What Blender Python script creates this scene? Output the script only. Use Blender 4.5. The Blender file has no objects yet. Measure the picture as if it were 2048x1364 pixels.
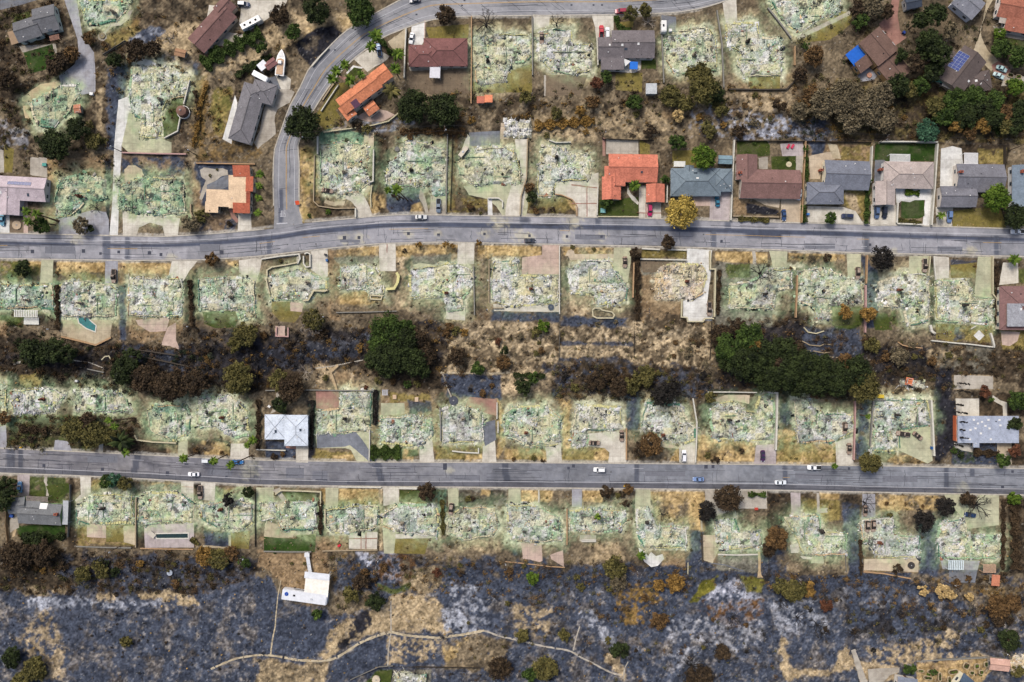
import bpy, bmesh, math, random
import numpy as np
from mathutils import Vector, Matrix
R = math.radians
SC = bpy.context.scene
COL = SC.collection
# ---------------------------------------------------------------- camera, sky, sun, exposure
CAM_H = 273.0667                      # a drone straight above the town; 0.2 m per photo pixel on the ground
cd = bpy.data.cameras.new('camera'); cam = bpy.data.objects.new('camera', cd); COL.objects.link(cam)
cam.location = (0, 0, CAM_H); cd.lens = 24; cd.sensor_width = 36; cd.clip_start = 1; cd.clip_end = 9000
SC.camera = cam
SUN_EL, SUN_AZ = 52, 325              # azimuth clockwise from the top of the photo
world = bpy.data.worlds.new('World'); SC.world = world; world.use_nodes = True
wn = world.node_tree.nodes; wl = world.node_tree.links
sky = wn.new('ShaderNodeTexSky'); sky.sky_type = 'NISHITA'; sky.sun_disc = False
sky.sun_elevation = R(SUN_EL); sky.sun_rotation = R(SUN_AZ); sky.dust_density = 6.0; sky.air_density = 1.0; sky.ozone_density = 1.0
wl.new(sky.outputs[0], wn['Background'].inputs[0]); wn['Background'].inputs[1].default_value = 0.11
sd = bpy.data.lights.new('sun', 'SUN'); sd.energy = 1.5; sd.angle = R(14); sd.color = (1.0, .97, .92)
so = bpy.data.objects.new('sun', sd); COL.objects.link(so)
_d = Vector((math.sin(R(SUN_AZ)) * math.cos(R(SUN_EL)), math.cos(R(SUN_AZ)) * math.cos(R(SUN_EL)), math.sin(R(SUN_EL))))
so.rotation_euler = _d.to_track_quat('Z', 'Y').to_euler(); so.location = (0, 0, 400)
SC.view_settings.view_transform = 'Standard'; SC.view_settings.look = 'None'; SC.view_settings.gamma = 1
SC.view_settings.exposure = 0.9
SC.cycles.max_bounces = 5; SC.cycles.diffuse_bounces = 2; SC.cycles.glossy_bounces = 2; SC.cycles.transmission_bounces = 2
SC.cycles.use_denoising = True
# ---------------------------------------------------------------- helpers
KALB = 1.55                           # how much brighter the exposed picture is than an albedo
def lin1(v):
    v = v / 255.0
    return v / 12.92 if v <= .04045 else ((v + .055) / 1.055) ** 2.4
def alb(c, k=1.0):
    return tuple(min(.86, lin1(v) / KALB * k) for v in c)
def W(px, py, h=0.0):
    f = .2 * (CAM_H - h) / CAM_H
    return ((px - 1024) * f, (682 - py) * f)
def P(s):
    return [tuple(float(v) for v in q.split(',')) for q in s.split()]
# ---- noise
def _hash(ix, iy, seed):
    n = (ix.astype(np.int64) * 374761393 + iy.astype(np.int64) * 668265263 + seed * 1442695041) & 0x7fffffff
    n = ((n ^ (n >> 13)) * 1274126177) & 0x7fffffff
    n = ((n ^ (n >> 16)) * 1911520717) & 0x7fffffff
    return ((n ^ (n >> 15)) & 0xffff) / 65535.0
def vnoise(x, y, s, seed=0):
    x = np.asarray(x, float) / s; y = np.asarray(y, float) / s
    xi = np.floor(x); yi = np.floor(y); fx = x - xi; fy = y - yi
    fx = fx * fx * (3 - 2 * fx); fy = fy * fy * (3 - 2 * fy)
    a = _hash(xi, yi, seed); b = _hash(xi + 1, yi, seed); c = _hash(xi, yi + 1, seed); d = _hash(xi + 1, yi + 1, seed)
    return (a * (1 - fx) + b * fx) * (1 - fy) + (c * (1 - fx) + d * fx) * fy
def fbm(x, y, s, seed=0, octs=4, gain=.55):
    t = 0; w = 0; a = 1.0
    # rotate each octave so the lattice never lines up
    for o in range(octs):
        ang = .6 + o * 1.1 + seed * .37; ca, sa = math.cos(ang), math.sin(ang)
        t = t + a * vnoise(x * ca - y * sa + 1e4, x * sa + y * ca + 1e4, s, seed * 17 + o); w += a; a *= gain; s *= .5
    return np.clip((t / w - .5) * 1.9 + .5, 0, 1)
def sstep(e0, e1, v):
    t = np.clip((v - e0) / (e1 - e0), 0, 1); return t * t * (3 - 2 * t)
def sdpoly(x, y, pts):
    d = np.full(np.shape(x), 1e18); ins = np.zeros(np.shape(x), bool); n = len(pts)
    for i in range(n):
        x0, y0 = pts[i]; x1, y1 = pts[(i + 1) % n]; dx, dy = x1 - x0, y1 - y0
        t = np.clip(((x - x0) * dx + (y - y0) * dy) / (dx * dx + dy * dy + 1e-9), 0, 1)
        d = np.minimum(d, (x - x0 - t * dx) ** 2 + (y - y0 - t * dy) ** 2)
        if y0 != y1:
            c = ((y0 <= y) != (y1 <= y)) & (x < (x1 - x0) * (y - y0) / (y1 - y0) + x0); ins ^= c
    d = np.sqrt(d); return np.where(ins, -d, d)
def sdline(x, y, pts):
    d = np.full(np.shape(x), 1e18)
    for (x0, y0), (x1, y1) in zip(pts[:-1], pts[1:]):
        dx, dy = x1 - x0, y1 - y0
        t = np.clip(((x - x0) * dx + (y - y0) * dy) / (dx * dx + dy * dy + 1e-9), 0, 1)
        d = np.minimum(d, (x - x0 - t * dx) ** 2 + (y - y0 - t * dy) ** 2)
    return np.sqrt(d)
# ---- objects
def link(o, parent=None):
    COL.objects.link(o)
    if parent is not None: o.parent = parent
    return o
TAGGED = []
def tag(o, label=None, cat=None, group=None, kind=None):
    if label: o['label'] = label
    if cat: o['category'] = cat
    if group: o['group'] = group
    if kind: o['kind'] = kind
    return o
def empty(name, loc=(0, 0, 0), rz=0.0):
    o = bpy.data.objects.new(name, None); o.location = loc; o.rotation_euler = (0, 0, rz); o.empty_display_size = .5
    return link(o)
def mesh_np(name, V, F, mat, parent=None, tint=None, smooth=False):
    """V (n,3); F (m,k) quads or tris of one size, or a list of lists"""
    me = bpy.data.meshes.new(name); V = np.asarray(V, np.float32)
    if isinstance(F, np.ndarray):
        m, k = F.shape
        me.vertices.add(len(V)); me.vertices.foreach_set('co', V.ravel())
        me.loops.add(m * k); me.loops.foreach_set('vertex_index', F.astype(np.int32).ravel())
        me.polygons.add(m); me.polygons.foreach_set('loop_start', np.arange(0, m * k, k, dtype=np.int32))
        try: me.polygons.foreach_set('loop_total', np.full(m, k, np.int32))
        except Exception: pass
        me.update(calc_edges=True)
    else:
        me.from_pydata([tuple(map(float, v)) for v in V], [], F); me.update()
    if tint is not None:
        a = me.attributes.new('tint', 'FLOAT_COLOR', 'POINT'); t = np.ones((len(V), 4), np.float32); t[:, :3] = tint
        a.data.foreach_set('color', t.ravel())
    if smooth: me.polygons.foreach_set('use_smooth', np.ones(len(me.polygons), bool))
    for mm in (mat if isinstance(mat, (list, tuple)) else [mat]): me.materials.append(mm)
    return link(bpy.data.objects.new(name, me), parent)
class MB:
    """collects faces of one mesh"""
    def __init__(s): s.v = []; s.f = []; s.c = []
    def add(s, vs, fs, c=None):
        b = len(s.v); s.v += [tuple(q) for q in vs]; s.f += [[b + i for i in f] for f in fs]; s.c += [c or (.5, .5, .5)] * len(vs)
    def box(s, cx, cy, z0, lx, ly, lz, rz=0, c=None, top=1.0):
        ca, sa = math.cos(rz), math.sin(rz); vs = []
        for z, k in ((z0, 1.0), (z0 + lz, top)):
            for a, b in ((-1, -1), (1, -1), (1, 1), (-1, 1)):
                x, y = a * lx / 2 * k, b * ly / 2 * k; vs.append((cx + x * ca - y * sa, cy + x * sa + y * ca, z))
        s.add(vs, [[0, 3, 2, 1], [4, 5, 6, 7], [0, 1, 5, 4], [1, 2, 6, 5], [2, 3, 7, 6], [3, 0, 4, 7]], c)
    def prism(s, pts, z0, z1, c=None):
        n = len(pts); ar = sum(pts[i][0] * pts[(i + 1) % n][1] - pts[(i + 1) % n][0] * pts[i][1] for i in range(n))
        if ar < 0: pts = pts[::-1]
        vs = [(x, y, z0) for x, y in pts] + [(x, y, z1) for x, y in pts]
        s.add(vs, [list(range(n))[::-1], list(range(n, 2 * n))] + [[i, (i + 1) % n, n + (i + 1) % n, n + i] for i in range(n)], c)
    def tube(s, a, b, r0, r1=None, n=6, c=None):
        a = Vector(a); b = Vector(b); r1 = r0 if r1 is None else r1; d = (b - a)
        if d.length < 1e-6: return
        d.normalize(); u = d.orthogonal().normalized(); w = d.cross(u); vs = []
        for p, r in ((a, r0), (b, r1)):
            for i in range(n):
                t = 2 * math.pi * i / n; vs.append(p + u * (r * math.cos(t)) + w * (r * math.sin(t)))
        s.add(vs, [[i, (i + 1) % n, n + (i + 1) % n, n + i] for i in range(n)] + [list(range(n))[::-1], list(range(n, 2 * n))], c)
    def wall(s, pts, z0, z1, t, c=None, closed=False):
        """a wall of thickness t along a polyline, mitred"""
        n = len(pts); L = []; Rr = []
        for i in range(n):
            p = Vector(pts[i]); a = Vector(pts[i - 1]) if (i > 0 or closed) else None
            b = Vector(pts[(i + 1) % n]) if (i < n - 1 or closed) else None
            d1 = (p - a).normalized() if a is not None else None; d2 = (b - p).normalized() if b is not None else None
            d1 = d1 or d2; d2 = d2 or d1
            n1 = Vector((-d1.y, d1.x)); n2 = Vector((-d2.y, d2.x)); m = (n1 + n2)
            m = m.normalized() if m.length > .1 else n1
            k = t / 2 / max(.45, m.dot(n1)); L.append(p + m * k); Rr.append(p - m * k)
        rng = range(n if closed else n - 1)
        vs = [(q.x, q.y, z) for z in (z0, z1) for q in L] + [(q.x, q.y, z) for z in (z0, z1) for q in Rr]
        l0, l1, r0, r1 = 0, n, 2 * n, 3 * n; fs = []
        for i in rng:
            j = (i + 1) % n
            fs += [[l1 + i, r1 + i, r1 + j, l1 + j], [l0 + i, l1 + i, l1 + j, l0 + j], [r0 + j, r1 + j, r1 + i, r0 + i]]
        if not closed: fs += [[l0, r0, r1, l1], [r0 + n - 1, l0 + n - 1, l1 + n - 1, r1 + n - 1]]
        s.add(vs, fs, c)
    def build(s, name, mat, parent=None, smooth=False, tint=False):
        return mesh_np(name, s.v, s.f, mat, parent, np.array(s.c) if tint else None, smooth)
# ---- materials (all node-based)
MATS = {}
def mat(name, rgb, rough=.85, var=.18, scale=1.2, spec=.2, bump=0.0, metal=0.0, rgb2=None, f2=.5, emis=None):
    if name in MATS: return MATS[name]
    m = bpy.data.materials.new(name); m.use_nodes = True; nt = m.node_tree; N = nt.nodes; Lk = nt.links; b = N['Principled BSDF']
    b.inputs['Roughness'].default_value = rough; b.inputs['Specular IOR Level'].default_value = spec; b.inputs['Metallic'].default_value = metal
    tc = N.new('ShaderNodeTexCoord'); no = N.new('ShaderNodeTexNoise'); no.inputs['Scale'].default_value = scale; no.inputs['Detail'].default_value = 5; no.inputs['Roughness'].default_value = .65
    Lk.new(tc.outputs['Object'], no.inputs['Vector'])
    cr = N.new('ShaderNodeValToRGB'); a = alb(rgb); q = alb(rgb2) if rgb2 else tuple(v * (1 + var) for v in a)
    a0 = a if rgb2 else tuple(v * (1 - var) for v in a)
    cr.color_ramp.elements[0].position = .36; cr.color_ramp.elements[1].position = .64
    cr.color_ramp.elements[0].color = (*a0, 1); cr.color_ramp.elements[1].color = (*[min(.86, v) for v in q], 1)
    Lk.new(no.outputs[0], cr.inputs[0]); Lk.new(cr.outputs[0], b.inputs['Base Color'])
    if bump:
        bm = N.new('ShaderNodeBump'); bm.inputs['Strength'].default_value = bump; bm.inputs['Distance'].default_value = .08
        n2 = N.new('ShaderNodeTexNoise'); n2.inputs['Scale'].default_value = scale * 4; n2.inputs['Detail'].default_value = 3
        Lk.new(tc.outputs['Object'], n2.inputs['Vector']); Lk.new(n2.outputs[0], bm.inputs['Height']); Lk.new(bm.outputs[0], b.inputs['Normal'])
    MATS[name] = m; return m
def tintmat(name, rough=.9, amp=.25, s1=1.5, s2=6.0, bump=.3, spec=.12, dist=.15, trans=0.0):
    """base colour from the mesh's own tint, broken up by two sizes of procedural noise"""
    if name in MATS: return MATS[name]
    m = bpy.data.materials.new(name); m.use_nodes = True; nt = m.node_tree; N = nt.nodes; Lk = nt.links; b = N['Principled BSDF']
    b.inputs['Roughness'].default_value = rough; b.inputs['Specular IOR Level'].default_value = spec
    at = N.new('ShaderNodeAttribute'); at.attribute_name = 'tint'; tc = N.new('ShaderNodeTexCoord'); prev = None
    for s in (s1, s2):
        no = N.new('ShaderNodeTexNoise'); no.inputs['Scale'].default_value = s; no.inputs['Detail'].default_value = 4; no.inputs['Roughness'].default_value = .7
        Lk.new(tc.outputs['Object'], no.inputs['Vector'])
        mr = N.new('ShaderNodeMapRange'); mr.inputs[1].default_value = .3; mr.inputs[2].default_value = .7; mr.inputs[3].default_value = 1 - amp; mr.inputs[4].default_value = 1 + amp
        Lk.new(no.outputs[0], mr.inputs[0])
        if prev is None: prev = mr.outputs[0]
        else:
            mu = N.new('ShaderNodeMath'); mu.operation = 'MULTIPLY'; Lk.new(prev, mu.inputs[0]); Lk.new(mr.outputs[0], mu.inputs[1]); prev = mu.outputs[0]; last = no
    vm = N.new('ShaderNodeVectorMath'); vm.operation = 'SCALE'; Lk.new(at.outputs['Color'], vm.inputs[0]); Lk.new(prev, vm.inputs['Scale'])
    Lk.new(vm.outputs[0], b.inputs['Base Color'])
    if bump:
        bm = N.new('ShaderNodeBump'); bm.inputs['Strength'].default_value = bump; bm.inputs['Distance'].default_value = dist
        Lk.new(last.outputs[0], bm.inputs['Height']); Lk.new(bm.outputs[0], b.inputs['Normal'])
    MATS[name] = m; return m
def A(*c): return np.array(alb(c))
# ---------------------------------------------------------------- burnt lots (outline in photo pixels, styles: green, white, dark, warm)
ORD = ['first', 'second', 'third', 'fourth', 'fifth', 'sixth', 'seventh', 'eighth', 'ninth', 'tenth', 'eleventh', 'twelfth', 'thirteenth', 'fourteenth']
RUIN_T = '''
L1|top-left ruin by the tar lane|.75,.2,.15,.2|162,0 258,0 255,20 232,42 182,51 170,30
L2|ruin at the end of the tar lane|.9,.1,.3,.1|62,205 120,172 155,172 160,192 148,208 142,225 125,240 110,257 75,250
L3|ruin beside the white concrete drive|.6,.35,.2,.3|265,133 325,136 380,152 371,192 340,197 320,230 327,243 318,275 278,272 282,240 265,222 260,190
B|0|1,.1,.35,.05|110,405 120,362 162,347 212,360 210,400 175,402 147,430 115,435
B|1|1,.1,.4,.05|240,370 287,355 365,360 370,425 320,430 275,425 240,417
B|2|.7,.3,.25,.35|642,290 675,285 732,290 737,312 732,342 737,365 720,382 675,390 642,370
B|3|.7,.35,.25,.2|777,335 805,302 807,284 817,279 894,302 892,390 862,390 859,370 840,372 775,372 772,350
B|4|.7,.35,.25,.2|917,325 937,300 1010,295 1030,305 1040,340 1040,365 952,370 920,350
B|5|.55,.4,.2,.4|1076,330 1086,295 1114,292 1136,305 1179,310 1181,360 1109,362 1106,392 1076,390
T|0|.55,.2,.35,.3|945,75 990,70 1062,72 1065,110 1050,125 1024,125 1010,165 955,170 950,140 943,110
T|1|.45,.5,.25,.3|1070,68 1100,60 1142,62 1144,88 1181,88 1184,140 1144,148 1104,142 1078,115
T|2|.6,.35,.25,.3|1327,82 1349,65 1414,55 1429,75 1434,140 1349,148 1332,120
T|3|.55,.5,.2,.3|1452,48 1514,48 1520,75 1562,78 1562,150 1490,152 1475,130 1482,105 1455,95
T|4|.65,.3,.2,.25|1540,0 1680,0 1680,25 1640,40 1600,65 1575,50 1555,25
C|0|.9,.2,.4,.15|0,565 30,570 105,570 107,620 80,615 0,617
C|1|.7,.4,.3,.2|122,575 145,562 220,570 232,580 232,632 125,632 118,610
C|2|.55,.5,.2,.3|260,555 337,558 362,558 367,580 360,630 325,632 258,630
C|3|.75,.25,.25,.3|398,558 470,552 508,562 510,630 480,638 475,620 440,622 400,618
C|4|.7,.2,.2,.35|534,555 597,540 617,545 652,560 655,580 625,585 612,600 544,600
C|5|.5,.3,.25,.45|682,535 730,528 752,535 760,548 769,592 737,592 732,578 682,578
C|6|.55,.45,.25,.35|822,540 912,527 942,542 947,565 937,585 925,598 927,620 894,622 887,596 822,595
C|7|.35,.5,.2,.6|990,525 1035,522 1040,550 1115,552 1115,605 1020,612 985,600 982,560
C|8|.5,.5,.2,.4|1134,542 1171,522 1221,522 1227,540 1254,575 1251,598 1231,608 1189,608 1184,588 1144,588
C|9|.05,.3,.25,1.|1311,548 1331,530 1399,528 1414,545 1406,585 1384,600 1311,598
C|10|.55,.25,.4,.3|1459,568 1499,563 1536,540 1581,540 1583,575 1551,582 1549,617 1459,615
C|11|.6,.3,.3,.35|1596,542 1648,538 1691,555 1721,560 1723,607 1661,610 1658,636 1631,637 1626,612 1598,605
C|12|.5,.4,.35,.35|1756,565 1811,548 1856,550 1858,640 1811,652 1806,615 1756,612
C|13|.6,.4,.2,.3|1871,562 1936,562 1948,595 1986,595 1986,648 1926,645 1873,642
D|0|.8,.3,.3,.1|-20,770 12,768 16,838 -20,840
D|1|.6,.6,.35,.05|22,782 100,775 130,790 105,825 28,828
D|2|.8,.45,.35,.05|150,780 225,777 252,797 265,822 155,822
D|3|.95,.2,.3,.1|295,820 310,812 375,810 382,830 380,865 345,880 300,860
D|4|.75,.45,.35,.1|395,795 462,792 480,807 497,825 495,870 465,875 440,855 395,852
D|5|.5,.35,.25,.4|634,822 680,815 682,785 742,783 740,860 637,868
D|6|.7,.3,.25,.35|762,835 837,832 864,840 864,870 837,892 762,885
D|7|.7,.35,.25,.25|882,820 907,810 964,822 967,882 887,885 882,850
D|8|.75,.25,.2,.3|1008,830 1025,815 1090,812 1120,835 1120,885 1090,895 1055,890 1010,870
D|9|.4,.65,.3,.25|1144,857 1156,810 1241,815 1241,860 1176,862 1171,890 1144,890
D|10|.6,.5,.25,.25|1281,860 1294,805 1361,810 1374,842 1391,855 1389,880 1364,887 1324,880 1314,862
D|11|.75,.4,.3,.25|1421,820 1436,805 1469,802 1490,825 1512,825 1520,790 1545,785 1551,880 1425,875
D|12|.75,.35,.35,.15|1588,800 1618,800 1641,827 1701,827 1708,860 1673,880 1596,885
D|13|.65,.35,.25,.3|1748,802 1851,800 1863,850 1798,860 1796,900 1743,900
E|0|.75,.35,.25,.3|152,1015 182,990 262,988 265,1045 180,1048 155,1042
E|1|.75,.3,.25,.3|277,1000 295,985 360,985 388,1005 388,1045 350,1042 277,1050
E|2|.85,.25,.25,.25|400,1010 475,1000 505,1008 505,1045 487,1060 435,1055 405,1037
E|3|.75,.25,.2,.35|520,1010 575,1002 630,1005 632,1058 562,1060 552,1037 522,1042
E|4|.7,.3,.3,.3|650,1020 720,1010 755,1012 755,1055 695,1065 667,1065 650,1047
E|5|.65,.5,.2,.3|765,1030 795,1010 872,1010 877,1050 872,1075 790,1060 765,1052
E|6|.55,.3,.3,.45|895,1035 922,1015 987,1015 997,1052 982,1070 927,1080 895,1065
E|7|.7,.3,.2,.4|1015,1010 1075,1012 1118,1035 1122,1080 1050,1083 1020,1078
E|8|.65,.3,.25,.35|1136,1022 1194,1017 1249,1022 1254,1042 1241,1060 1199,1065 1139,1058
E|9|.7,.25,.2,.4|1274,1015 1299,1012 1314,1050 1371,1052 1371,1095 1289,1095 1274,1065
E|10|.75,.45,.2,.25|1429,1040 1471,1037 1479,1065 1521,1060 1524,1092 1444,1102 1434,1070
E|11|.75,.45,.2,.3|1568,1035 1638,1030 1643,1062 1691,1065 1691,1107 1608,1110 1588,1068
E|12|.65,.45,.3,.3|1718,1042 1786,1035 1786,1070 1838,1070 1836,1112 1761,1115 1728,1085
E|13|.7,.4,.2,.35|1881,1045 1931,1037 1936,1070 2001,1070 1998,1115 1878,1115 1874,1080
W|white ash heap of an outbuilding behind the fifth ruin above the middle road|.0,1.,.35,.15|1010,240 1062,238 1066,260 1064,278 1012,276
W|pale ash pile of a ruin at the bottom edge|.1,.7,.3,.3|788,1345 812,1340 850,1352 855,1385 780,1385
W|orange and white rubble of a ruin in the bottom right corner|.0,.5,.4,.9|2016,1312 2060,1304 2075,1352 2022,1352
W|burnt ash strip of a shed behind the rightmost ruin above the lower road|.05,.6,.6,.2|1800,756 1848,762 1856,776 1840,780 1798,772
'''
ROWN = {'B': 'above the middle road', 'C': 'below the middle road', 'D': 'above the lower road', 'E': 'below the lower road', 'T': 'below the top road'}
RUINS = []
for ln in RUIN_T.strip().splitlines():
    k, w, s, p = ln.split('|')
    nm = (ORD[int(w)] + ' ruin from left ' + ROWN[k]) if k in ROWN else w
    RUINS.append(dict(row=k, name=nm, st=[float(v) for v in s.split(',')], pts=P(p)))
# ---------------------------------------------------------------- ground paint
gx = np.concatenate([-40 - np.geomspace(16000, 4, 34), np.arange(-40, 2089, 2.), 2088 + np.geomspace(4, 16000, 34)])
gy = np.concatenate([-40 - np.geomspace(16000, 4, 34), np.arange(-40, 1405, 2.), 1404 + np.geomspace(4, 16000, 34)])
GX, GY = np.meshgrid(gx, gy)
NL = fbm(GX, GY, 90, 1, 5); NM = fbm(GX, GY, 26, 2, 4); NS = fbm(GX, GY, 9, 3, 3); NF = vnoise(GX, GY, 3.1, 44)
NW1 = fbm(GX, GY, 16, 5, 4) - .5; NP = fbm(GX, GY, 20, 6, 5); NP2 = fbm(GX, GY, 7, 8, 3)
PAL = dict(
    char=((40, 45, 57), (82, 89, 104)), black=((24, 25, 30), (52, 52, 58)), ash=((108, 112, 122), (172, 176, 186)), ashw=((130, 134, 150), (204, 206, 216)),
    brown=((78, 70, 58), (142, 127, 103)), dark=((36, 33, 29), (84, 72, 57)), tan=((134, 118, 92), (190, 170, 136)), sand=((136, 120, 96), (202, 182, 148)),
    straw=((142, 118, 76), (202, 176, 126)), oliv=((104, 94, 54), (148, 132, 82)), lawn=((52, 66, 30), (84, 92, 46)), dust=((166, 163, 138), (212, 208, 182)),
    grn=((58, 72, 40), (92, 98, 58)), mint=((122, 158, 120), (184, 204, 158)), teal=((52, 92, 78), (92, 134, 112)), redb=((66, 50, 38), (112, 84, 56)), gold=((100, 82, 50), (146, 118, 70)),
    moss=((88, 88, 34), (122, 116, 52)), dirt=((118, 98, 74), (154, 132, 102)), conc=((150, 146, 138), (186, 182, 172)), greyg=((96, 94, 84), (134, 130, 116)), pink=((150, 112, 104), (180, 140, 128)))
PALA = {k: (A(*a), A(*b)) for k, (a, b) in PAL.items()}
def palcol(k, t): a, b = PALA[k]; return a + (b - a) * t[..., None]
G = palcol('brown', np.clip(NM * .6 + NL * .5 - .05 + (NF - .5) * .5, 0, 1))
G = G * (1 - .6 * sstep(.5, .75, NL)[..., None]) + palcol('dark', NM) * (.6 * sstep(.5, .75, NL)[..., None])
SPRAY = np.zeros_like(GX)
def box_of(pts, pad):
    xs = [p[0] for p in pts]; ys = [p[1] for p in pts]
    return (slice(np.searchsorted(gy, min(ys) - pad), np.searchsorted(gy, max(ys) + pad)), slice(np.searchsorted(gx, min(xs) - pad), np.searchsorted(gx, max(xs) + pad)))
def paint(kind, pts, soft=8, namp=10, op=1.0, patch=0.0, line=0):
    pad = soft + namp + 4 + line; S = box_of(pts, pad); x, y = GX[S], GY[S]
    if x.size == 0: return
    d = (sdline(x, y, pts) - line) if line else sdpoly(x, y, pts)
    d = d + NW1[S] * 2 * namp
    a = sstep(soft / 2, -soft / 2, d) * op
    f = .3 if kind in ('ash', 'ashw', 'tan', 'redb', 'gold') else .65
    if patch: a = a * sstep(patch - (.2 if f < .5 else .14), patch + (.2 if f < .5 else .14), f * NP[S] + (1 - f) * NP2[S])
    t = np.clip(.5 * NM[S] + .5 * NS[S] + (NF[S] - .5) * .6, 0, 1)
    if kind == 'char': t = np.clip(.2 * NM[S] + .3 * NS[S] + .5 * NF[S], 0, 1)
    G[S] = G[S] * (1 - a[..., None]) + palcol(kind, t) * a[..., None]
def RC(x0, y0, x1, y1): return [(x0, y0), (x1, y0), (x1, y1), (x0, y1)]
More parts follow.
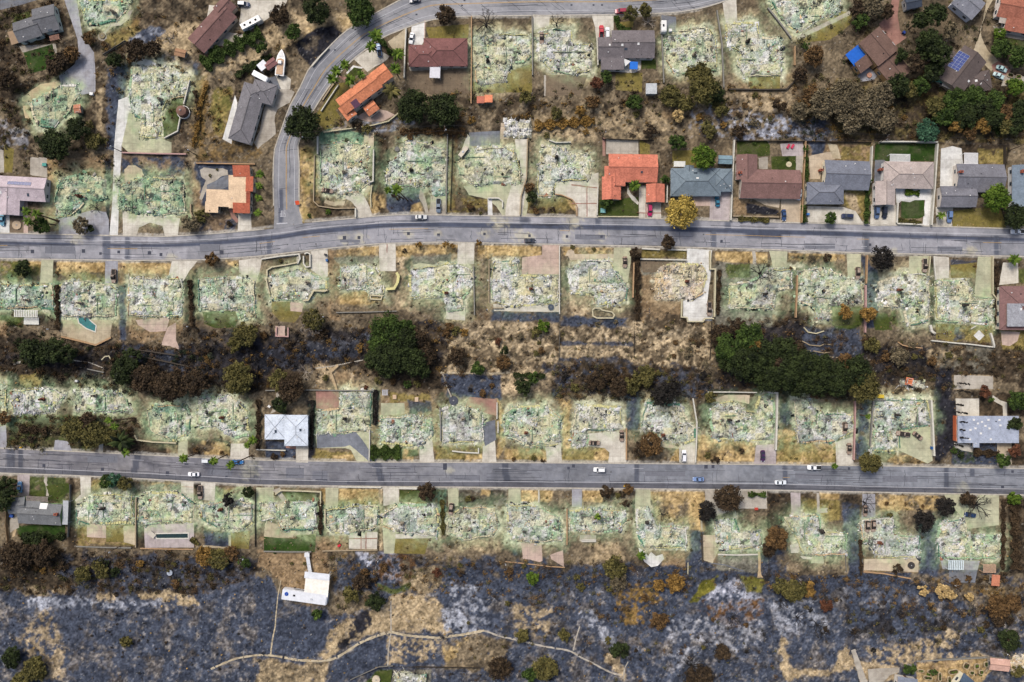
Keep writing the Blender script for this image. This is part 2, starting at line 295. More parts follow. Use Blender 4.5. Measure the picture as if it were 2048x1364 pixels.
PAINT = '''
dark 30 40 1 0|-300,-300 620,-300 600,100 520,280 400,330 -300,300
brown 20 20 .8 .5|-300,-300 620,-300 600,100 520,280 400,330 -300,300
char 30 30 1 0|-400,1160 120,1150 300,1140 500,1125 560,1200 660,1210 700,1115 1100,1130 1400,1115 1700,1120 2060,1150 2500,1140 2500,1800 -400,1800
brown 24 20 .3 .58|-400,1190 2500,1190 2500,1420 -400,1420
dark 24 20 .45 .64|-400,1110 2500,1110 2500,1420 -400,1420
ash 14 20 .4 .7|-400,1180 2500,1170 2500,1420 -400,1420
tan 10 14 .5 .88|-400,1210 2500,1190 2500,1420 -400,1420
dark 20 20 1 0|-60,640 120,690 370,690 560,670 900,640 960,700 960,760 860,790 760,760 630,730 510,800 380,790 -60,760
dark 20 20 1 0|1420,640 1600,630 1760,680 2120,690 2120,765 1900,765 1760,795 1420,795
brown 14 20 .9 0|560,250 780,230 930,170 1330,150 1480,170 1600,165 1700,260 1740,285 1470,282 1200,282 900,270 760,290
dark 12 14 .9 .5|560,250 780,230 930,185 1330,170 1480,180 1740,175 2100,175 2100,285 1470,282 900,270
dark 14 14 .9 0|1590,170 2110,150 2110,285 1740,285 1660,275 1600,240
oliv 10 14 .5 .55|1590,170 2110,150 2110,285 1740,285 1660,275
char 12 12 .9 0|500,690 620,690 740,670 735,700 600,735 520,740
ash 8 10 .8 .5|600,690 740,675 738,694 640,702
black 14 12 .9 .2|240,690 520,690 600,700 560,735 500,770 380,770 260,730
black 14 12 .8 .42|380,655 740,650 740,745 600,740 400,700
black 12 12 .8 .45|840,640 960,655 960,690 870,720 840,700
black 14 12 .85 .35|1100,735 1425,745 1425,800 1110,795
black 14 14 .8 .42|1420,645 1600,640 1760,690 1900,700 1880,760 1430,790
black 12 12 .8 .45|0,700 240,690 250,760 0,745
char 8 8 .8 .2|250,693 372,700 385,742 260,722
sand 14 14 1 .16|930,655 1120,640 1116,760 1025,795 960,750 895,745 890,690
sand 14 14 1 .26|1120,645 1420,640 1432,720 1400,755 1120,720
dark 8 8 .8 .55|930,655 1420,640 1432,750 895,745
char 4 3 .9 0|1118,683 1265,686 1265,691 1118,689
char 4 4 .9 0|1118,715 1262,719 1262,728 1118,722
char 4 3 .8 0|1120,642 1135,640 1160,648 1120,652
dark 14 12 1 0|1095,728 1260,724 1420,745 1425,800 1260,804 1112,792
char 10 12 .8 .5|1095,728 1260,724 1420,745 1425,800 1260,804 1112,792
char 5 4 1 .2|884,750 1000,750 1002,798 895,800
dirt 10 10 .9 .4|628,728 745,728 748,782 630,782
sand 8 6 .8 .4|632,735 675,728 672,780 632,780
sand 6 8 .9 .5|690,740 742,730 735,760 700,762
char 6 6 .9 .3|1605,650 1722,652 1725,722 1605,722
greyg 8 8 .7 .5|1860,690 1990,694 1985,740 1870,738
tan 8 8 .8 .5|1855,695 1925,700 1900,730 1860,725
black 8 8 1 .1|1876,738 1906,735 1910,900 1872,925 1866,800
char 6 6 1 .15|1711,820 1742,800 1744,905 1720,925 1708,900
dark 6 6 .9 0|1552,790 1590,785 1588,850 1560,860
char 6 6 .9 .3|1555,810 1588,800 1588,850 1560,850
tan 12 12 .9 .35|1066,228 1120,225 1192,240 1196,284 1066,284
tan 10 10 .8 .45|1195,215 1330,220 1330,275 1200,278
sand 12 10 .8 .4|1470,165 1592,160 1596,225 1480,228
dirt 8 8 .8 .3|1328,214 1470,222 1476,236 1330,232
ashw 8 10 .9 .55|1452,232 1600,236 1640,272 1470,282
char 8 10 .9 .35|1590,232 1650,240 1668,285 1560,278
ash 8 8 .8 .6|1380,200 1600,235 1670,280 1370,270
dirt 8 8 .8 .3|1470,150 1600,140 1600,190 1475,185
ash 6 8 .7 .5|640,255 820,232 830,250 775,262
tan 14 12 1 0|500,75 560,42 640,22 690,28 722,42 700,66 660,50 600,75 560,97 430,160 402,150 440,118
straw 8 6 .5 .5|560,97 640,30 720,42 690,60 600,80
black 4 3 1 0|590,90 628,60 668,49 686,68 622,132 600,110
brown 4 4 .5 .55|600,85 668,55 680,68 625,120
tan 8 8 1 0|300,78 372,38 402,52 380,106 352,100 296,98
char 6 6 1 .1|258,72 300,50 330,62 300,88 262,84
ash 5 5 .8 .6|258,72 300,50 330,62 300,88 262,84
char 6 6 1 0|216,140 250,125 262,133 248,200 240,260 232,300 214,300
char 5 4 .9 0|320,100 400,128 395,152 330,128
tan 4 4 .8 .3|190,180 205,175 206,262 192,262
gold 6 6 .8 .3|392,165 420,150 408,280 390,295
brown 6 6 1 0|420,150 470,140 470,300 412,300
oliv 6 6 1 .2|424,180 466,178 456,262 434,278 421,250
lawn 8 8 .6 .5|424,180 466,178 456,262 434,278
gold 8 8 .6 .4|380,250 520,280 520,320 380,330
oliv 5 5 .9 .2|208,78 275,30 282,60 225,98
redb 6 6 .6 .5|225,40 282,25 282,60 240,70
lawn 3 3 .9 0|30,32 58,22 60,32 22,52
dark 6 6 1 0|0,20 30,22 12,80 20,150 60,175 0,200
ash 6 6 .6 .5|0,240 60,260 60,300 0,290
LOTS
dirt 6 4 1 0|95,310 118,318 118,470 92,470
straw 6 5 .6 .5|95,310 118,318 112,470 96,470
dirt 8 6 1 0|118,318 214,310 212,362 118,352
black 4 3 1 0|209,318 224,318 220,470 210,470
char 8 6 1 .1|243,312 370,312 372,350 290,352 243,345
dirt 6 5 .8 .45|243,312 370,312 372,350 290,352
brown 5 4 1 0|371,290 395,300 386,460 370,450
char 6 5 1 0|388,325 480,325 470,410 392,410
dirt 5 5 1 .2|386,340 402,390 402,440 384,440
char 6 5 1 .2|402,425 480,432 474,462 400,465
dirt 5 4 .8 .5|402,425 480,432 474,462 400,465
straw 6 6 .9 .25|598,300 632,285 636,370 640,425 606,440 598,420
oliv 6 6 .8 .5|598,300 632,285 640,425 606,440
dark 5 4 .9 .3|618,370 660,410 700,425 640,438 618,425
teal 6 5 .9 .2|636,262 730,264 730,295 640,295
dark 8 6 1 0|745,270 778,270 776,360 770,432 742,430
straw 5 5 .8 .4|738,385 772,385 770,432 745,432
char 6 5 1 .3|772,372 842,375 842,432 775,432
straw 4 3 1 0|822,410 840,404 846,428 820,430
redb 6 5 .9 0|896,262 916,262 914,420 894,420
dark 5 4 .9 .3|917,375 975,385 985,432 896,432
oliv 5 4 .8 .4|890,395 985,395 985,432 890,432
brown 6 5 1 0|1057,275 1080,275 1076,430 1056,430
dark 5 4 1 .2|1052,395 1145,395 1152,432 1046,432
oliv 5 4 .8 .5|1052,395 1145,395 1152,432 1046,432
straw 4 3 .9 .2|1135,395 1150,410 1153,425 1140,415
dark 6 5 .7 .3|1320,300 1345,300 1345,400 1330,400
dirt 4 3 1 0|1468,396 1500,396 1500,432 1468,432
black 3 2 1 0|1492,405 1530,412 1558,420 1558,430 1492,428
dirt 4 4 1 0|1617,285 1745,285 1742,322 1650,325 1617,360
char 5 4 1 .1|1618,285 1648,285 1648,310 1622,315
oliv 4 4 .9 .3|1680,290 1742,290 1742,322 1680,322
oliv 4 3 1 0|1687,382 1735,382 1732,440 1715,430 1690,410
sand 3 2 1 0|1690,385 1712,390 1722,425 1715,430 1700,415
dark 4 4 1 0|1878,286 2018,286 2016,328 1925,328 1922,300
oliv 4 4 1 .2|1955,298 2010,298 2008,328 1956,328
dark 8 8 .9 0|1990,405 2060,405 2060,455 2005,455
dark 6 5 1 0|104,520 122,525 118,660 104,660
dirt 5 5 1 .2|236,520 252,522 250,600 240,690 234,690
char 5 4 1 .1|236,570 252,570 252,680 238,680
dark 5 5 1 0|368,545 400,535 398,660 368,660
dirt 5 5 .8 .45|372,540 400,530 398,650 378,650
brown 5 4 1 .1|512,518 534,518 530,650 512,650
dirt 5 4 1 .1|656,496 682,500 680,640 656,640
sand 5 4 1 .1|793,490 822,500 820,620 793,620
dark 4 4 .8 .55|793,490 822,500 820,620 793,620
brown 5 4 1 .1|949,486 982,500 978,640 950,640
redb 4 4 .6 .5|949,486 982,500 978,640 950,640
brown 4 3 1 .1|1119,520 1136,520 1136,630 1119,630
dark 5 5 1 .1|1262,500 1284,505 1290,640 1262,640
dirt 5 5 .9 .3|1284,525 1312,530 1312,605 1284,640
dirt 5 4 .9 .1|1280,600 1366,602 1366,640 1285,640
greyg 5 4 1 .1|1430,520 1460,525 1455,640 1430,640
dark 4 4 .7 .4|1430,520 1460,525 1455,640 1430,640
dark 5 4 1 .1|1583,540 1598,540 1598,640 1582,640
char 5 4 1 .1|1724,510 1757,545 1756,655 1728,655
dark 4 4 1 .1|1858,515 1872,520 1872,650 1858,650
dark 4 4 1 .1|1987,515 2006,520 2004,680 1988,680
straw 4 4 1 .12|48,520 83,522 82,534 48,534
oliv 5 5 1 .3|0,520 48,520 80,534 78,565 0,560
lawn 5 5 .8 .4|0,520 40,525 78,540 78,560 0,555
straw 4 4 1 .12|116,522 210,524 210,548 150,545 116,548
oliv 4 4 .9 .2|125,548 210,545 208,562 135,560
straw 4 4 1 .1|242,524 343,526 340,550 248,548
dirt 4 4 1 0|258,549 335,549 335,560 258,560
brown 4 4 1 .1|400,528 440,520 485,520 478,545 420,560 398,555
straw 3 3 1 .1|452,521 478,521 475,532 455,531
straw 4 4 1 .15|672,494 757,490 757,512 672,514
brown 4 4 .7 .5|660,494 757,490 757,512 668,520
greyg 4 4 .9 .2|665,515 757,510 757,530 680,532
straw 4 4 1 .25|796,488 915,488 914,508 796,512
dark 4 4 .7 .55|796,488 915,488 914,510 796,512
greyg 4 3 1 0|825,512 905,508 905,530 835,540 824,536
straw 3 3 1 .06|956,490 1083,492 1083,512 985,512 956,518
brown 4 4 .8 .4|950,505 1000,510 990,560 950,600
straw 4 4 1 .25|1124,492 1226,494 1226,514 1126,512
brown 4 4 .7 .55|1124,492 1226,494 1226,514 1126,512
oliv 3 3 1 0|1285,500 1372,501 1372,515 1285,514
greyg 4 3 1 0|1282,520 1335,520 1335,545 1285,550
straw 3 3 1 .1|1430,502 1536,504 1536,528 1430,522
greyg 4 4 1 .1|1430,525 1545,530 1530,560 1455,568 1432,560
lawn 3 2 .9 0|1453,528 1500,527 1500,555 1458,558 1450,545
straw 4 4 1 .3|1578,506 1690,508 1690,522 1578,520
dark 5 5 .9 .45|1578,510 1690,512 1690,548 1578,545
straw 3 3 1 0|1650,506 1675,506 1672,522 1650,520
char 4 3 .8 .2|1900,518 1954,520 1952,535 1900,538
oliv 3 3 1 .1|1902,535 1954,530 1950,555 1902,555
dark 6 6 1 0|2000,525 2010,525 2000,600 1990,600
lawn 5 4 .9 0|2036,540 2100,540 2100,570 2040,568
lawn 5 4 1 .1|0,630 50,632 45,655 0,648
dirt 5 4 1 0|-30,640 20,645 15,670 -30,680
dirt 6 6 1 .15|255,632 365,632 370,660 330,690 262,680
brown 5 5 .8 .5|285,650 365,655 372,700 300,700
oliv 3 2 1 0|544,604 580,603 605,625 590,645 560,642 545,625
straw 5 4 1 .1|675,590 735,582 770,600 720,615 676,612
brown 5 4 .8 .3|660,605 795,610 795,630 660,632
brown 5 4 1 .1|822,596 890,598 892,625 822,625
sand 4 3 1 0|1138,585 1182,590 1182,622 1160,638 1138,630
dirt 5 5 1 .2|985,606 1120,606 1118,625 985,625
char 6 5 1 .2|985,622 1120,624 1120,645 985,640
char 6 5 1 .2|1125,632 1260,636 1255,655 1125,650
dark 6 6 .9 .3|1290,625 1370,628 1370,660 1290,660
greyg 5 4 1 .1|1430,612 1550,615 1540,650 1432,650
lawn 5 4 1 .2|1661,612 1725,612 1722,655 1670,655
lawn 5 4 .9 .3|1756,628 1790,620 1800,655 1760,665
brown 6 5 .9 .3|1790,655 1870,660 1860,690 1780,690
char 4 4 1 0|1908,650 1932,650 1932,675 1908,672
oliv 4 3 1 0|1872,648 1985,650 1985,685 1872,680
char 4 4 .8 .3|1910,655 1932,655 1932,680 1910,680
oliv 5 4 1 .2|2000,660 2060,660 2060,700 2005,700
dark 6 5 1 0|15,720 105,735 140,770 15,780
oliv 4 3 1 0|38,748 84,750 82,772 55,776 40,768
grn 8 8 1 .2|15,830 130,828 220,860 180,905 110,900 15,890
dark 6 5 .7 .45|15,830 275,838 290,905 15,895
brown 5 4 1 .1|265,780 300,770 300,880 268,880
dark 5 4 1 .1|268,880 360,885 355,915 265,910
dirt 4 4 .9 .3|330,885 358,890 358,912 330,912
dark 5 4 1 .1|376,880 460,880 460,915 378,912
straw 4 4 .8 .35|405,885 455,888 458,915 410,912
brown 4 4 1 .1|498,790 530,780 530,925 500,922
char 5 4 1 .1|530,880 592,885 592,922 530,920
black 4 3 1 .1|612,800 634,800 634,920 616,920
oliv 5 4 1 .2|632,898 712,905 715,924 620,924
straw 3 3 1 .1|664,908 705,910 705,922 664,921
black 4 3 1 .1|742,780 760,780 758,850 742,850
dirt 4 4 1 .1|742,850 762,850 762,922 740,922
grn 3 3 1 .05|738,897 812,894 812,922 738,922
straw 3 3 1 0|806,898 830,895 825,922 806,922
grn 3 3 .9 .2|815,898 838,895 838,912 815,912
dirt 4 4 1 .1|864,800 884,810 884,910 866,910
oliv 4 4 1 .2|867,892 964,892 964,922 870,922
straw 3 3 .9 .1|930,908 964,908 964,922 930,922
dirt 4 4 .9 0|762,788 865,790 865,832 762,832
oliv 4 3 1 0|780,785 860,790 862,800 780,806
char 4 4 .9 .25|815,800 862,803 862,820 815,830
straw 4 4 1 .15|993,800 1010,820 1010,890 994,922
straw 4 4 1 .1|1010,895 1094,898 1094,924 1008,924
oliv 4 4 .8 .5|1010,888 1094,892 1094,924 1008,924
straw 4 4 1 .15|1120,800 1142,800 1140,900 1124,922
oliv 4 4 1 .2|1124,897 1216,898 1218,924 1124,924
straw 3 3 1 0|1190,904 1212,900 1218,915 1205,924 1190,920
char 5 4 1 .1|1253,790 1283,795 1280,860 1254,860
brown 4 4 1 .2|1254,860 1280,865 1285,920 1254,920
straw 4 3 1 .1|1327,898 1360,895 1360,924 1330,924
brown 5 4 1 .1|1280,885 1350,890 1340,924 1270,924
dark 5 4 1 .1|1392,800 1422,800 1420,860 1394,860
straw 4 4 1 .15|1394,870 1422,870 1512,885 1508,926 1394,926
dark 5 5 .7 .5|1400,885 1512,888 1508,915 1400,920
straw 4 4 1 .15|1554,860 1590,860 1672,890 1672,930 1554,930
oliv 4 4 .9 .3|1554,875 1590,870 1672,895 1672,930 1554,930
straw 4 4 1 .2|1746,905 1850,912 1846,932 1746,932
dark 4 4 .8 .4|1746,895 1855,905 1846,928 1746,930
char 5 4 1 .2|1906,890 2000,890 1996,930 1900,930
grn 4 4 .7 .4|1906,905 1950,900 1950,925 1906,925
dark 5 4 1 0|2023,880 2070,880 2070,930 2023,930
dark 6 5 1 .1|1915,785 2060,785 2060,832 1958,832 1958,797
sand 3 2 1 0|1908,750 1986,752 1986,778 1908,778
grn 5 4 1 .2|60,950 135,955 140,1005 60,1005
lawn 4 3 1 .1|95,978 135,965 140,990 100,1000
dark 5 4 1 .1|134,950 154,955 152,1100 134,1100
brown 4 4 .9 .1|146,955 162,955 162,1000 150,1010
lawn 4 3 1 .1|32,1052 130,1048 130,1075 40,1072
oliv 4 4 1 .2|182,958 200,958 200,985 182,985
dark 4 4 1 .1|264,960 278,985 276,1095 264,1095
straw 3 3 .9 .1|300,965 360,966 360,978 305,976
greyg 5 4 .9 .2|276,970 362,968 362,995 280,1000
dark 3 3 1 .1|388,965 402,968 402,1000 388,1000
mint 5 5 .6 .2|432,975 505,975 505,1002 432,1000
oliv 4 4 .8 .4|435,972 512,972 512,992 435,995
dark 3 3 1 .1|632,985 650,985 650,1080 634,1080
lawn 3 2 1 .1|560,985 628,984 628,1002 575,1004
straw 3 2 1 0|640,976 652,976 652,1010 640,1005
oliv 4 4 1 .05|678,976 762,976 758,1010 676,1012
straw 4 4 .9 .2|678,976 762,976 758,1000 676,1000
tan 2 2 1 0|758,975 765,975 765,1100 759,1100
oliv 4 4 1 .05|799,978 890,978 880,1005 798,1005
straw 3 3 1 .05|800,979 830,979 828,1002 800,1000
teal 5 4 .7 .2|872,975 895,976 895,1020 878,1030
greyg 5 4 1 .1|917,975 1017,976 1015,1010 917,1012
dark 5 4 .8 .45|880,980 1017,978 1015,1012 895,1020
straw 3 3 .9 .2|960,976 980,976 978,992 960,992
straw 3 3 1 0|1043,980 1077,980 1077,1003 1043,1003
straw 4 3 1 .05|1080,980 1113,980 1113,1005 1080,1005
brown 5 5 1 .2|1108,978 1146,978 1144,1012 1090,1030
straw 3 3 1 .05|1166,980 1205,980 1205,1004 1166,1004
brown 5 5 1 .2|1200,978 1272,978 1270,1030 1240,1020
straw 4 4 .9 .15|1302,978 1410,980 1405,1000 1302,996
brown 5 5 1 .25|1302,985 1380,990 1378,1050 1315,1045
straw 5 5 .8 .45|1302,985 1410,985 1405,1050 1315,1045
char 5 4 1 .05|1380,1060 1405,1060 1405,1160 1376,1160
straw 4 4 .9 .2|1378,990 1412,990 1408,1060 1378,1060
dark 4 4 1 .1|1536,980 1582,985 1580,1035 1536,1060
straw 3 3 1 .05|1640,983 1680,985 1680,1000 1640,998
oliv 3 3 1 .05|1604,995 1682,1000 1682,1042 1650,1045 1640,1028 1610,1025
dark 4 4 .8 .3|1603,985 1636,985 1632,1000 1606,1000
char 5 4 1 .05|1682,1003 1720,1010 1722,1180 1694,1180
dark 5 5 .9 .3|1680,985 1726,988 1722,1020 1682,1010
brown 5 5 1 .1|1752,988 1890,990 1885,1040 1752,1035
straw 4 4 1 .3|1752,988 1880,990 1880,1020 1760,1020
straw 3 3 1 0|1778,990 1800,990 1798,1008 1780,1008
char 6 6 1 .1|1836,1040 1884,1045 1880,1180 1840,1180
black 8 6 .9 0|1828,1030 1866,1030 1862,1062 1834,1062
brown 4 4 1 .1|2001,990 2018,990 2016,1150 2001,1150
dark 4 4 1 .1|2016,1000 2070,1000 2070,1150 2016,1150
straw 5 4 .7 .3|1893,988 1925,990 1930,1015 1910,1015
dirt 4 3 1 0|520,1075 695,1072 695,1102 640,1102 634,1082 520,1078
oliv 3 3 1 .1|155,1050 268,1048 268,1090 155,1090
dirt 5 4 .8 .4|155,1060 200,1060 268,1085 155,1092
dark 4 4 1 .1|278,1050 392,1050 390,1095 278,1095
char 4 3 1 0|408,1062 460,1065 460,1095 408,1092
oliv 3 3 1 0|790,1078 850,1078 850,1107 788,1105
brown 5 4 1 .1|850,1072 1000,1075 1000,1105 850,1108
dark 5 4 .8 .4|884,1068 900,1070 905,1105 884,1105
tan 6 6 .8 .35|905,1075 1000,1085 1000,1105 905,1105
brown 6 6 1 .1|1135,1068 1275,1068 1272,1120 1135,1130
tan 6 6 .9 .35|1180,1080 1235,1085 1250,1125 1180,1120
dirt 5 4 1 .1|1320,1100 1372,1100 1370,1132 1325,1130
greyg 4 4 1 .1|1434,1105 1520,1105 1522,1150 1430,1140
dirt 4 4 1 .1|1405,1092 1438,1095 1432,1125 1408,1122
brown 6 6 1 .1|1572,1108 1700,1112 1695,1150 1572,1150
dirt 4 4 1 .1|1728,1112 1838,1118 1835,1145 1728,1145
char 5 4 1 .1|1898,1138 1955,1140 1950,1165 1898,1165
dark 10 14 1 .12|-60,1100 150,1105 430,1110 520,1140 420,1185 270,1195 -60,1185
char 12 12 .8 .45|100,1110 430,1110 500,1140 420,1185 150,1190
tan 8 8 .6 .5|20,1172 140,1182 145,1196 20,1190
tan 5 6 1 .35|275,1185 345,1182 402,1203 398,1214 330,1203 278,1202
tan 5 6 .9 .4|190,1190 230,1192 225,1206 195,1204
ash 4 6 1 .42|50,1200 140,1194 190,1204 180,1222 60,1222
ash 4 6 .9 .5|195,1205 320,1200 320,1220 200,1220
tan 10 10 .8 .45|87,1224 105,1222 108,1254 130,1284 136,1309 125,1362 92,1364 82,1321 50,1309 25,1284 50,1246
char 8 8 .9 .3|105,1210 175,1215 178,1260 150,1300 130,1290
dirt 5 6 1 0|520,1104 648,1106 662,1212 610,1208 570,1185 556,1160 520,1130
dirt 5 5 1 .12|515,1100 655,1104 664,1212 610,1210 570,1190 556,1165 532,1130
char 6 6 1 .1|512,1150 546,1158 562,1192 560,1214 512,1240
tan 8 8 1 .08|785,1192 837,1184 884,1214 880,1244 902,1266 787,1264 737,1269 667,1309 620,1324 640,1304 655,1262 690,1235 740,1222
black 4 4 1 .38|702,1235 736,1215 742,1250 720,1275 690,1302 672,1298 690,1265
brown 8 8 1 .1|655,1190 740,1180 770,1215 700,1232 660,1235
brown 8 8 1 .2|800,1140 880,1130 890,1170 840,1190 800,1180
tan 8 8 .7 .4|800,1140 880,1130 890,1170 840,1190
char 8 8 1 .1|512,1240 650,1225 655,1300 610,1318 540,1315 512,1300
char 8 8 1 .1|660,1330 690,1305 780,1270 880,1278 878,1325 790,1345 720,1350 662,1364
tan 6 8 .9 .5|770,1275 880,1282 870,1320 770,1330
brown 8 8 1 .15|512,1322 655,1328 655,1400 512,1400
tan 6 6 .7 .5|512,1322 655,1328 655,1400 512,1400
brown 8 8 1 .2|884,1290 980,1268 1030,1285 980,1345 884,1345
straw 5 6 .9 .45|884,1285 930,1280 900,1330 884,1330
ashw 4 5 1 .42|712,1104 790,1108 806,1140 802,1162 762,1156 735,1130
redb 4 5 1 .45|755,1110 830,1112 825,1160 770,1172 740,1135
grn 3 3 1 .1|754,1168 790,1178 822,1166 818,1178 788,1190 758,1182
ash 6 8 .9 .52|890,1165 960,1180 985,1260 900,1262
ash 6 8 .9 .45|880,1220 920,1225 925,1268 895,1262
gold 4 5 1 .42|1220,1172 1300,1165 1335,1210 1290,1220 1290,1255 1250,1250
ash 5 6 .9 .45|1160,1228 1180,1215 1235,1280 1225,1305
ashw 8 8 .85 .42|1409,1203 1429,1179 1474,1161 1499,1181 1528,1203 1514,1226 1454,1231 1414,1211
redb 3 5 1 .48|1400,1200 1530,1200 1530,1230 1468,1262 1400,1222
moss 4 4 1 .1|1381,1206 1406,1166 1436,1154 1428,1178 1406,1196 1399,1208
moss 4 4 .9 .3|1480,1150 1530,1160 1525,1188 1495,1185
ash 10 10 .6 .54|1330,1230 1440,1240 1540,1240 1520,1300 1340,1290
ash 8 10 .6 .55|1345,1300 1400,1290 1400,1345 1340,1340
sand 5 6 1 .25|1205,1310 1235,1308 1258,1350 1250,1364 1225,1345
tan 6 6 .8 .5|1030,1210 1110,1220 1090,1280 1030,1270
ash 8 8 .8 .5|1536,1205 1640,1200 1660,1260 1560,1275
black 6 8 .9 .52|1690,1210 1870,1220 1900,1270 1780,1275 1700,1250
tan 5 6 1 .1|1563,1268 1574,1290 1588,1339 1661,1343 1696,1289 1711,1321 1706,1348 1620,1352 1585,1364 1570,1364 1558,1301
tan 6 8 .9 .45|1735,1300 1830,1285 1900,1258 1922,1280 1912,1310 1992,1313 1980,1322 1836,1327 1745,1325
sand 4 4 1 .1|1712,1330 1740,1325 1800,1335 1792,1366 1725,1366
dirt 3 3 1 0|1836,1327 1985,1318 1992,1332 1966,1368 1836,1368
straw 3 4 .6 .4|1836,1327 1985,1318 1992,1332 1966,1368 1836,1368
lawn 4 3 1 0|732,1366 757,1341 785,1339 780,1368
greyg 6 6 1 .2|785,1340 860,1342 870,1400 780,1400
brown 8 8 .8 .3|1820,1150 2070,1150 2070,1240 1960,1220 1900,1190
gold 6 6 .6 .5|1880,1160 2070,1180 2070,1230
'''
def lot_dust():
    for r in RUINS:
        if r['row'] == 'W': continue
        pts = r['pts']; cx = sum(p[0] for p in pts) / len(pts); cy = sum(p[1] for p in pts) / len(pts)
        paint('tan', [(cx + (x - cx) * 1.14, cy + (y - cy) * (1.5 if r['row'] != 'E' else 1.25)) for x, y in pts], 14, 8, .75, .32)
        paint('dust', [(cx + (x - cx) * 1.13, cy + (y - cy) * 1.22) for x, y in pts], 12, 7, .95, 0)
for ln in PAINT.strip().splitlines():
    if ln == 'LOTS': lot_dust(); continue
    h, p = ln.split('|'); k, so_, na, op, pa = h.split()
    paint(k, P(p), float(so_), float(na), float(op), float(pa))
for q in ('-420,463 0,463 220,468 330,470 430,464 512,457 545,453', '612,442 712,433 762,428 812,426 1024,429 1274,433 1536,441 1786,447 2048,455 2480,468', '-420,517 0,519 250,523 400,522 512,515 652,499 762,489 887,486 1024,489 1274,494 1536,501 1736,508 2048,515 2480,527', '-420,882 0,893 175,901 275,906 512,917 750,921 1024,922 1536,926 1786,929 2048,934 2480,942', '-420,937 0,948 150,953 275,959 512,972 762,975 1024,977 1536,982 1786,987 2048,992 2480,1001', '603,440 595,420 594,380 595,330 591,287 622,222 644,187 671,150 704,114 759,72 812,52 850,39 890,31 937,35 1024,34 1236,32 1349,28 1399,20'):
    paint('conc', P(q), 3, 1, .7, .25, 2.5)
# pale dusty ground and the pink-to-green retardant mist that was sprayed over every burnt lot
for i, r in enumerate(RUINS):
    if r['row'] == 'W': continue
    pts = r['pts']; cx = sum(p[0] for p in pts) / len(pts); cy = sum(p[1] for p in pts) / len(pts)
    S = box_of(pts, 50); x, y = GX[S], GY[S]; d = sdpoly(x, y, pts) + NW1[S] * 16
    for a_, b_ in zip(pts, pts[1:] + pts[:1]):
        if (a_[1] + b_[1]) / 2 > cy + 8 or i % 3 == 0: paint('char', [a_, b_], 4, 2.5, .6, .42, 1.8)  # charred fringe that also paints in a shadow-like dark edge, mostly on lower sides
    g = r['st'][0]; SPRAY[S] = np.maximum(SPRAY[S], g * sstep(34, -2, d) * (.4 + .6 * sstep(.3, .62, .4 * NP[S] + .6 * NP2[S])))
SPRAY = np.clip(SPRAY, 0, 1)
t = np.clip(.6 * NM + .4 * NS, 0, 1)
G = G * (1 - .72 * SPRAY[..., None]) + palcol('mint', t) * (.72 * SPRAY[..., None])
G = G * (.76 + .48 * NF)[..., None] * (.85 + .3 * NS)[..., None]
# specks of pale litter and black char all over
sp = _hash(np.floor(GX / 2), np.floor(GY / 2), 91)
G[sp > .992] = G[sp > .992] * .65 + A(190, 186, 176) * .35
G[sp < .03] *= .55
far = (np.abs(GX - 1024) > 1200) | (np.abs(GY - 682) > 860)
wild = np.zeros_like(GX)
for p in ('-400,1150 520,1130 520,1230 660,1215 700,1120 1400,1120 2060,1160 2500,1150 2500,1800 -400,1800', '0,700 500,700 950,660 1420,650 1420,790 500,790 0,760', '1420,660 1740,690 1740,780 1420,780'):
    pts = P(p); S = box_of(pts, 10); wild[S] = np.maximum(wild[S], sstep(0, -30, sdpoly(GX[S], GY[S], pts)))
GZ = wild * (-.05 - 1.1 * (1 - fbm(GX, GY, 60, 71, 4)) - .35 * (1 - fbm(GX, GY, 9, 72, 2)))
GZ[far] = -.3
def samp(F, px, py):
    px = np.asarray(px, float); py = np.asarray(py, float)
    j = np.clip(np.searchsorted(gx, px) - 1, 0, len(gx) - 2); i = np.clip(np.searchsorted(gy, py) - 1, 0, len(gy) - 2)
    fx = (px - gx[j]) / (gx[j + 1] - gx[j]); fy = (py - gy[i]) / (gy[i + 1] - gy[i])
    if F.ndim == 3: fx = fx[..., None]; fy = fy[..., None]
    return (F[i, j] * (1 - fx) + F[i, j + 1] * fx) * (1 - fy) + (F[i + 1, j] * (1 - fx) + F[i + 1, j + 1] * fx) * fy
def gz(px, py): return float(samp(GZ, px, py))
ny, nx = GX.shape
V = np.stack([(GX - 1024) * .2, (682 - GY) * .2, GZ], -1).reshape(-1, 3)
idx = np.arange(ny * nx).reshape(ny, nx)
F = np.stack([idx[1:, :-1], idx[1:, 1:], idx[:-1, 1:], idx[:-1, :-1]], -1).reshape(-1, 4)
GROUND = tintmat('scorched_ground', .95, .3, 1.3, 6.0, .5, .06, .2)
tag(mesh_np('ground', V, F, GROUND, None, G.reshape(-1, 3)), kind='structure')
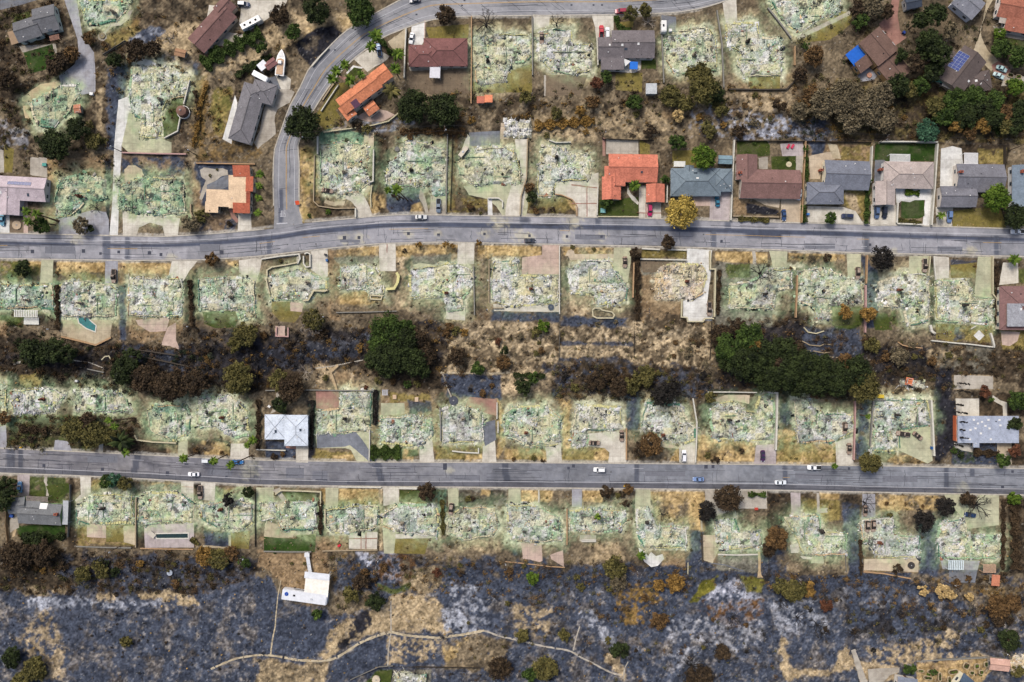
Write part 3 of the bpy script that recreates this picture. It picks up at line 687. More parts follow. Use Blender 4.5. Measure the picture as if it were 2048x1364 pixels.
# ---------------------------------------------------------------- roads
ROADM = tintmat('road_asphalt', .9, .14, .6, 5.0, .15, .15, .04)
def lerp_poly(pts, n):
    d = [0]
    for a, b in zip(pts[:-1], pts[1:]): d.append(d[-1] + math.hypot(b[0] - a[0], b[1] - a[1]))
    d = np.array(d) / d[-1]; q = np.linspace(0, 1, n); a = np.array(pts, float)
    # smooth the bends: interpolate finely, then average along the line
    x = np.interp(q, d, a[:, 0]); y = np.interp(q, d, a[:, 1]); return np.stack([x, y], -1)
def smooth(q, k=3):
    for _ in range(k):
        q2 = q.copy(); q2[1:-1] = (q[:-2] + 2 * q[1:-1] + q[2:]) / 4; q = q2
    return q
def road(name, up, lo, n, cfun, m=18, z=.02, sm=12):
    a = smooth(lerp_poly(up, n), sm); b = smooth(lerp_poly(lo, n), sm); v = np.linspace(0, 1, m)
    px = a[:, None, 0] * (1 - v) + b[:, None, 0] * v; py = a[:, None, 1] * (1 - v) + b[:, None, 1] * v
    s = np.repeat(np.linspace(0, 1, n)[:, None], m, 1); vv = np.repeat(v[None], n, 0)
    c = cfun(px, py, s, vv)
    sp = samp(SPRAY, px, py); c = c * (1 - .3 * sp[..., None]) + A(160, 165, 130) * .3 * sp[..., None]
    V = np.stack([(px - 1024) * .2, (682 - py) * .2, np.full_like(px, z)], -1).reshape(-1, 3)
    i = np.arange(n * m).reshape(n, m); F = np.stack([i[:-1, :-1], i[:-1, 1:], i[1:, 1:], i[1:, :-1]], -1).reshape(-1, 4)
    # keep faces upward
    p0, p1, p2 = V[F[0, 0]], V[F[0, 1]], V[F[0, 2]]
    if np.cross(p1 - p0, p2 - p0)[2] < 0: F = F[:, ::-1].copy()
    tag(mesh_np(name, V, F, ROADM, None, c.reshape(-1, 3)), kind='structure'); return a, b
def streak(px, py, s, v, L, seed):
    return .6 * fbm(s * L, v * 60, 14, seed, 3) + .4 * vnoise(s * L * .5, v * 90, 5, seed + 3)
MU = P('-420,467 0,467 220,472 330,474 430,468 512,461 560,456 612,446 712,437 762,432 812,430 1024,433 1274,437 1536,445 1786,451 2048,459 2480,472')
ML = P('-420,514 0,516 250,520 400,519 512,512 652,496 762,486 887,483 1024,486 1274,491 1536,498 1736,505 2048,512 2480,524')
LU = P('-420,886 0,897 175,905 275,910 512,921 750,925 1024,926 1536,930 1786,933 2048,938 2480,946')
LL = P('-420,934 0,945 150,950 275,956 512,969 762,972 1024,974 1536,979 1786,984 2048,989 2480,998')
CU = P('547,462 549,430 547,355 549,300 562,264 580,212 599,180 619,136 657,96 687,66 724,42 790,6 830,-14 1030,-24 1200,-22 1400,-34 1540,-90')
CL = P('606,450 598,420 597,380 598,330 594,287 625,222 647,187 674,150 707,117 762,75 812,55 850,42 890,34 937,32 1024,31 1236,29 1349,25 1399,17 1450,2 1580,-70')
def cm(px, py, s, v):
    t = streak(px, py, s, v, 2900, 21); q = fbm(px, py, 120, 31, 3)
    c = A(124, 126, 133) + (A(170, 169, 174) - A(124, 126, 133)) * np.clip(.55 * t + .6 * q - .1, 0, 1)[..., None]
    wl_ = .27 + .02 * np.sin(s * 9)
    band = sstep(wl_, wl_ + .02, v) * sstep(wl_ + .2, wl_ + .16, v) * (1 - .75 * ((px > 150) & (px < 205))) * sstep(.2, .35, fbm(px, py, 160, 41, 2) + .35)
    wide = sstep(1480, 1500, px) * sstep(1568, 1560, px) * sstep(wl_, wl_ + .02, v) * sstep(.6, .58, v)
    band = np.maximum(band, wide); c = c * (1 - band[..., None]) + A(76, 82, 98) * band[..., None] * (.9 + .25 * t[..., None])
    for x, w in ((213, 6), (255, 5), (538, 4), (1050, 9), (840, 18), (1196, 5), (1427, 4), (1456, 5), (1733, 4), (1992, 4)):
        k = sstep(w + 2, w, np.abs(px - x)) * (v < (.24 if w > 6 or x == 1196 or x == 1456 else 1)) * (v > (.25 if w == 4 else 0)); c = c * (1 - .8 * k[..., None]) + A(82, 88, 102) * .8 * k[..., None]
    for x, y, r in ((152, 476, 16), (690, 478, 16), (718, 476, 18), (817, 468, 15), (877, 470, 13), (1004, 446, 22), (990, 438, 16), (969, 469, 15), (1145, 446, 20), (1152, 436, 18), (1059, 472, 12), (1134, 475, 14), (1203, 473, 14), (1940, 506, 20), (1944, 496, 12), (1786, 506, 14), (346, 514, 14), (1040, 470, 20)):
        k = sstep(1.1, .2, np.hypot(px - x, (py - y) * 1.3) / r + (fbm(px, py, 5, 77, 2) - .5) * .9)[..., None] * .6; c = c * (1 - k) + A(190, 184, 160) * k
    c = c * (1 - .16 * sstep(.5, .75, fbm(px, py, 34, 301, 4)) - .1 * sstep(.6, .8, fbm(px, py, 10, 303, 3)))[..., None]
    return c * (1 - .25 * sstep(.06, 0, np.minimum(v, 1 - v)))[..., None]
def cl(px, py, s, v):
    t = streak(px, py, s, v, 2900, 51); q = fbm(px, py, 140, 61, 3); r = sstep(200, 1500, px)[..., None]
    b0 = A(106, 106, 114) * (1 - r) + A(106, 110, 119) * r; b1 = A(150, 148, 150) * (1 - r) + A(146, 149, 156) * r
    c = b0 + (b1 - b0) * np.clip(.7 * t + .5 * q - .12, 0, 1)[..., None]
    k = sstep(.785, .8, v)[..., None]; c = c * (1 - k) + A(96, 97, 104) * k * (.85 + .3 * t[..., None])
    for x, w, x2 in ((21, 8, 0), (42, 4, 0), (271, 6, -9), (512, 4, 0), (760, 6, 8), (1012, 6, 6), (1274, 4, 0), (1570, 4, 3), (1893, 5, 0), (1944, 5, 999)):
        if x2 == 999: k = ((np.abs(px - x) < 5) & (v < .3) & (v > .05)) * 1.
        else: k = sstep(w + 1.5, w, np.abs(px - x - x2 * (v - .5))) * (v < .8)
        c = c * (1 - .8 * k[..., None]) + A(72, 77, 90) * .8 * k[..., None]
    for x, y, r in ((1925, 975, 15), (900, 942, 10), (500, 940, 24)):
        k = sstep(1.1, .2, np.hypot(px - x, py - y) / r + (fbm(px, py, 5, 78, 2) - .5) * .9)[..., None] * .5; c = c * (1 - k) + A(185, 182, 160) * k
    c = c * (1 - .18 * sstep(.5, .75, fbm(px, py, 34, 305, 4)) - .1 * sstep(.6, .8, fbm(px, py, 10, 307, 3)))[..., None]
    k = sstep(4, 1.5, sdline(px, py, P('700,905 735,922 752,935')))[..., None] * .5; c = c * (1 - k) + A(60, 66, 84) * k
    return c
def cc(px, py, s, v):
    t = streak(px, py, s, v, 1500, 81); q = fbm(px, py, 90, 91, 3)
    c = A(118, 120, 126) + (A(162, 162, 165) - A(118, 120, 126)) * np.clip(.55 * t + .6 * q - .1, 0, 1)[..., None]
    k = (sstep(5.5, 4.5, np.abs(px - 561)) * sstep(377, 379, py) * (py < 447))[..., None]; c = c * (1 - .8 * k) + A(72, 78, 94) * .8 * k
    k = sstep(.86, .9, v)[..., None] * .3 + sstep(.12, .06, v)[..., None] * .2; c = c * (1 - k) + A(150, 148, 146) * k
    return c
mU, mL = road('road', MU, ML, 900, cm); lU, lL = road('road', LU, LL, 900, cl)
cU, cL = road('road', CU, CL, 420, cc, 16, .015)
def wp(q, h=0): return [W(x, y, h) for x, y in q]
CONC_K = mat('kerb_concrete', (178, 172, 160), .9, .18, .8)
def kerb(pts, t=.45, h=.12):
    mb = MB(); mb.wall(wp(pts), -.02, h, t); tag(mb.build('kerb', CONC_K), kind='structure')
def offs(a, b, d):   # shift edge a away from edge b by d pixels
    u = a - b; u = u / np.linalg.norm(u, axis=1)[:, None]; return a + u * d
def cut(q, f): return q[f(q)]
ku = offs(mU, mL, 1)[::6]; kerb(ku[ku[:, 0] < 545]); kerb(ku[ku[:, 0] > 614]); kerb(offs(mL, mU, 1)[::6])
kerb(offs(lU, lL, 1)[::6]); kerb(offs(lL, lU, 1)[::6])
kerb(offs(cU, cL, 1)[16::6]); kerb(offs(cL, cU, 1)[16::6])
# junction corners
def flatpoly(name, pts, m, z, kind='structure'):
    mb = MB(); q = wp(pts); n = len(q); ar = sum(q[i][0] * q[(i + 1) % n][1] - q[(i + 1) % n][0] * q[i][1] for i in range(n))
    if ar < 0: q = q[::-1]
    mb.add([(x, y, z) for x, y in q], [list(range(n))]); return tag(mb.build(name, m), kind=kind)
# ---- painted lines
WHITE = mat('white_road_paint', (184, 185, 190), .8, .12, 2); YEL = mat('yellow_road_paint', (178, 146, 92), .8, .15, 2)
PATCH = mat('dark_asphalt_patch', (66, 69, 80), .92, .15, 1.5); STEEL = mat('manhole_steel', (92, 92, 96), .6, .2, 3)
def stripe(name, q, w, m, z=.026):
    mb = MB(); q = np.asarray(q, float); w_ = [Vector(W(*p)) for p in q]; L = []
    for i in range(len(w_)):
        d = (w_[min(i + 1, len(w_) - 1)] - w_[max(i - 1, 0)]).normalized(); n = Vector((-d.y, d.x)) * w / 2; L += [w_[i] + n, w_[i] - n]
    mb.add([(p.x, p.y, z) for p in L], [[2 * i, 2 * i + 1, 2 * i + 3, 2 * i + 2] for i in range(len(w_) - 1)])
    return tag(mb.build(name, m), kind='structure')
def inter(a, b, v): return a * (1 - v) + b * v
stripe('edge_line', [(0, 477), (212, 481), (325, 481.5), (430, 478)] + P('512,471.5 560,466 632,456 700,450 762,446 887,443.5 1024,445.5 1324,451 1536,457 1800,464 2048,470 2300,476'), .17, WHITE)
stripe('edge_line', P('-200,927 0,934 250,945 512,958 687,963 1024,963.5 1300,965 1536,967.5 1786,974 2048,978 2300,983'), .17, WHITE)
stripe('edge_line', inter(cU, cL, .2)[14:400:3], .16, WHITE, .022); stripe('edge_line', inter(cU, cL, .83)[14:400:3], .16, WHITE, .022)
stripe('centre_line', inter(cU, cL, .49)[12:400:3], .15, YEL, .022); stripe('centre_line', inter(cU, cL, .515)[12:400:3], .15, YEL, .022)
for x0, y0, x1, y1 in ((0, 491, 15, 491), (215, 497, 275, 497.5), (519, 487, 550, 483), (605, 475, 640, 472), (778, 458.5, 856, 457), (1120, 461, 1140, 461.5), (1411, 469, 1500, 471), (1500, 471, 1610, 474.5), (1714, 478, 1738, 478.5), (1966, 485, 2003, 485.5), (1566, 955, 1580, 955)):
    stripe('centre_line', [(x0, y0), ((x0 + x1) / 2, (y0 + y1) / 2), (x1, y1)], .16, YEL)
for x0, y0, x1, y1 in ((-4, 505, 10, 505), (249, 511, 270, 511.5), (520, 500, 545, 498), (820, 471.5, 880, 472), (1117, 476, 1140, 476.5), (1412, 482, 1440, 485), (1590, 490, 1680, 491), (1722, 493, 1734, 493), (1982, 500, 2001, 500), (5, 907, 62, 910), (261, 919.5, 288, 920.5), (352, 925, 388, 926), (498, 931, 525, 932), (744, 935.5, 773, 936), (998, 936, 1022, 936.5), (1265, 936.5, 1287, 936.8), (1552, 940, 1587, 940.5), (1874, 945, 1912, 945.5)):
    stripe('parking_mark', [(x0, y0), ((x0 + x1) / 2, (y0 + y1) / 2), (x1, y1)], .13, WHITE)
stripe('stop_line', P('553,447.5 564,446.8 575,446'), .45, WHITE, .024)
def dark_patch(x, y, w, h, r=0, m=PATCH, z=.0245, nm='road_patch'):
    ca, sa = math.cos(r), math.sin(r); flatpoly(nm, [(x + a * w / 2 * ca - b * h / 2 * sa, y + a * w / 2 * sa + b * h / 2 * ca) for a, b in ((-1, -1), (1, -1), (1, 1), (-1, 1))], m, z)
for x, y in ((65, 503), (167, 502), (201, 507), (237.5, 504), (299, 506), (322, 509), (443.5, 504.5), (689, 475.5), (718, 475), (817, 467), (877, 470), (969, 468), (1059, 471.5), (1134, 473), (1203, 473), (1443, 482.5), (1740, 489.5), (88, 931), (205, 938.5), (335, 947), (453, 954), (697, 964), (1137, 936), (1147, 932), (1412, 933.5), (1426, 933), (1698, 937), (2025, 943), (2005, 974)):
    w = 5 + (x % 3); dark_patch(x, y, w, w * 1.05 if x != 335 else 9)
dark_patch(890, 933, 8, 13); dark_patch(373, 928, 8, 4); dark_patch(643, 961, 24, 5); dark_patch(1496, 462, 0.1, .1)
for x, y in ((575, 489), (632, 488), (1222, 944), (1407, 469), (924, 11), (1143, 10), (1204, 10), (1187, 10), (833, 29), (929, 1.), (670, 100)): dark_patch(x, y, 4 if y < 200 else 3, 3, 0, PATCH if y < 200 else STEEL, .0285, 'manhole_cover')
OLDP = mat('old_asphalt_patch', (112, 114, 122), .92, .1, 1.2)
for x, y, w, h in ((590, 946, 36, 20), (640, 950, 30, 16), (930, 955, 60, 10), (1330, 948, 80, 9), (1620, 952, 60, 11), (1800, 958, 70, 12), (205, 918, 60, 14), (440, 945, 50, 12), (120, 500, 60, 14), (420, 495, 40, 14), (700, 482, 40, 6), (1180, 474, 60, 10), (1330, 480, 50, 9), (1640, 492, 60, 10), (1900, 498, 50, 10)): dark_patch(x, y, w, h, .012, OLDP, .0232, 'road_patch')
# STOP written for traffic coming down the hill
LET = {'S': '0,0 1,0 1,.5 0,.5 0,1 1,1', 'T': '.5,0 .5,1;0,1 1,1', 'O': '0,0 1,0 1,1 0,1 0,0', 'P': '0,0 0,1 1,1 1,.5 0,.5'}
def lettering(word, x, y, cw, ch, w, m, up=-1, z=.028, name='road_lettering', gap=1.45):
    """x,y photo pixels of the word's middle; up=-1: the letters' tops point down the photo"""
    mb = MB(); n = len(word); wx, wy = W(x, y)
    for i, chh in enumerate(word):
        ox = (i - (n - 1) / 2) * cw * gap
        for st in LET[chh].split(';'):
            q = [Vector((wx + up * (ox + (a - .5) * cw), wy + up * (b - .5) * ch)) for a, b in P(st)]
            for a, b in zip(q[:-1], q[1:]):
                d = (b - a).normalized(); nn = Vector((-d.y, d.x)) * w / 2; d = d * w / 2
                k = len(mb.v); z2 = z + .0005 * (k % 7)
                mb.add([(*(a - d + nn), z2), (*(a - d - nn), z2), (*(b + d - nn), z2), (*(b + d + nn), z2)], [[0, 1, 2, 3]])
    return tag(mb.build(name, m), kind='structure')
lettering('STOP', 565.5, 427.5, .38, 2.3, .15, WHITE, -1)
# tar-dark cracks: long seams and short cross cracks
rnd = random.Random(5); CRK = mat('crack_tar', (62, 64, 72), .95, .1, 3)
def cracks(a, b, n, seed, z=.0235):
    r = random.Random(seed); mb = MB()
    def strip(q, w):
        w_ = [Vector(W(*p)) for p in q]; L = []
        for i in range(len(w_)):
            d = (w_[min(i + 1, len(w_) - 1)] - w_[max(i - 1, 0)])
            if d.length < 1e-5: return
            d.normalize(); nn = Vector((-d.y, d.x)) * w / 2; L += [w_[i] + nn, w_[i] - nn]
        mb.add([(p.x, p.y, z) for p in L], [[2 * i, 2 * i + 1, 2 * i + 3, 2 * i + 2] for i in range(len(w_) - 1)])
    N = len(a)
    for k in range(n):
        i = r.randrange(10, N - 60); v = r.uniform(.1, .97)
        if r.random() < .5:      # along
            L = r.randrange(8, 46); q = []
            for j in range(0, L, 2):
                v += r.uniform(-.008, .008); q.append(a[i + j] * (1 - v) + b[i + j] * v)
            strip(q, r.uniform(.09, .2))
        else:                    # across
            q = []; v1 = min(1, v + r.uniform(.15, .6)); x = 0; st = 7
            for j in range(st + 1):
                x += r.uniform(-1.2, 1.2); vv = v + (v1 - v) * j / st; p = a[i] * (1 - vv) + b[i] * vv; q.append((p[0] + x, p[1]))
            strip(q, r.uniform(.09, .17))
    tag(mb.build('road_crack', CRK), kind='structure')
cracks(mU, mL, 260, 1); cracks(lU, lL, 280, 2); cracks(cU, cL, 90, 3, .0195)
# ---------------------------------------------------------------- drives, patios, paths, lawns
SHEET = tintmat('sheet_concrete', .9, .16, .8, 5.0, .15, .15, .03)
def joints(m):
    nt = m.node_tree; N = nt.nodes; Lk = nt.links; b = N['Principled BSDF']; src = b.inputs['Base Color'].links[0].from_socket; bt = N.new('ShaderNodeTexBrick'); bt.offset = 0; bt.inputs['Color1'].default_value = bt.inputs['Color2'].default_value = (1, 1, 1, 1); bt.inputs['Mortar'].default_value = (.72, .72, .72, 1); bt.inputs['Scale'].default_value = 1; bt.inputs['Mortar Size'].default_value = .05; bt.inputs['Brick Width'].default_value = 3.1; bt.inputs['Row Height'].default_value = 3.3
    tc = N.new('ShaderNodeTexCoord'); Lk.new(tc.outputs['Object'], bt.inputs['Vector']); vm = N.new('ShaderNodeVectorMath'); vm.operation = 'MULTIPLY'; Lk.new(src, vm.inputs[0]); Lk.new(bt.outputs['Color'], vm.inputs[1]); Lk.new(vm.outputs[0], b.inputs['Base Color'])
joints(SHEET)
LAWNM = tintmat('short_grass', .95, .3, 1.0, 8.0, .5, .08, .1)
SP = dict(conc=((182, 176, 163), (214, 209, 196)), white=((196, 196, 192), (226, 225, 220)), grey=((138, 139, 146), (166, 166, 172)), beige=((170, 154, 132), (204, 188, 164)),
          pink=((172, 150, 138), (200, 178, 164)), brick=((136, 100, 90), (168, 128, 116)), lawn=((48, 62, 26), (78, 86, 40)), dlawn=((34, 56, 20), (56, 78, 32)), olive=((98, 92, 46), (136, 122, 70)),
          tar=((92, 96, 106), (120, 124, 132)), gravel=((150, 142, 130), (184, 178, 166)), mauve=((160, 150, 150), (188, 178, 176)), tan=((168, 146, 112), (196, 174, 140)), dgrey=((92, 96, 104), (128, 132, 140)), green=((158, 160, 134), (192, 190, 160)), mud=((96, 84, 70), (128, 112, 92)), sand=((158, 144, 118), (194, 182, 156)))
SHN = 0; PAVED = []
from mathutils.geometry import tessellate_polygon
def sheet(name, kind, pts, z=None, step=4.0, spray=1.0, dirt=.3):
    global SHN
    if name not in ('lawn', 'yard'): PAVED.append(pts)
    SHN += 1; z = .006 + .0004 * (SHN % 60) if z is None else z
    bm = bmesh.new(); q = [(x, y) for x, y in pts]; n = len(q)
    ar = sum(q[i][0] * q[(i + 1) % n][1] - q[(i + 1) % n][0] * q[i][1] for i in range(n))
    if ar > 0: q = q[::-1]
    vs = [bm.verts.new((x, -y, 0)) for x, y in q]
    for t3 in tessellate_polygon([[Vector((x, -y, 0)) for x, y in q]]):
        try: bm.faces.new([vs[i] for i in t3])
        except ValueError: pass
    bmesh.ops.recalc_face_normals(bm, faces=bm.faces[:])
    for f in bm.faces:
        f.normal_update()
        if f.normal.z < 0: f.normal_flip()
    xs = [p[0] for p in q]; ys = [p[1] for p in q]
    for ax, lo, hi in ((0, min(xs), max(xs)), (1, -max(ys), -min(ys))):
        v = math.ceil(lo / step) * step
        while v < hi:
            co = (v, 0, 0) if ax == 0 else (0, v, 0); no = (1, 0, 0) if ax == 0 else (0, 1, 0)
            bmesh.ops.bisect_plane(bm, geom=bm.verts[:] + bm.edges[:] + bm.faces[:], plane_co=co, plane_no=no); v += step
    bm.verts.index_update(); px = np.array([v.co.x for v in bm.verts]); py = np.array([-v.co.y for v in bm.verts])
    F = [[v.index for v in f.verts] for f in bm.faces]; bm.free()
    a, b = (A(*c) for c in SP[kind]); t = np.clip(.55 * fbm(px, py, 26, 12, 4) + .45 * fbm(px, py, 7, 13, 2), 0, 1)[:, None]; c = a + (b - a) * t
    s = np.clip(samp(SPRAY, px, py) * 1.15, 0, 1)[:, None] * spray * .95 * (.45 + .55 * sstep(.35, .65, fbm(px, py, 12, 19, 3)))[:, None]; c = c * (1 - s) + (A(142, 172, 128) + (A(196, 204, 156) - A(142, 172, 128)) * t) * s
    if dirt:
        k = sstep(.5, .8, fbm(px, py, 14, 15, 4))[:, None] * dirt * .8; c = c * (1 - k) + A(112, 102, 86) * k
    j = 1.6 if kind in ('lawn', 'olive', 'mud', 'sand', 'gravel', 'tan') else .7
    qx = px + (vnoise(px, py, 5, 61) - .5) * j; qy = py + (vnoise(px, py, 5, 62) - .5) * j
    V = np.stack([(qx - 1024) * .2, (682 - qy) * .2, np.full_like(px, z)], -1)
    return tag(mesh_np(name, V, F, LAWNM if kind in ('lawn', 'dlawn', 'olive') else SHEET, None, c), kind='structure')
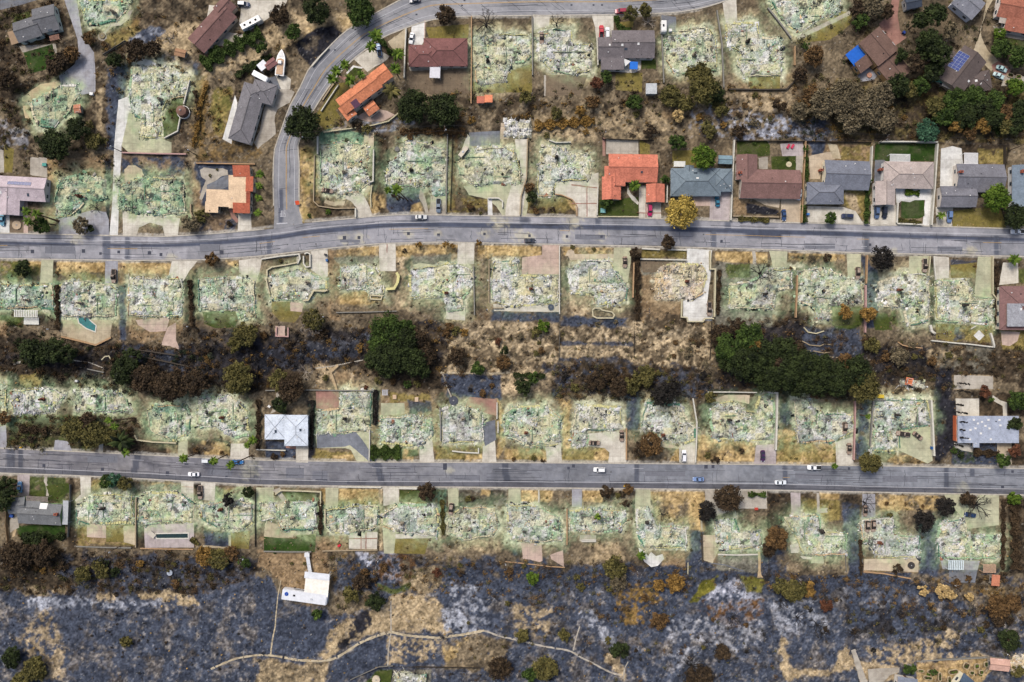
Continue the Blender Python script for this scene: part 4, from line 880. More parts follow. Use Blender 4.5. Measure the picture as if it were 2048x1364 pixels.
SHEETS = '''
driveway tar|0,0 75,0 40,10 0,20
driveway grey|122,-20 150,-20 165,70 188,105 191,150 191,185 160,190 140,172 118,152 150,128 157,100 155,78
driveway grey|118,152 150,128 165,150 158,190 125,176
driveway white|262,120 275,116 300,120 325,135 322,143 300,136 268,138
driveway white|255,193 262,200 262,225 272,262 268,272 243,290 243,305 238,400 236,471 219,471 225,400 228,300 231,260 237,200
patio green|258,225 275,230 284,262 343,285 343,306 258,305 243,292
patio tan|43,195 80,168 118,162 120,172 62,204 45,203
patio tan|45,212 58,210 66,240 50,236
path gravel|196,70 209,62 222,48 240,42 258,22 266,20 258,38 242,50 222,54 212,66 214,76 205,82 197,79
patio gravel|38,92 110,88 108,100 45,105
patio gravel|105,88 112,88 114,110 106,100
lawn dlawn|47,105 105,88 112,125 95,138 60,147
lawn lawn|345,197 367,197 360,235 355,262 328,275 325,240
patio gravel|430,60 490,70 470,92 430,92
driveway conc|480,0 575,0 570,10 535,38 515,50 500,62 478,50 482,20
path conc|418,10 448,12 440,30 414,36
patio conc|550,152 571,150 582,158 580,178 568,180 553,176
driveway tar|512,162 552,152 562,178 545,180
driveway gravel|553,178 577,178 589,184 580,205 566,212 556,218 549,232 552,268 515,298 508,285 520,260 530,210
path white|445,278 470,190 475,206 463,288
driveway conc|707,118 735,100 752,96 779,112 775,118 762,128 752,132 735,144 716,126
path white|692,146 706,131 726,134 724,137 708,135 695,148
patio brick|676,150 692,155 696,164 686,160
lawn olive|627,238 650,202 672,168 690,176 700,195 672,220 690,250 650,260
lawn lawn|692,152 708,135 725,138 718,148 700,158
patio sand|776,84 812,56 811,92 790,105
lawn olive|650,205 668,170 720,155 700,178 680,192
path sand|697,168 708,160 714,170 702,180
patio pink|710,235 745,215 775,222 790,230 765,243 735,243
driveway white|823,52 850,42 848,82 844,90 822,90
path pink|849,40 851,40 850,80 848,80
lawn olive|852,55 938,48 936,78 858,78
patio gravel|815,125 895,130 895,140 820,142
lawn mud|816,142 938,138 938,186 862,190 820,178
patio conc|1066,29 1100,30 1098,52 1066,60
driveway conc|1184,31 1227,31 1227,56 1224,76 1192,76 1190,55
driveway tar|1323,30 1352,34 1353,64 1345,70 1326,66
driveway conc|1445,6 1472,-10 1475,48 1452,50
lawn olive|1236,44 1268,42 1266,54 1237,56
patio conc|1215,118 1260,116 1282,120 1281,140 1268,146 1216,142
lawn olive|1231,147 1285,146 1284,185 1231,180
lawn lawn|1283,120 1312,118 1312,138 1283,138
path sand|1123,148 1131,148 1135,165 1155,185 1153,190 1130,172
lawn olive|945,165 1064,128 1064,185 945,185
lawn mud|1090,150 1175,150 1160,190 1092,192
path gravel|1088,150 1092,150 1091,192 1088,192
lawn olive|1497,154 1560,152 1560,178 1500,178
driveway brick|1785,-10 1800,-10 1795,30 1800,60 1813,75 1790,92 1775,75 1758,48 1778,30
patio grey|1707,140 1735,132 1755,150 1748,160 1722,163
lawn olive|1595,88 1680,22 1705,25 1700,50 1660,80 1598,86
path gravel|1596,80 1700,30 1702,20 1594,72
driveway sand|1945,105 1962,60 1975,-10 1990,-10 1975,20 1960,60 1963,75 1975,100 1997,122 1983,143 1958,118
patio brick|1983,130 1997,122 2022,140 2010,158 1990,155
lawn lawn|1990,70 2060,85 2060,105 2000,85
patio gravel|2008,150 2030,150 2060,155 2060,172 2002,172
patio gravel|1985,52 2060,60 2060,82 1995,72
driveway white|-20,430 19,428 19,467 -20,467
path pink|47,400 55,400 56,466 47,466
lawn mud|20,437 47,437 47,466 20,466
patio gravel|61,315 94,315 94,355 60,350
path gravel|-4,296 6,300 8,322 22,324 24,334 8,334 8,345 -4,345
lawn olive|8,290 28,298 25,345 8,345
lawn char|0,0 1,0 1,1
driveway grey|117,437 187,420 212,424 218,440 218,470 118,471
driveway conc|245,422 312,425 360,437 355,473 330,473 325,452 300,445 278,455 272,473 246,473
patio sand|248,340 257,331 270,330 283,338 288,350 280,360 262,372 250,362
path gravel|400,340 408,334 430,338 445,336 456,340 456,350 444,352 434,360 420,372 410,385 404,400 398,398 405,375 412,362 402,352
patio dgrey|413,370 450,352 460,352 458,372 442,380 414,380
path brick|455,412 462,414 470,430 477,440 474,446 464,436
driveway conc|477,426 502,426 503,463 475,467
patio beige|728,265 748,265 747,299 728,298
driveway conc|677,377 692,370 712,380 727,390 740,415 746,434 712,437 714,417 702,402 680,394
path sand|650,400 668,404 690,402 688,410 665,412 648,406
path sand|727,390 736,370 738,364 742,366 740,378 732,392
path gravel|840,376 850,392 858,428 852,428 845,408 838,395
driveway gravel|862,392 892,392 890,430 858,430
patio dgrey|938,265 985,262 1000,262 1000,290 940,292
patio conc|918,315 935,268 940,275 938,298 922,322
driveway green|927,372 1055,365 1056,412 1052,433 1006,433 992,412 975,398 938,390
driveway conc|1030,278 1056,278 1052,380 1044,433 1010,433 1012,410 1034,330
path white|975,397 984,396 985,432 976,432
patio beige|1002,246 1022,246 1016,278 1000,278
driveway conc|1110,362 1142,362 1197,345 1195,436 1154,436 1151,410 1141,397 1124,390 1109,392
path brick|1173,372 1175,372 1175,436 1173,436
path brick|1143,406 1195,406 1195,408 1143,408
path brick|1143,368 1196,375 1196,377 1143,371
path brick|1205,276 1210,276 1211,312 1205,312
patio gravel|1212,279 1277,279 1277,308 1212,308
lawn olive|1280,280 1300,290 1300,310 1280,308
lawn lawn|1197,400 1277,394 1277,432 1197,432
driveway conc|1278,371 1291,371 1291,403 1322,403 1322,438 1278,438
path brick|1291,403 1293,403 1293,438 1291,438
path brick|1278,425 1322,425 1322,427 1278,427
path conc|1255,372 1260,385 1270,395 1278,405 1276,410 1264,400 1254,386
lawn olive|1345,302 1400,300 1398,335 1345,332
driveway mauve|1421,384 1464,384 1463,442 1419,442
patio pink|1386,393 1422,393 1420,412 1390,412
lawn lawn|1474,283 1535,283 1540,292 1540,312 1516,313 1474,310
lawn lawn|1542,313 1592,312 1592,340 1544,338
patio mauve|1560,288 1605,282 1610,312 1565,312
path gravel|1592,312 1608,312 1606,345 1592,342
patio gravel|1517,316 1535,314 1536,338 1518,338
driveway beige|1563,390 1601,388 1604,447 1561,446
patio beige|1505,397 1560,398 1558,416 1530,410
driveway conc|1615,412 1686,414 1711,422 1722,440 1726,447 1615,444
patio beige|1618,312 1650,305 1672,302 1670,318 1648,325 1640,358 1620,358
patio sand|1655,286 1675,290 1682,318 1665,316
driveway conc|1742,409 1791,409 1793,452 1740,452
patio white|1791,377 1863,377 1862,452 1845,450 1850,400 1820,404 1802,402 1793,412
lawn dlawn|1803,402 1820,404 1830,400 1848,400 1849,432 1838,437 1802,437
lawn dlawn|1751,285 1871,286 1868,322 1748,322
patio dgrey|1750,320 1770,320 1768,372 1748,372
patio white|1882,297 1905,292 1923,297 1926,328 1915,330 1913,372 1880,372
driveway conc|1871,414 1906,414 1903,453 1873,453
lawn olive|1906,422 2000,410 2012,456 1905,454
patio white|2016,335 2040,335 2036,375 2016,375
driveway green|83,518 107,520 105,567 80,565
driveway grey|211,521 236,522 235,566 210,566
driveway conc|344,522 395,522 380,540 367,562 335,560
lawn mud|402,550 470,536 483,548 470,553 405,562
driveway conc|478,521 512,516 524,518 519,545 510,568 480,562
path gravel|534,518 600,506 602,512 590,545 575,545 592,530 594,512
driveway conc|622,502 655,495 656,552 647,556 622,540
driveway conc|758,487 791,486 792,542 759,542
path brick|773,487 775,487 775,505 773,505
driveway conc|916,484 949,485 948,528 914,528
path green|826,530 840,526 870,530 880,522 900,524 902,536 880,534 850,538 830,538
driveway pink|1084,490 1119,490 1120,548 1044,548 1044,515 1084,510
path beige|1130,512 1136,501 1142,499 1148,502 1150,512
patio beige|1134,508 1228,508 1228,516 1140,520
driveway green|1228,495 1262,495 1262,520 1256,564 1244,564 1226,540
driveway white|1374,497 1424,500 1421,555 1414,605 1426,620 1424,642 1408,642 1404,644 1376,644 1372,636 1366,632 1366,598 1399,592 1411,542 1374,525
lawn mud|1280,520 1340,520 1336,545 1285,545
patio greyx|0,0
driveway green|1538,501 1575,503 1573,534 1546,534
path gravel|1504,502 1511,502 1513,528 1506,528
driveway green|1693,507 1722,508 1722,558 1696,556
driveway green|1818,512 1858,512 1857,554 1818,548
driveway conc|1866,512 1898,515 1898,556 1871,558
driveway green|1956,513 1986,514 1986,596 1948,592
lawn olive|1900,530 1954,525 1950,555 1902,556
driveway conc|2006,525 2036,526 2037,566 1998,570
patio pink|2002,662 2040,664 2035,682 2020,692 2004,690
lawn olive|544,604 580,603 605,622 590,645 560,642 545,625
patio pink|580,604 607,606 604,624 581,622
lawn lawn|405,624 470,620 476,640 470,655 430,656 408,648
lawn lawn|1665,614 1725,618 1722,650 1665,652
lawn lawn|1745,635 1775,628 1785,660 1750,660
lawn olive|1872,648 1908,650 1908,678 1872,678
path tan|550,657 566,657 566,665 550,665
patio sand|117,640 225,640 220,675 190,689 122,672
patio pink|271,640 340,634 332,662 300,664 276,650
path pink|335,655 352,645 352,680 360,700 340,692 322,690
patio conc|892,612 930,610 930,641 892,638
patio conc|986,608 1118,608 1118,624 988,622
driveway grey|-20,860 12,850 14,896 -20,896
driveway grey|110,880 135,882 145,903 107,902
driveway conc|198,888 206,886 206,906 196,906
driveway green|357,885 375,880 375,911 355,913
driveway conc|462,887 497,887 498,918 460,918
driveway conc|592,891 617,890 616,925 592,925
path brick|570,886 592,890 592,898 572,896
driveway green|632,862 739,862 739,925 715,925 702,900 690,896 634,896
patio brick|632,782 678,780 678,814 655,820 632,816
patio brick|940,794 994,798 994,832 965,825 930,815 935,800
driveway conc|839,880 864,878 869,925 839,925
driveway conc|966,892 990,880 993,925 964,925
driveway conc|1089,870 1120,868 1124,925 1094,925
driveway conc|1176,867 1241,862 1253,865 1253,925 1216,925 1219,905 1209,896 1176,892
driveway conc|1361,887 1391,885 1391,926 1360,926
driveway mauve|1512,890 1552,888 1552,930 1508,930
patio beige|1425,800 1450,790 1500,790 1498,808 1468,802 1440,806
path beige|1284,874 1306,872 1320,885 1360,893 1360,898 1320,894 1300,884 1284,880
driveway conc|1671,885 1708,872 1707,930 1673,930
driveway green|1796,865 1864,850 1865,921 1855,927 1818,910 1796,900
patio conc|1911,797 1958,797 1958,832 1913,832
path gravel|1908,750 1986,752 1986,778 1908,778
path conc|1908,885 1948,890 1945,905 1930,902 1908,895
driveway beige|1994,880 2023,880 2023,930 1994,931
path conc|1985,790 2000,800 2014,805 2014,832 2006,832 2005,812 1984,800
path tan|655,730 660,740 675,728 678,732 664,745 676,780 672,784 660,748
path sand|715,782 720,770 728,766 738,772 742,780 738,782 730,772 722,774 718,784
patio green|762,806 809,806 809,828 762,832
path gravel|552,788 556,782 562,800 575,806 555,812 550,824 540,828 548,815 556,806
driveway mauve|35,946 60,947 58,992 35,992
path gravel|89,950 95,950 94,965 99,980 97,992 92,992 93,978 88,962
driveway conc|160,952 182,954 181,992 162,992
path conc|150,1000 160,990 182,988 170,998 155,1008
driveway conc|362,962 387,964 387,1006 362,996
path pink|362,972 387,973 387,975 362,974
driveway conc|402,965 431,966 429,1002 405,1000
driveway green|512,975 548,975 547,1006 514,1006
driveway green|651,976 677,975 676,1014 651,1016
driveway conc|766,974 798,975 798,1006 767,1012
lawn lawn|799,980 872,980 870,1004 800,1004
driveway green|895,977 917,976 917,1012 897,1014
path gravel|545,980 560,976 578,1006 572,1008
lawn lawn|562,984 630,984 630,1000 578,1003
driveway green|1017,977 1041,977 1041,1006 1017,1004
path conc|1076,980 1079,980 1079,1005 1076,1005
driveway grey|1144,978 1164,978 1164,1014 1144,1014
driveway green|1271,978 1301,977 1301,1018 1270,1026
driveway gravel|1410,979 1534,980 1534,1017 1474,1017 1434,1032 1410,1006
driveway mauve|1581,985 1601,986 1601,1030 1583,1030
path gravel|1633,986 1638,986 1640,1028 1634,1028
path gravel|1634,1018 1655,1016 1655,1025 1634,1026
driveway grey|1725,988 1750,988 1751,1034 1723,1038
driveway green|1888,989 1920,989 1926,1000 1940,1016 1950,1018 1956,989 1998,991 1998,1050 1936,1058 1921,1030 1900,1010
lawn olive|212,1055 258,1055 258,1085 212,1084
patio pink|174,1046 212,1046 212,1076 174,1074
patio sand|247,1052 270,1052 270,1090 248,1085
patio mauve|288,1050 388,1046 388,1095 290,1096
lawn olive|462,1065 500,1062 498,1098 460,1097
path green|457,1070 462,1070 462,1098 457,1098
path sand|404,1090 460,1094 460,1098 404,1094
patio sand|530,1040 590,1062 586,1074 558,1076 528,1073
lawn dlawn|528,1073 558,1076 588,1077 595,1070 632,1068 630,1104 528,1102
patio conc|698,1064 755,1064 754,1099 698,1097
path brick|721,1064 723,1064 723,1098 721,1098
path brick|731,1064 733,1064 733,1098 731,1098
path brick|698,1076 754,1076 754,1078 698,1078
lawn olive|790,1078 858,1077 850,1108 788,1106
patio conc|790,1068 872,1065 872,1076 790,1077
patio green|765,1055 792,1060 788,1107 768,1107
patio pink|1042,1086 1083,1087 1085,1122 1078,1124 1060,1119 1046,1118
patio pink|1100,1110 1126,1100 1128,1134 1102,1118
patio gravel|1160,1070 1192,1070 1192,1083 1160,1083
patio white|1277,1095 1286,1100 1296,1112 1302,1104 1312,1112 1325,1108 1328,1118 1315,1132 1302,1134 1290,1124 1280,1110
patio beige|1406,1070 1438,1070 1432,1095 1406,1094
patio sand|1406,1093 1438,1096 1425,1126 1406,1120
path tan|1516,1104 1521,1104 1522,1145 1526,1155 1514,1155 1517,1140
patio conc|1580,1090 1600,1085 1596,1106 1582,1106
path conc|1600,1112 1625,1114 1626,1119 1606,1118
patio green|1625,1110 1646,1112 1648,1127 1622,1126
patio beige|1728,1118 1838,1116 1836,1144 1728,1140
patio grey|1881,1118 1960,1122 1955,1140 1885,1138
lawn dgrey|1898,1138 1955,1140 1950,1165 1898,1165
lawn dlawn|32,1052 130,1048 130,1072 40,1070
lawn lawn|92,972 136,966 140,985 100,998
lawn lawn|60,985 88,980 90,1000 60,1000
patio gravel|20,1040 35,1020 38,1055 20,1065
patio tan|25,1065 33,1052 30,1072 24,1075
driveway gravel|1702,1300 1710,1298 1735,1364 1735,1400 1722,1400 1720,1364
patio gravel|1735,1338 1800,1335 1798,1345 1780,1350 1768,1364 1738,1366
lawn lawn|735,1370 757,1343 785,1341 776,1400 735,1400
'''
for ln in SHEETS.strip().splitlines():
    h, p = ln.split('|'); nm, kd = h.split()
    if kd not in SP: continue
    if nm == 'lawn' and kd in ('mud', 'dgrey'): nm = 'yard'
    sheet(nm, kd, P(p))
# dark oil-black burn streak over one drive, and white-grey ash runs
sheet('burn_stain', 'dgrey', P('634,866 694,868 710,862 725,880 752,920 742,930 735,920 700,890 690,893 634,896'), .034, 4, 0, 0)
MATS_ST = None
sheet('ash_run', 'dgrey', P('966,846 990,840 992,880 970,892 965,870'), .036, 4, 0, 0)
# sandy footpaths across the burnt slope
def trail(pts, w0, kind='sand', w1=None, z=.05):
    a = smooth(lerp_poly(pts, 60), 4); n = len(a); L = []; Rr = []
    for i in range(n):
        d = a[min(i + 1, n - 1)] - a[max(i - 1, 0)]; d = d / np.hypot(*d); w = (w0 + ((w1 or w0) - w0) * i / n) * (1 + .35 * math.sin(i * 1.7) * .5); L.append(a[i] + np.array([-d[1], d[0]]) * w / 2); Rr.append(a[i] - np.array([-d[1], d[0]]) * w / 2)
    av, bv = (A(*c) for c in SP[kind]); V = []; F = []; C = []
    for i in range(n):
        for p in (L[i], (L[i] + Rr[i]) / 2, Rr[i]):
            zz = gz(*p) + z; V.append((*W(*p), zz)); C.append(av + (bv - av) * rnd.random())
    for i in range(n - 1):
        for k in (0, 1): F.append([3 * i + k, 3 * i + k + 3, 3 * i + k + 4, 3 * i + k + 1])
    F = np.array(F); V = np.array(V)
    if np.cross(V[F[0, 1]] - V[F[0, 0]], V[F[0, 2]] - V[F[0, 0]])[2] < 0: F = F[:, ::-1].copy()
    tag(mesh_np('path', V, F, SHEET, None, np.array(C)), kind='structure')
trail(P('420,1340 470,1318 512,1311 545,1312 590,1321 640,1324 668,1319 700,1300 725,1283 750,1274 781,1266'), 4, w1=5); trail(P('781,1266 830,1275 880,1278 930,1270 968,1263'), 5)
trail(P('968,1263 1000,1275 1024,1280 1080,1293 1140,1303 1165,1318 1200,1336 1225,1350 1245,1353'), 3.5, 'gravel'); trail(P('1247,1360 1250,1340 1257,1325'), 2.5, 'gravel')
trail(P('540,1312 542,1290 550,1250 556,1190 562,1160'), 3, w1=1.5); trail(P('781,1196 781,1230 781,1268 776,1300 775,1334'), 2.5, 'gravel'); 
trail(P('1147,1303 1152,1280 1160,1255'), 2.5, 'gravel'); 
trail(P('880,745 930,746 985,747 1020,745'), 4); trail(P('885,748 895,775 905,800'), 3, 'gravel')
trail(P('626,737 660,733 725,720'), 2, 'gravel'); trail(P('140,720 175,725 205,737'), 2, 'gravel'); trail(P('25,728 45,722 65,710'), 4, 'gravel'); trail(P('1420,1126 1450,1130 1490,1144'), 2, 'dgrey')
# ---------------------------------------------------------------- burnt houses
RUBM = tintmat('burnt_rubble', .95, .4, 1.8, 7.0, .6, .1, .12)
SCRAP = tintmat('scrap_pieces', .85, .1, 3, 11.0, .2, .2, .05)
WALLM = tintmat('stucco_remnant', .9, .18, 1.5, 8.0, .3, .1, .06)
BOXF = np.array([[4, 5, 6, 7], [0, 1, 5, 4], [1, 2, 6, 5], [2, 3, 7, 6], [3, 0, 4, 7]])
def boxes(c, size, rz, tilt, cols, rng):
    """many small boxes as one mesh: centres (n,3), sizes (n,3), yaw, tilt"""
    n = len(c); u = np.array([(-1, -1, -1), (1, -1, -1), (1, 1, -1), (-1, 1, -1), (-1, -1, 1), (1, -1, 1), (1, 1, 1), (-1, 1, 1)], float) / 2
    v = u[None] * size[:, None, :]
    v[:, :, :2] *= 1 + rng.uniform(-.35, .35, (n, 8, 2)) * 1.0
    ct, st = np.cos(tilt)[:, None], np.sin(tilt)[:, None]; x, z = v[..., 0] * ct + v[..., 2] * st, -v[..., 0] * st + v[..., 2] * ct
    cr, sr = np.cos(rz)[:, None], np.sin(rz)[:, None]; y = v[..., 1]
    w = np.stack([x * cr - y * sr, x * sr + y * cr, z], -1) + c[:, None, :]
    F = (BOXF[None] + (np.arange(n) * 8)[:, None, None]).reshape(-1, 4); C = np.repeat(cols, 8, 0)
    return w.reshape(-1, 3), F, C
def heapcol(px, py, st, seed):
    g, w, d, wa = st; w = min(1, w + .12); n1 = fbm(px, py, 22, seed, 4); n2 = fbm(px, py, 9, seed + 1, 4); n3 = fbm(px, py, 30, seed + 2, 3); n4 = fbm(px, py, 7, seed + 3, 4); n5 = fbm(px, py, 14, seed + 4, 4)
    def mix(c, col, k): return c * (1 - k[..., None]) + np.array(col) * k[..., None]
    c = A(150, 152, 124) + (A(202, 203, 172) - A(150, 152, 124)) * n2[..., None]
    c = mix(c, A(204, 186, 142), wa * sstep(.5, .7, n3)); c = mix(c, A(150, 188, 142), g * .95 * sstep(.4, .6, n1)); c = mix(c, A(78, 138, 108), g * .8 * sstep(.6, .78, n5))
    c = mix(c, A(226, 226, 222), np.minimum(1, w * 1.4) * sstep(.64 - .34 * w, .8 - .3 * w, n4)); c = mix(c, A(150, 150, 156), w * .5 * sstep(.5, .7, 1 - n3))
    n6 = fbm(px, py, 46, seed + 6, 2); n7 = fbm(px, py, 38, seed + 8, 2)
    c = mix(c, A(206, 206, 208), min(1, w * 1.5) * sstep(.52, .72, n6) * (.35 + .65 * n4)); c = mix(c, A(112, 110, 102), (.35 + .5 * d) * sstep(.58, .8, n7) * (.3 + .7 * n5)); c = mix(c, A(206, 202, 168), .6 * sstep(.55, .75, 1 - n6) * (.3 + .7 * n2))
    if wa > .8: c = mix(c, A(214, 184, 148), .6 * (.4 + .6 * n3))
    if g > .86: c = mix(c, A(78, 134, 108), .65 * sstep(.4, .7, n7) * (.3 + .7 * n1))
    hc = _hash(np.floor((px + 3 * vnoise(px, py, 9, seed)) / (15 + seed % 5)), np.floor((py + 3 * vnoise(px, py, 9, seed + 9)) / (13 + seed % 4)), seed); k0 = .6 * (.5 + .5 * n4)
    c = mix(c, A(206, 200, 156), k0 * (hc < .22)); c = mix(c, A(164, 190, 148), k0 * g * ((hc > .22) & (hc < .42))); c = mix(c, A(222, 222, 216), k0 * min(1, w * 1.5) * ((hc > .42) & (hc < .55))); c = mix(c, A(92, 138, 112), k0 * g * ((hc > .55) & (hc < .61))); c = mix(c, A(92, 92, 88), k0 * (d + .3) * ((hc > .61) & (hc < .68)))
    rid = 1 - np.abs(2 * fbm(px, py, 6, seed + 5, 3) - 1); c = mix(c, A(70, 70, 64), .55 * sstep(.8, .96, rid) * (.6 + d)); c = mix(c, A(54, 54, 52), sstep(.88 - .35 * d, .98 - .28 * d, 1 - n2) * .8)
    return c
RUIN_OBJ = []
def ruin(i, r):
    if r['row'] != 'W':
        cx = sum(p[0] for p in r['pts']) / len(r['pts']); cy = sum(p[1] for p in r['pts']) / len(r['pts']); r = dict(r, pts=[(cx + (x - cx) * 1.04, cy + (y - cy) * 1.05) for x, y in r['pts']])
    rng = np.random.default_rng(100 + i); pr = random.Random(i); pts = r['pts']; st = r['st']; g, w, d, wa = st
    cx = sum(p[0] for p in pts) / len(pts); cy = sum(p[1] for p in pts) / len(pts); ox, oy = W(cx, cy)
    look = 'ash-white' if w > .48 else 'beige' if wa > .8 else 'dark green-stained' if g > .88 else 'green-stained' if g > .68 else 'pale yellow-green' if g > .5 else 'pale'
    if i % 5 == 2 and r['row'] != 'W': look += ' flattened'
    root = empty('burned_house', (ox, oy, 0)); nm = r['name']
    tag(root, (look + ' burnt house rubble, ' + nm) if r['row'] != 'W' else nm, 'burned house' if r['row'] != 'W' else 'ash heap', 'burned-out houses between the roads' if r['row'] != 'W' else None)
    RUIN_OBJ.append((cx, cy, nm, root))
    xs = [p[0] for p in pts]; ys = [p[1] for p in pts]; S = 1.7
    X, Y = np.meshgrid(np.arange(min(xs) - 3, max(xs) + 3, S), np.arange(min(ys) - 3, max(ys) + 3, S))
    X = X + (vnoise(X, Y, 3, 7) - .5) * 1.2; Y = Y + (vnoise(X, Y, 3, 8) - .5) * 1.2
    D = sdpoly(X, Y, pts) + (fbm(X, Y, 12, i + 300, 3) - .5) * 2.2
    hz = np.clip(-D / 6, 0, 1) * (.1 + .4 * fbm(X, Y, 13, i + 500, 4) ** 1.5 + .15 * vnoise(X, Y, 3, i)) + .03
    C = heapcol(X, Y, st, 700 + i * 7); eb = sstep(-8, -3, D) * sstep(.45, .65, fbm(X, Y, 15, i + 60, 3)) * (.35 + .5 * d); C = C * (1 - eb[..., None]) + A(66, 68, 68) * eb[..., None]; ny_, nx_ = X.shape; idx = np.arange(nx_ * ny_).reshape(ny_, nx_)
    ins = D < 0; q = ins[:-1, :-1] & ins[1:, :-1] & ins[:-1, 1:] & ins[1:, 1:]
    F = np.stack([idx[1:, :-1], idx[1:, 1:], idx[:-1, 1:], idx[:-1, :-1]], -1)[q]
    V = np.stack([(X - 1024) * .2 - ox, (682 - Y) * .2 - oy, np.where(D > -2.2, .01, hz)], -1).reshape(-1, 3)
    u, inv = np.unique(F, return_inverse=True)
    mesh_np('ash_bed', V[u], inv.reshape(F.shape), RUBM, root, C.reshape(-1, 3)[u])
    # loose pieces
    area = .5 * abs(sum(pts[k][0] * pts[(k + 1) % len(pts)][1] - pts[(k + 1) % len(pts)][0] * pts[k][1] for k in range(len(pts))))
    N = int(area * .34) + 120; x = rng.uniform(min(xs) - 6, max(xs) + 6, N * 2); y = rng.uniform(min(ys) - 6, max(ys) + 6, N * 2)
    dd = sdpoly(x, y, pts) + (fbm(x, y, 12, i + 300, 3) - .5) * 2.2; hc = _hash(np.floor((x + 3 * vnoise(x, y, 9, 700 + i * 7)) / (15 + (700 + i * 7) % 5)), np.floor((y + 3 * vnoise(x, y, 9, 709 + i * 7)) / (13 + (700 + i * 7) % 4)), 700 + i * 7); dens = (.1 + 1.1 * sstep(.3, .65, fbm(x, y, 14, i + 900, 3))) * np.where(hc < .22, .25, 1)
    keep = (dd < rng.exponential(1.2, N * 2)) & (rng.random(N * 2) < dens); x = x[keep][:N]; y = y[keep][:N]; dd = dd[keep][:N]; n = len(x)
    s = np.exp(rng.normal(-1.62, .5, n)).clip(.08, .8); size = np.stack([s * rng.uniform(.7, 2.2, n), s * rng.uniform(.5, 1.1, n), s * rng.uniform(.12, .6, n)], -1)
    beam = rng.random(n) < .06; size[beam] = np.stack([rng.uniform(.8, 3.0, beam.sum()), rng.uniform(.08, .18, beam.sum()), rng.uniform(.08, .2, beam.sum())], -1)
    plate = rng.random(n) < .02; size[plate] = np.stack([rng.uniform(.9, 2.2, plate.sum()), rng.uniform(.7, 1.5, plate.sum()), np.full(plate.sum(), .06)], -1)
    z = np.clip(-dd / 6, 0, 1) * (.1 + .4 * fbm(x, y, 13, i + 500, 4) ** 1.5) + size[:, 2] * .3 + .05
    rz = rng.uniform(0, 6.28, n); axis = rng.random(n) < .5; rz[axis] = np.round(rz[axis] / 1.5708) * 1.5708 + rng.normal(0, .15, axis.sum()); tilt = rng.normal(0, .2, n); tilt[plate] *= .5
    cols = np.stack([A(202, 196, 158), A(170, 194, 160), A(224, 224, 220), A(110, 148, 122), A(150, 146, 136), A(56, 56, 54), A(208, 178, 138), A(150, 104, 82), A(96, 90, 84), A(206, 204, 138)])
    p = np.array([1.2, 1.5 * g, 3.2 * w + .2, .7 * g, .6, 1.3 * d + .2, .9 * wa, .22 + .4 * wa, .5 * d + .1, .5 * g]); p /= p.sum()
    own = (rng.random(n) < .26)[:, None]; cc_ = np.where(own, cols[rng.choice(10, n, p=p)] * rng.uniform(.75, 1.1, (n, 1)), heapcol(x, y, st, 700 + i * 7) * rng.uniform(.84, 1.16, (n, 1)))
    loc = np.stack([(x - 1024) * .2 - ox, (682 - y) * .2 - oy, z], -1)
    v, f, c = boxes(loc, size, rz, tilt, cc_, rng); o = mesh_np('rubble', v, f, SCRAP, root, c); o['kind'] = 'stuff'
    # stucco and block walls still standing or lying along the outline
    if r['row'] == 'W': return
    m = len(pts); segs = list(range(m)); pr.shuffle(segs); tot = 0
    for k in segs:
        a, b = pts[k], pts[(k + 1) % m]; L = math.hypot(b[0] - a[0], b[1] - a[1])
        if L < 10 or pr.random() < .12 or tot > 8: continue
        t0 = pr.uniform(.0, .25); t1 = pr.uniform(.72, 1.0); mb = MB()
        nx, ny = -(b[1] - a[1]) / L, (b[0] - a[0]) / L; cin = 1 if (nx * (cx - a[0]) + ny * (cy - a[1])) > 0 else -1
        nseg = max(2, int((t1 - t0) * L / 5)); H0 = pr.uniform(.2, .8); wd = pr.choice([.28, .28, .28, .45, 1.0]); q = []
        for j in range(nseg + 1):
            t = t0 + (t1 - t0) * j / nseg; off = cin * (2 + 1.0 * math.sin(j * .9 + i)) ; px, py = W(a[0] + (b[0] - a[0]) * t + nx * off, a[1] + (b[1] - a[1]) * t + ny * off); q.append((px - ox, py - oy))
        base = [A(198, 194, 140), A(206, 198, 168), A(160, 188, 150), A(214, 212, 202), A(92, 134, 112), A(206, 180, 140)]
        col = base[pr.choices(range(6), [1.1, 1, .9 * g, w, .8 * g, wa])[0]]
        for j in range(nseg):
            h = H0 * pr.uniform(.55, 1.2) * (.6 if wd > .5 else 1); (x0, y0), (x1, y1) = q[j], q[j + 1]; l = math.hypot(x1 - x0, y1 - y0)
            mb.box((x0 + x1) / 2, (y0 + y1) / 2, 0, l * pr.uniform(.85, 1.0), wd * pr.uniform(.7, 1.2), h, math.atan2(y1 - y0, x1 - x0), tuple(col * pr.uniform(.85, 1.1)), pr.uniform(.75, 1))
        mb.build('wall_remnant', WALLM, root, tint=True); tot += 1
    # stem walls between the rooms
    for k in range(pr.choice([2, 3, 4])):
        hor = pr.random() < .5; x0 = cx + pr.uniform(-.3, .3) * (max(xs) - min(xs)); y0 = cy + pr.uniform(-.3, .3) * (max(ys) - min(ys)); L = pr.uniform(14, 40); mb = MB()
        a = (x0 - L / 2, y0) if hor else (x0, y0 - L / 2); b = (x0 + L / 2, y0) if hor else (x0, y0 + L / 2); col = A(112, 146, 116) * g + A(140, 134, 116) * (1 - g)
        T = [t for t in np.linspace(0, 1, 12) if sdpoly(np.array([a[0] + (b[0] - a[0]) * t]), np.array([a[1] + (b[1] - a[1]) * t]), pts)[0] < -2]
        if len(T) < 3: continue
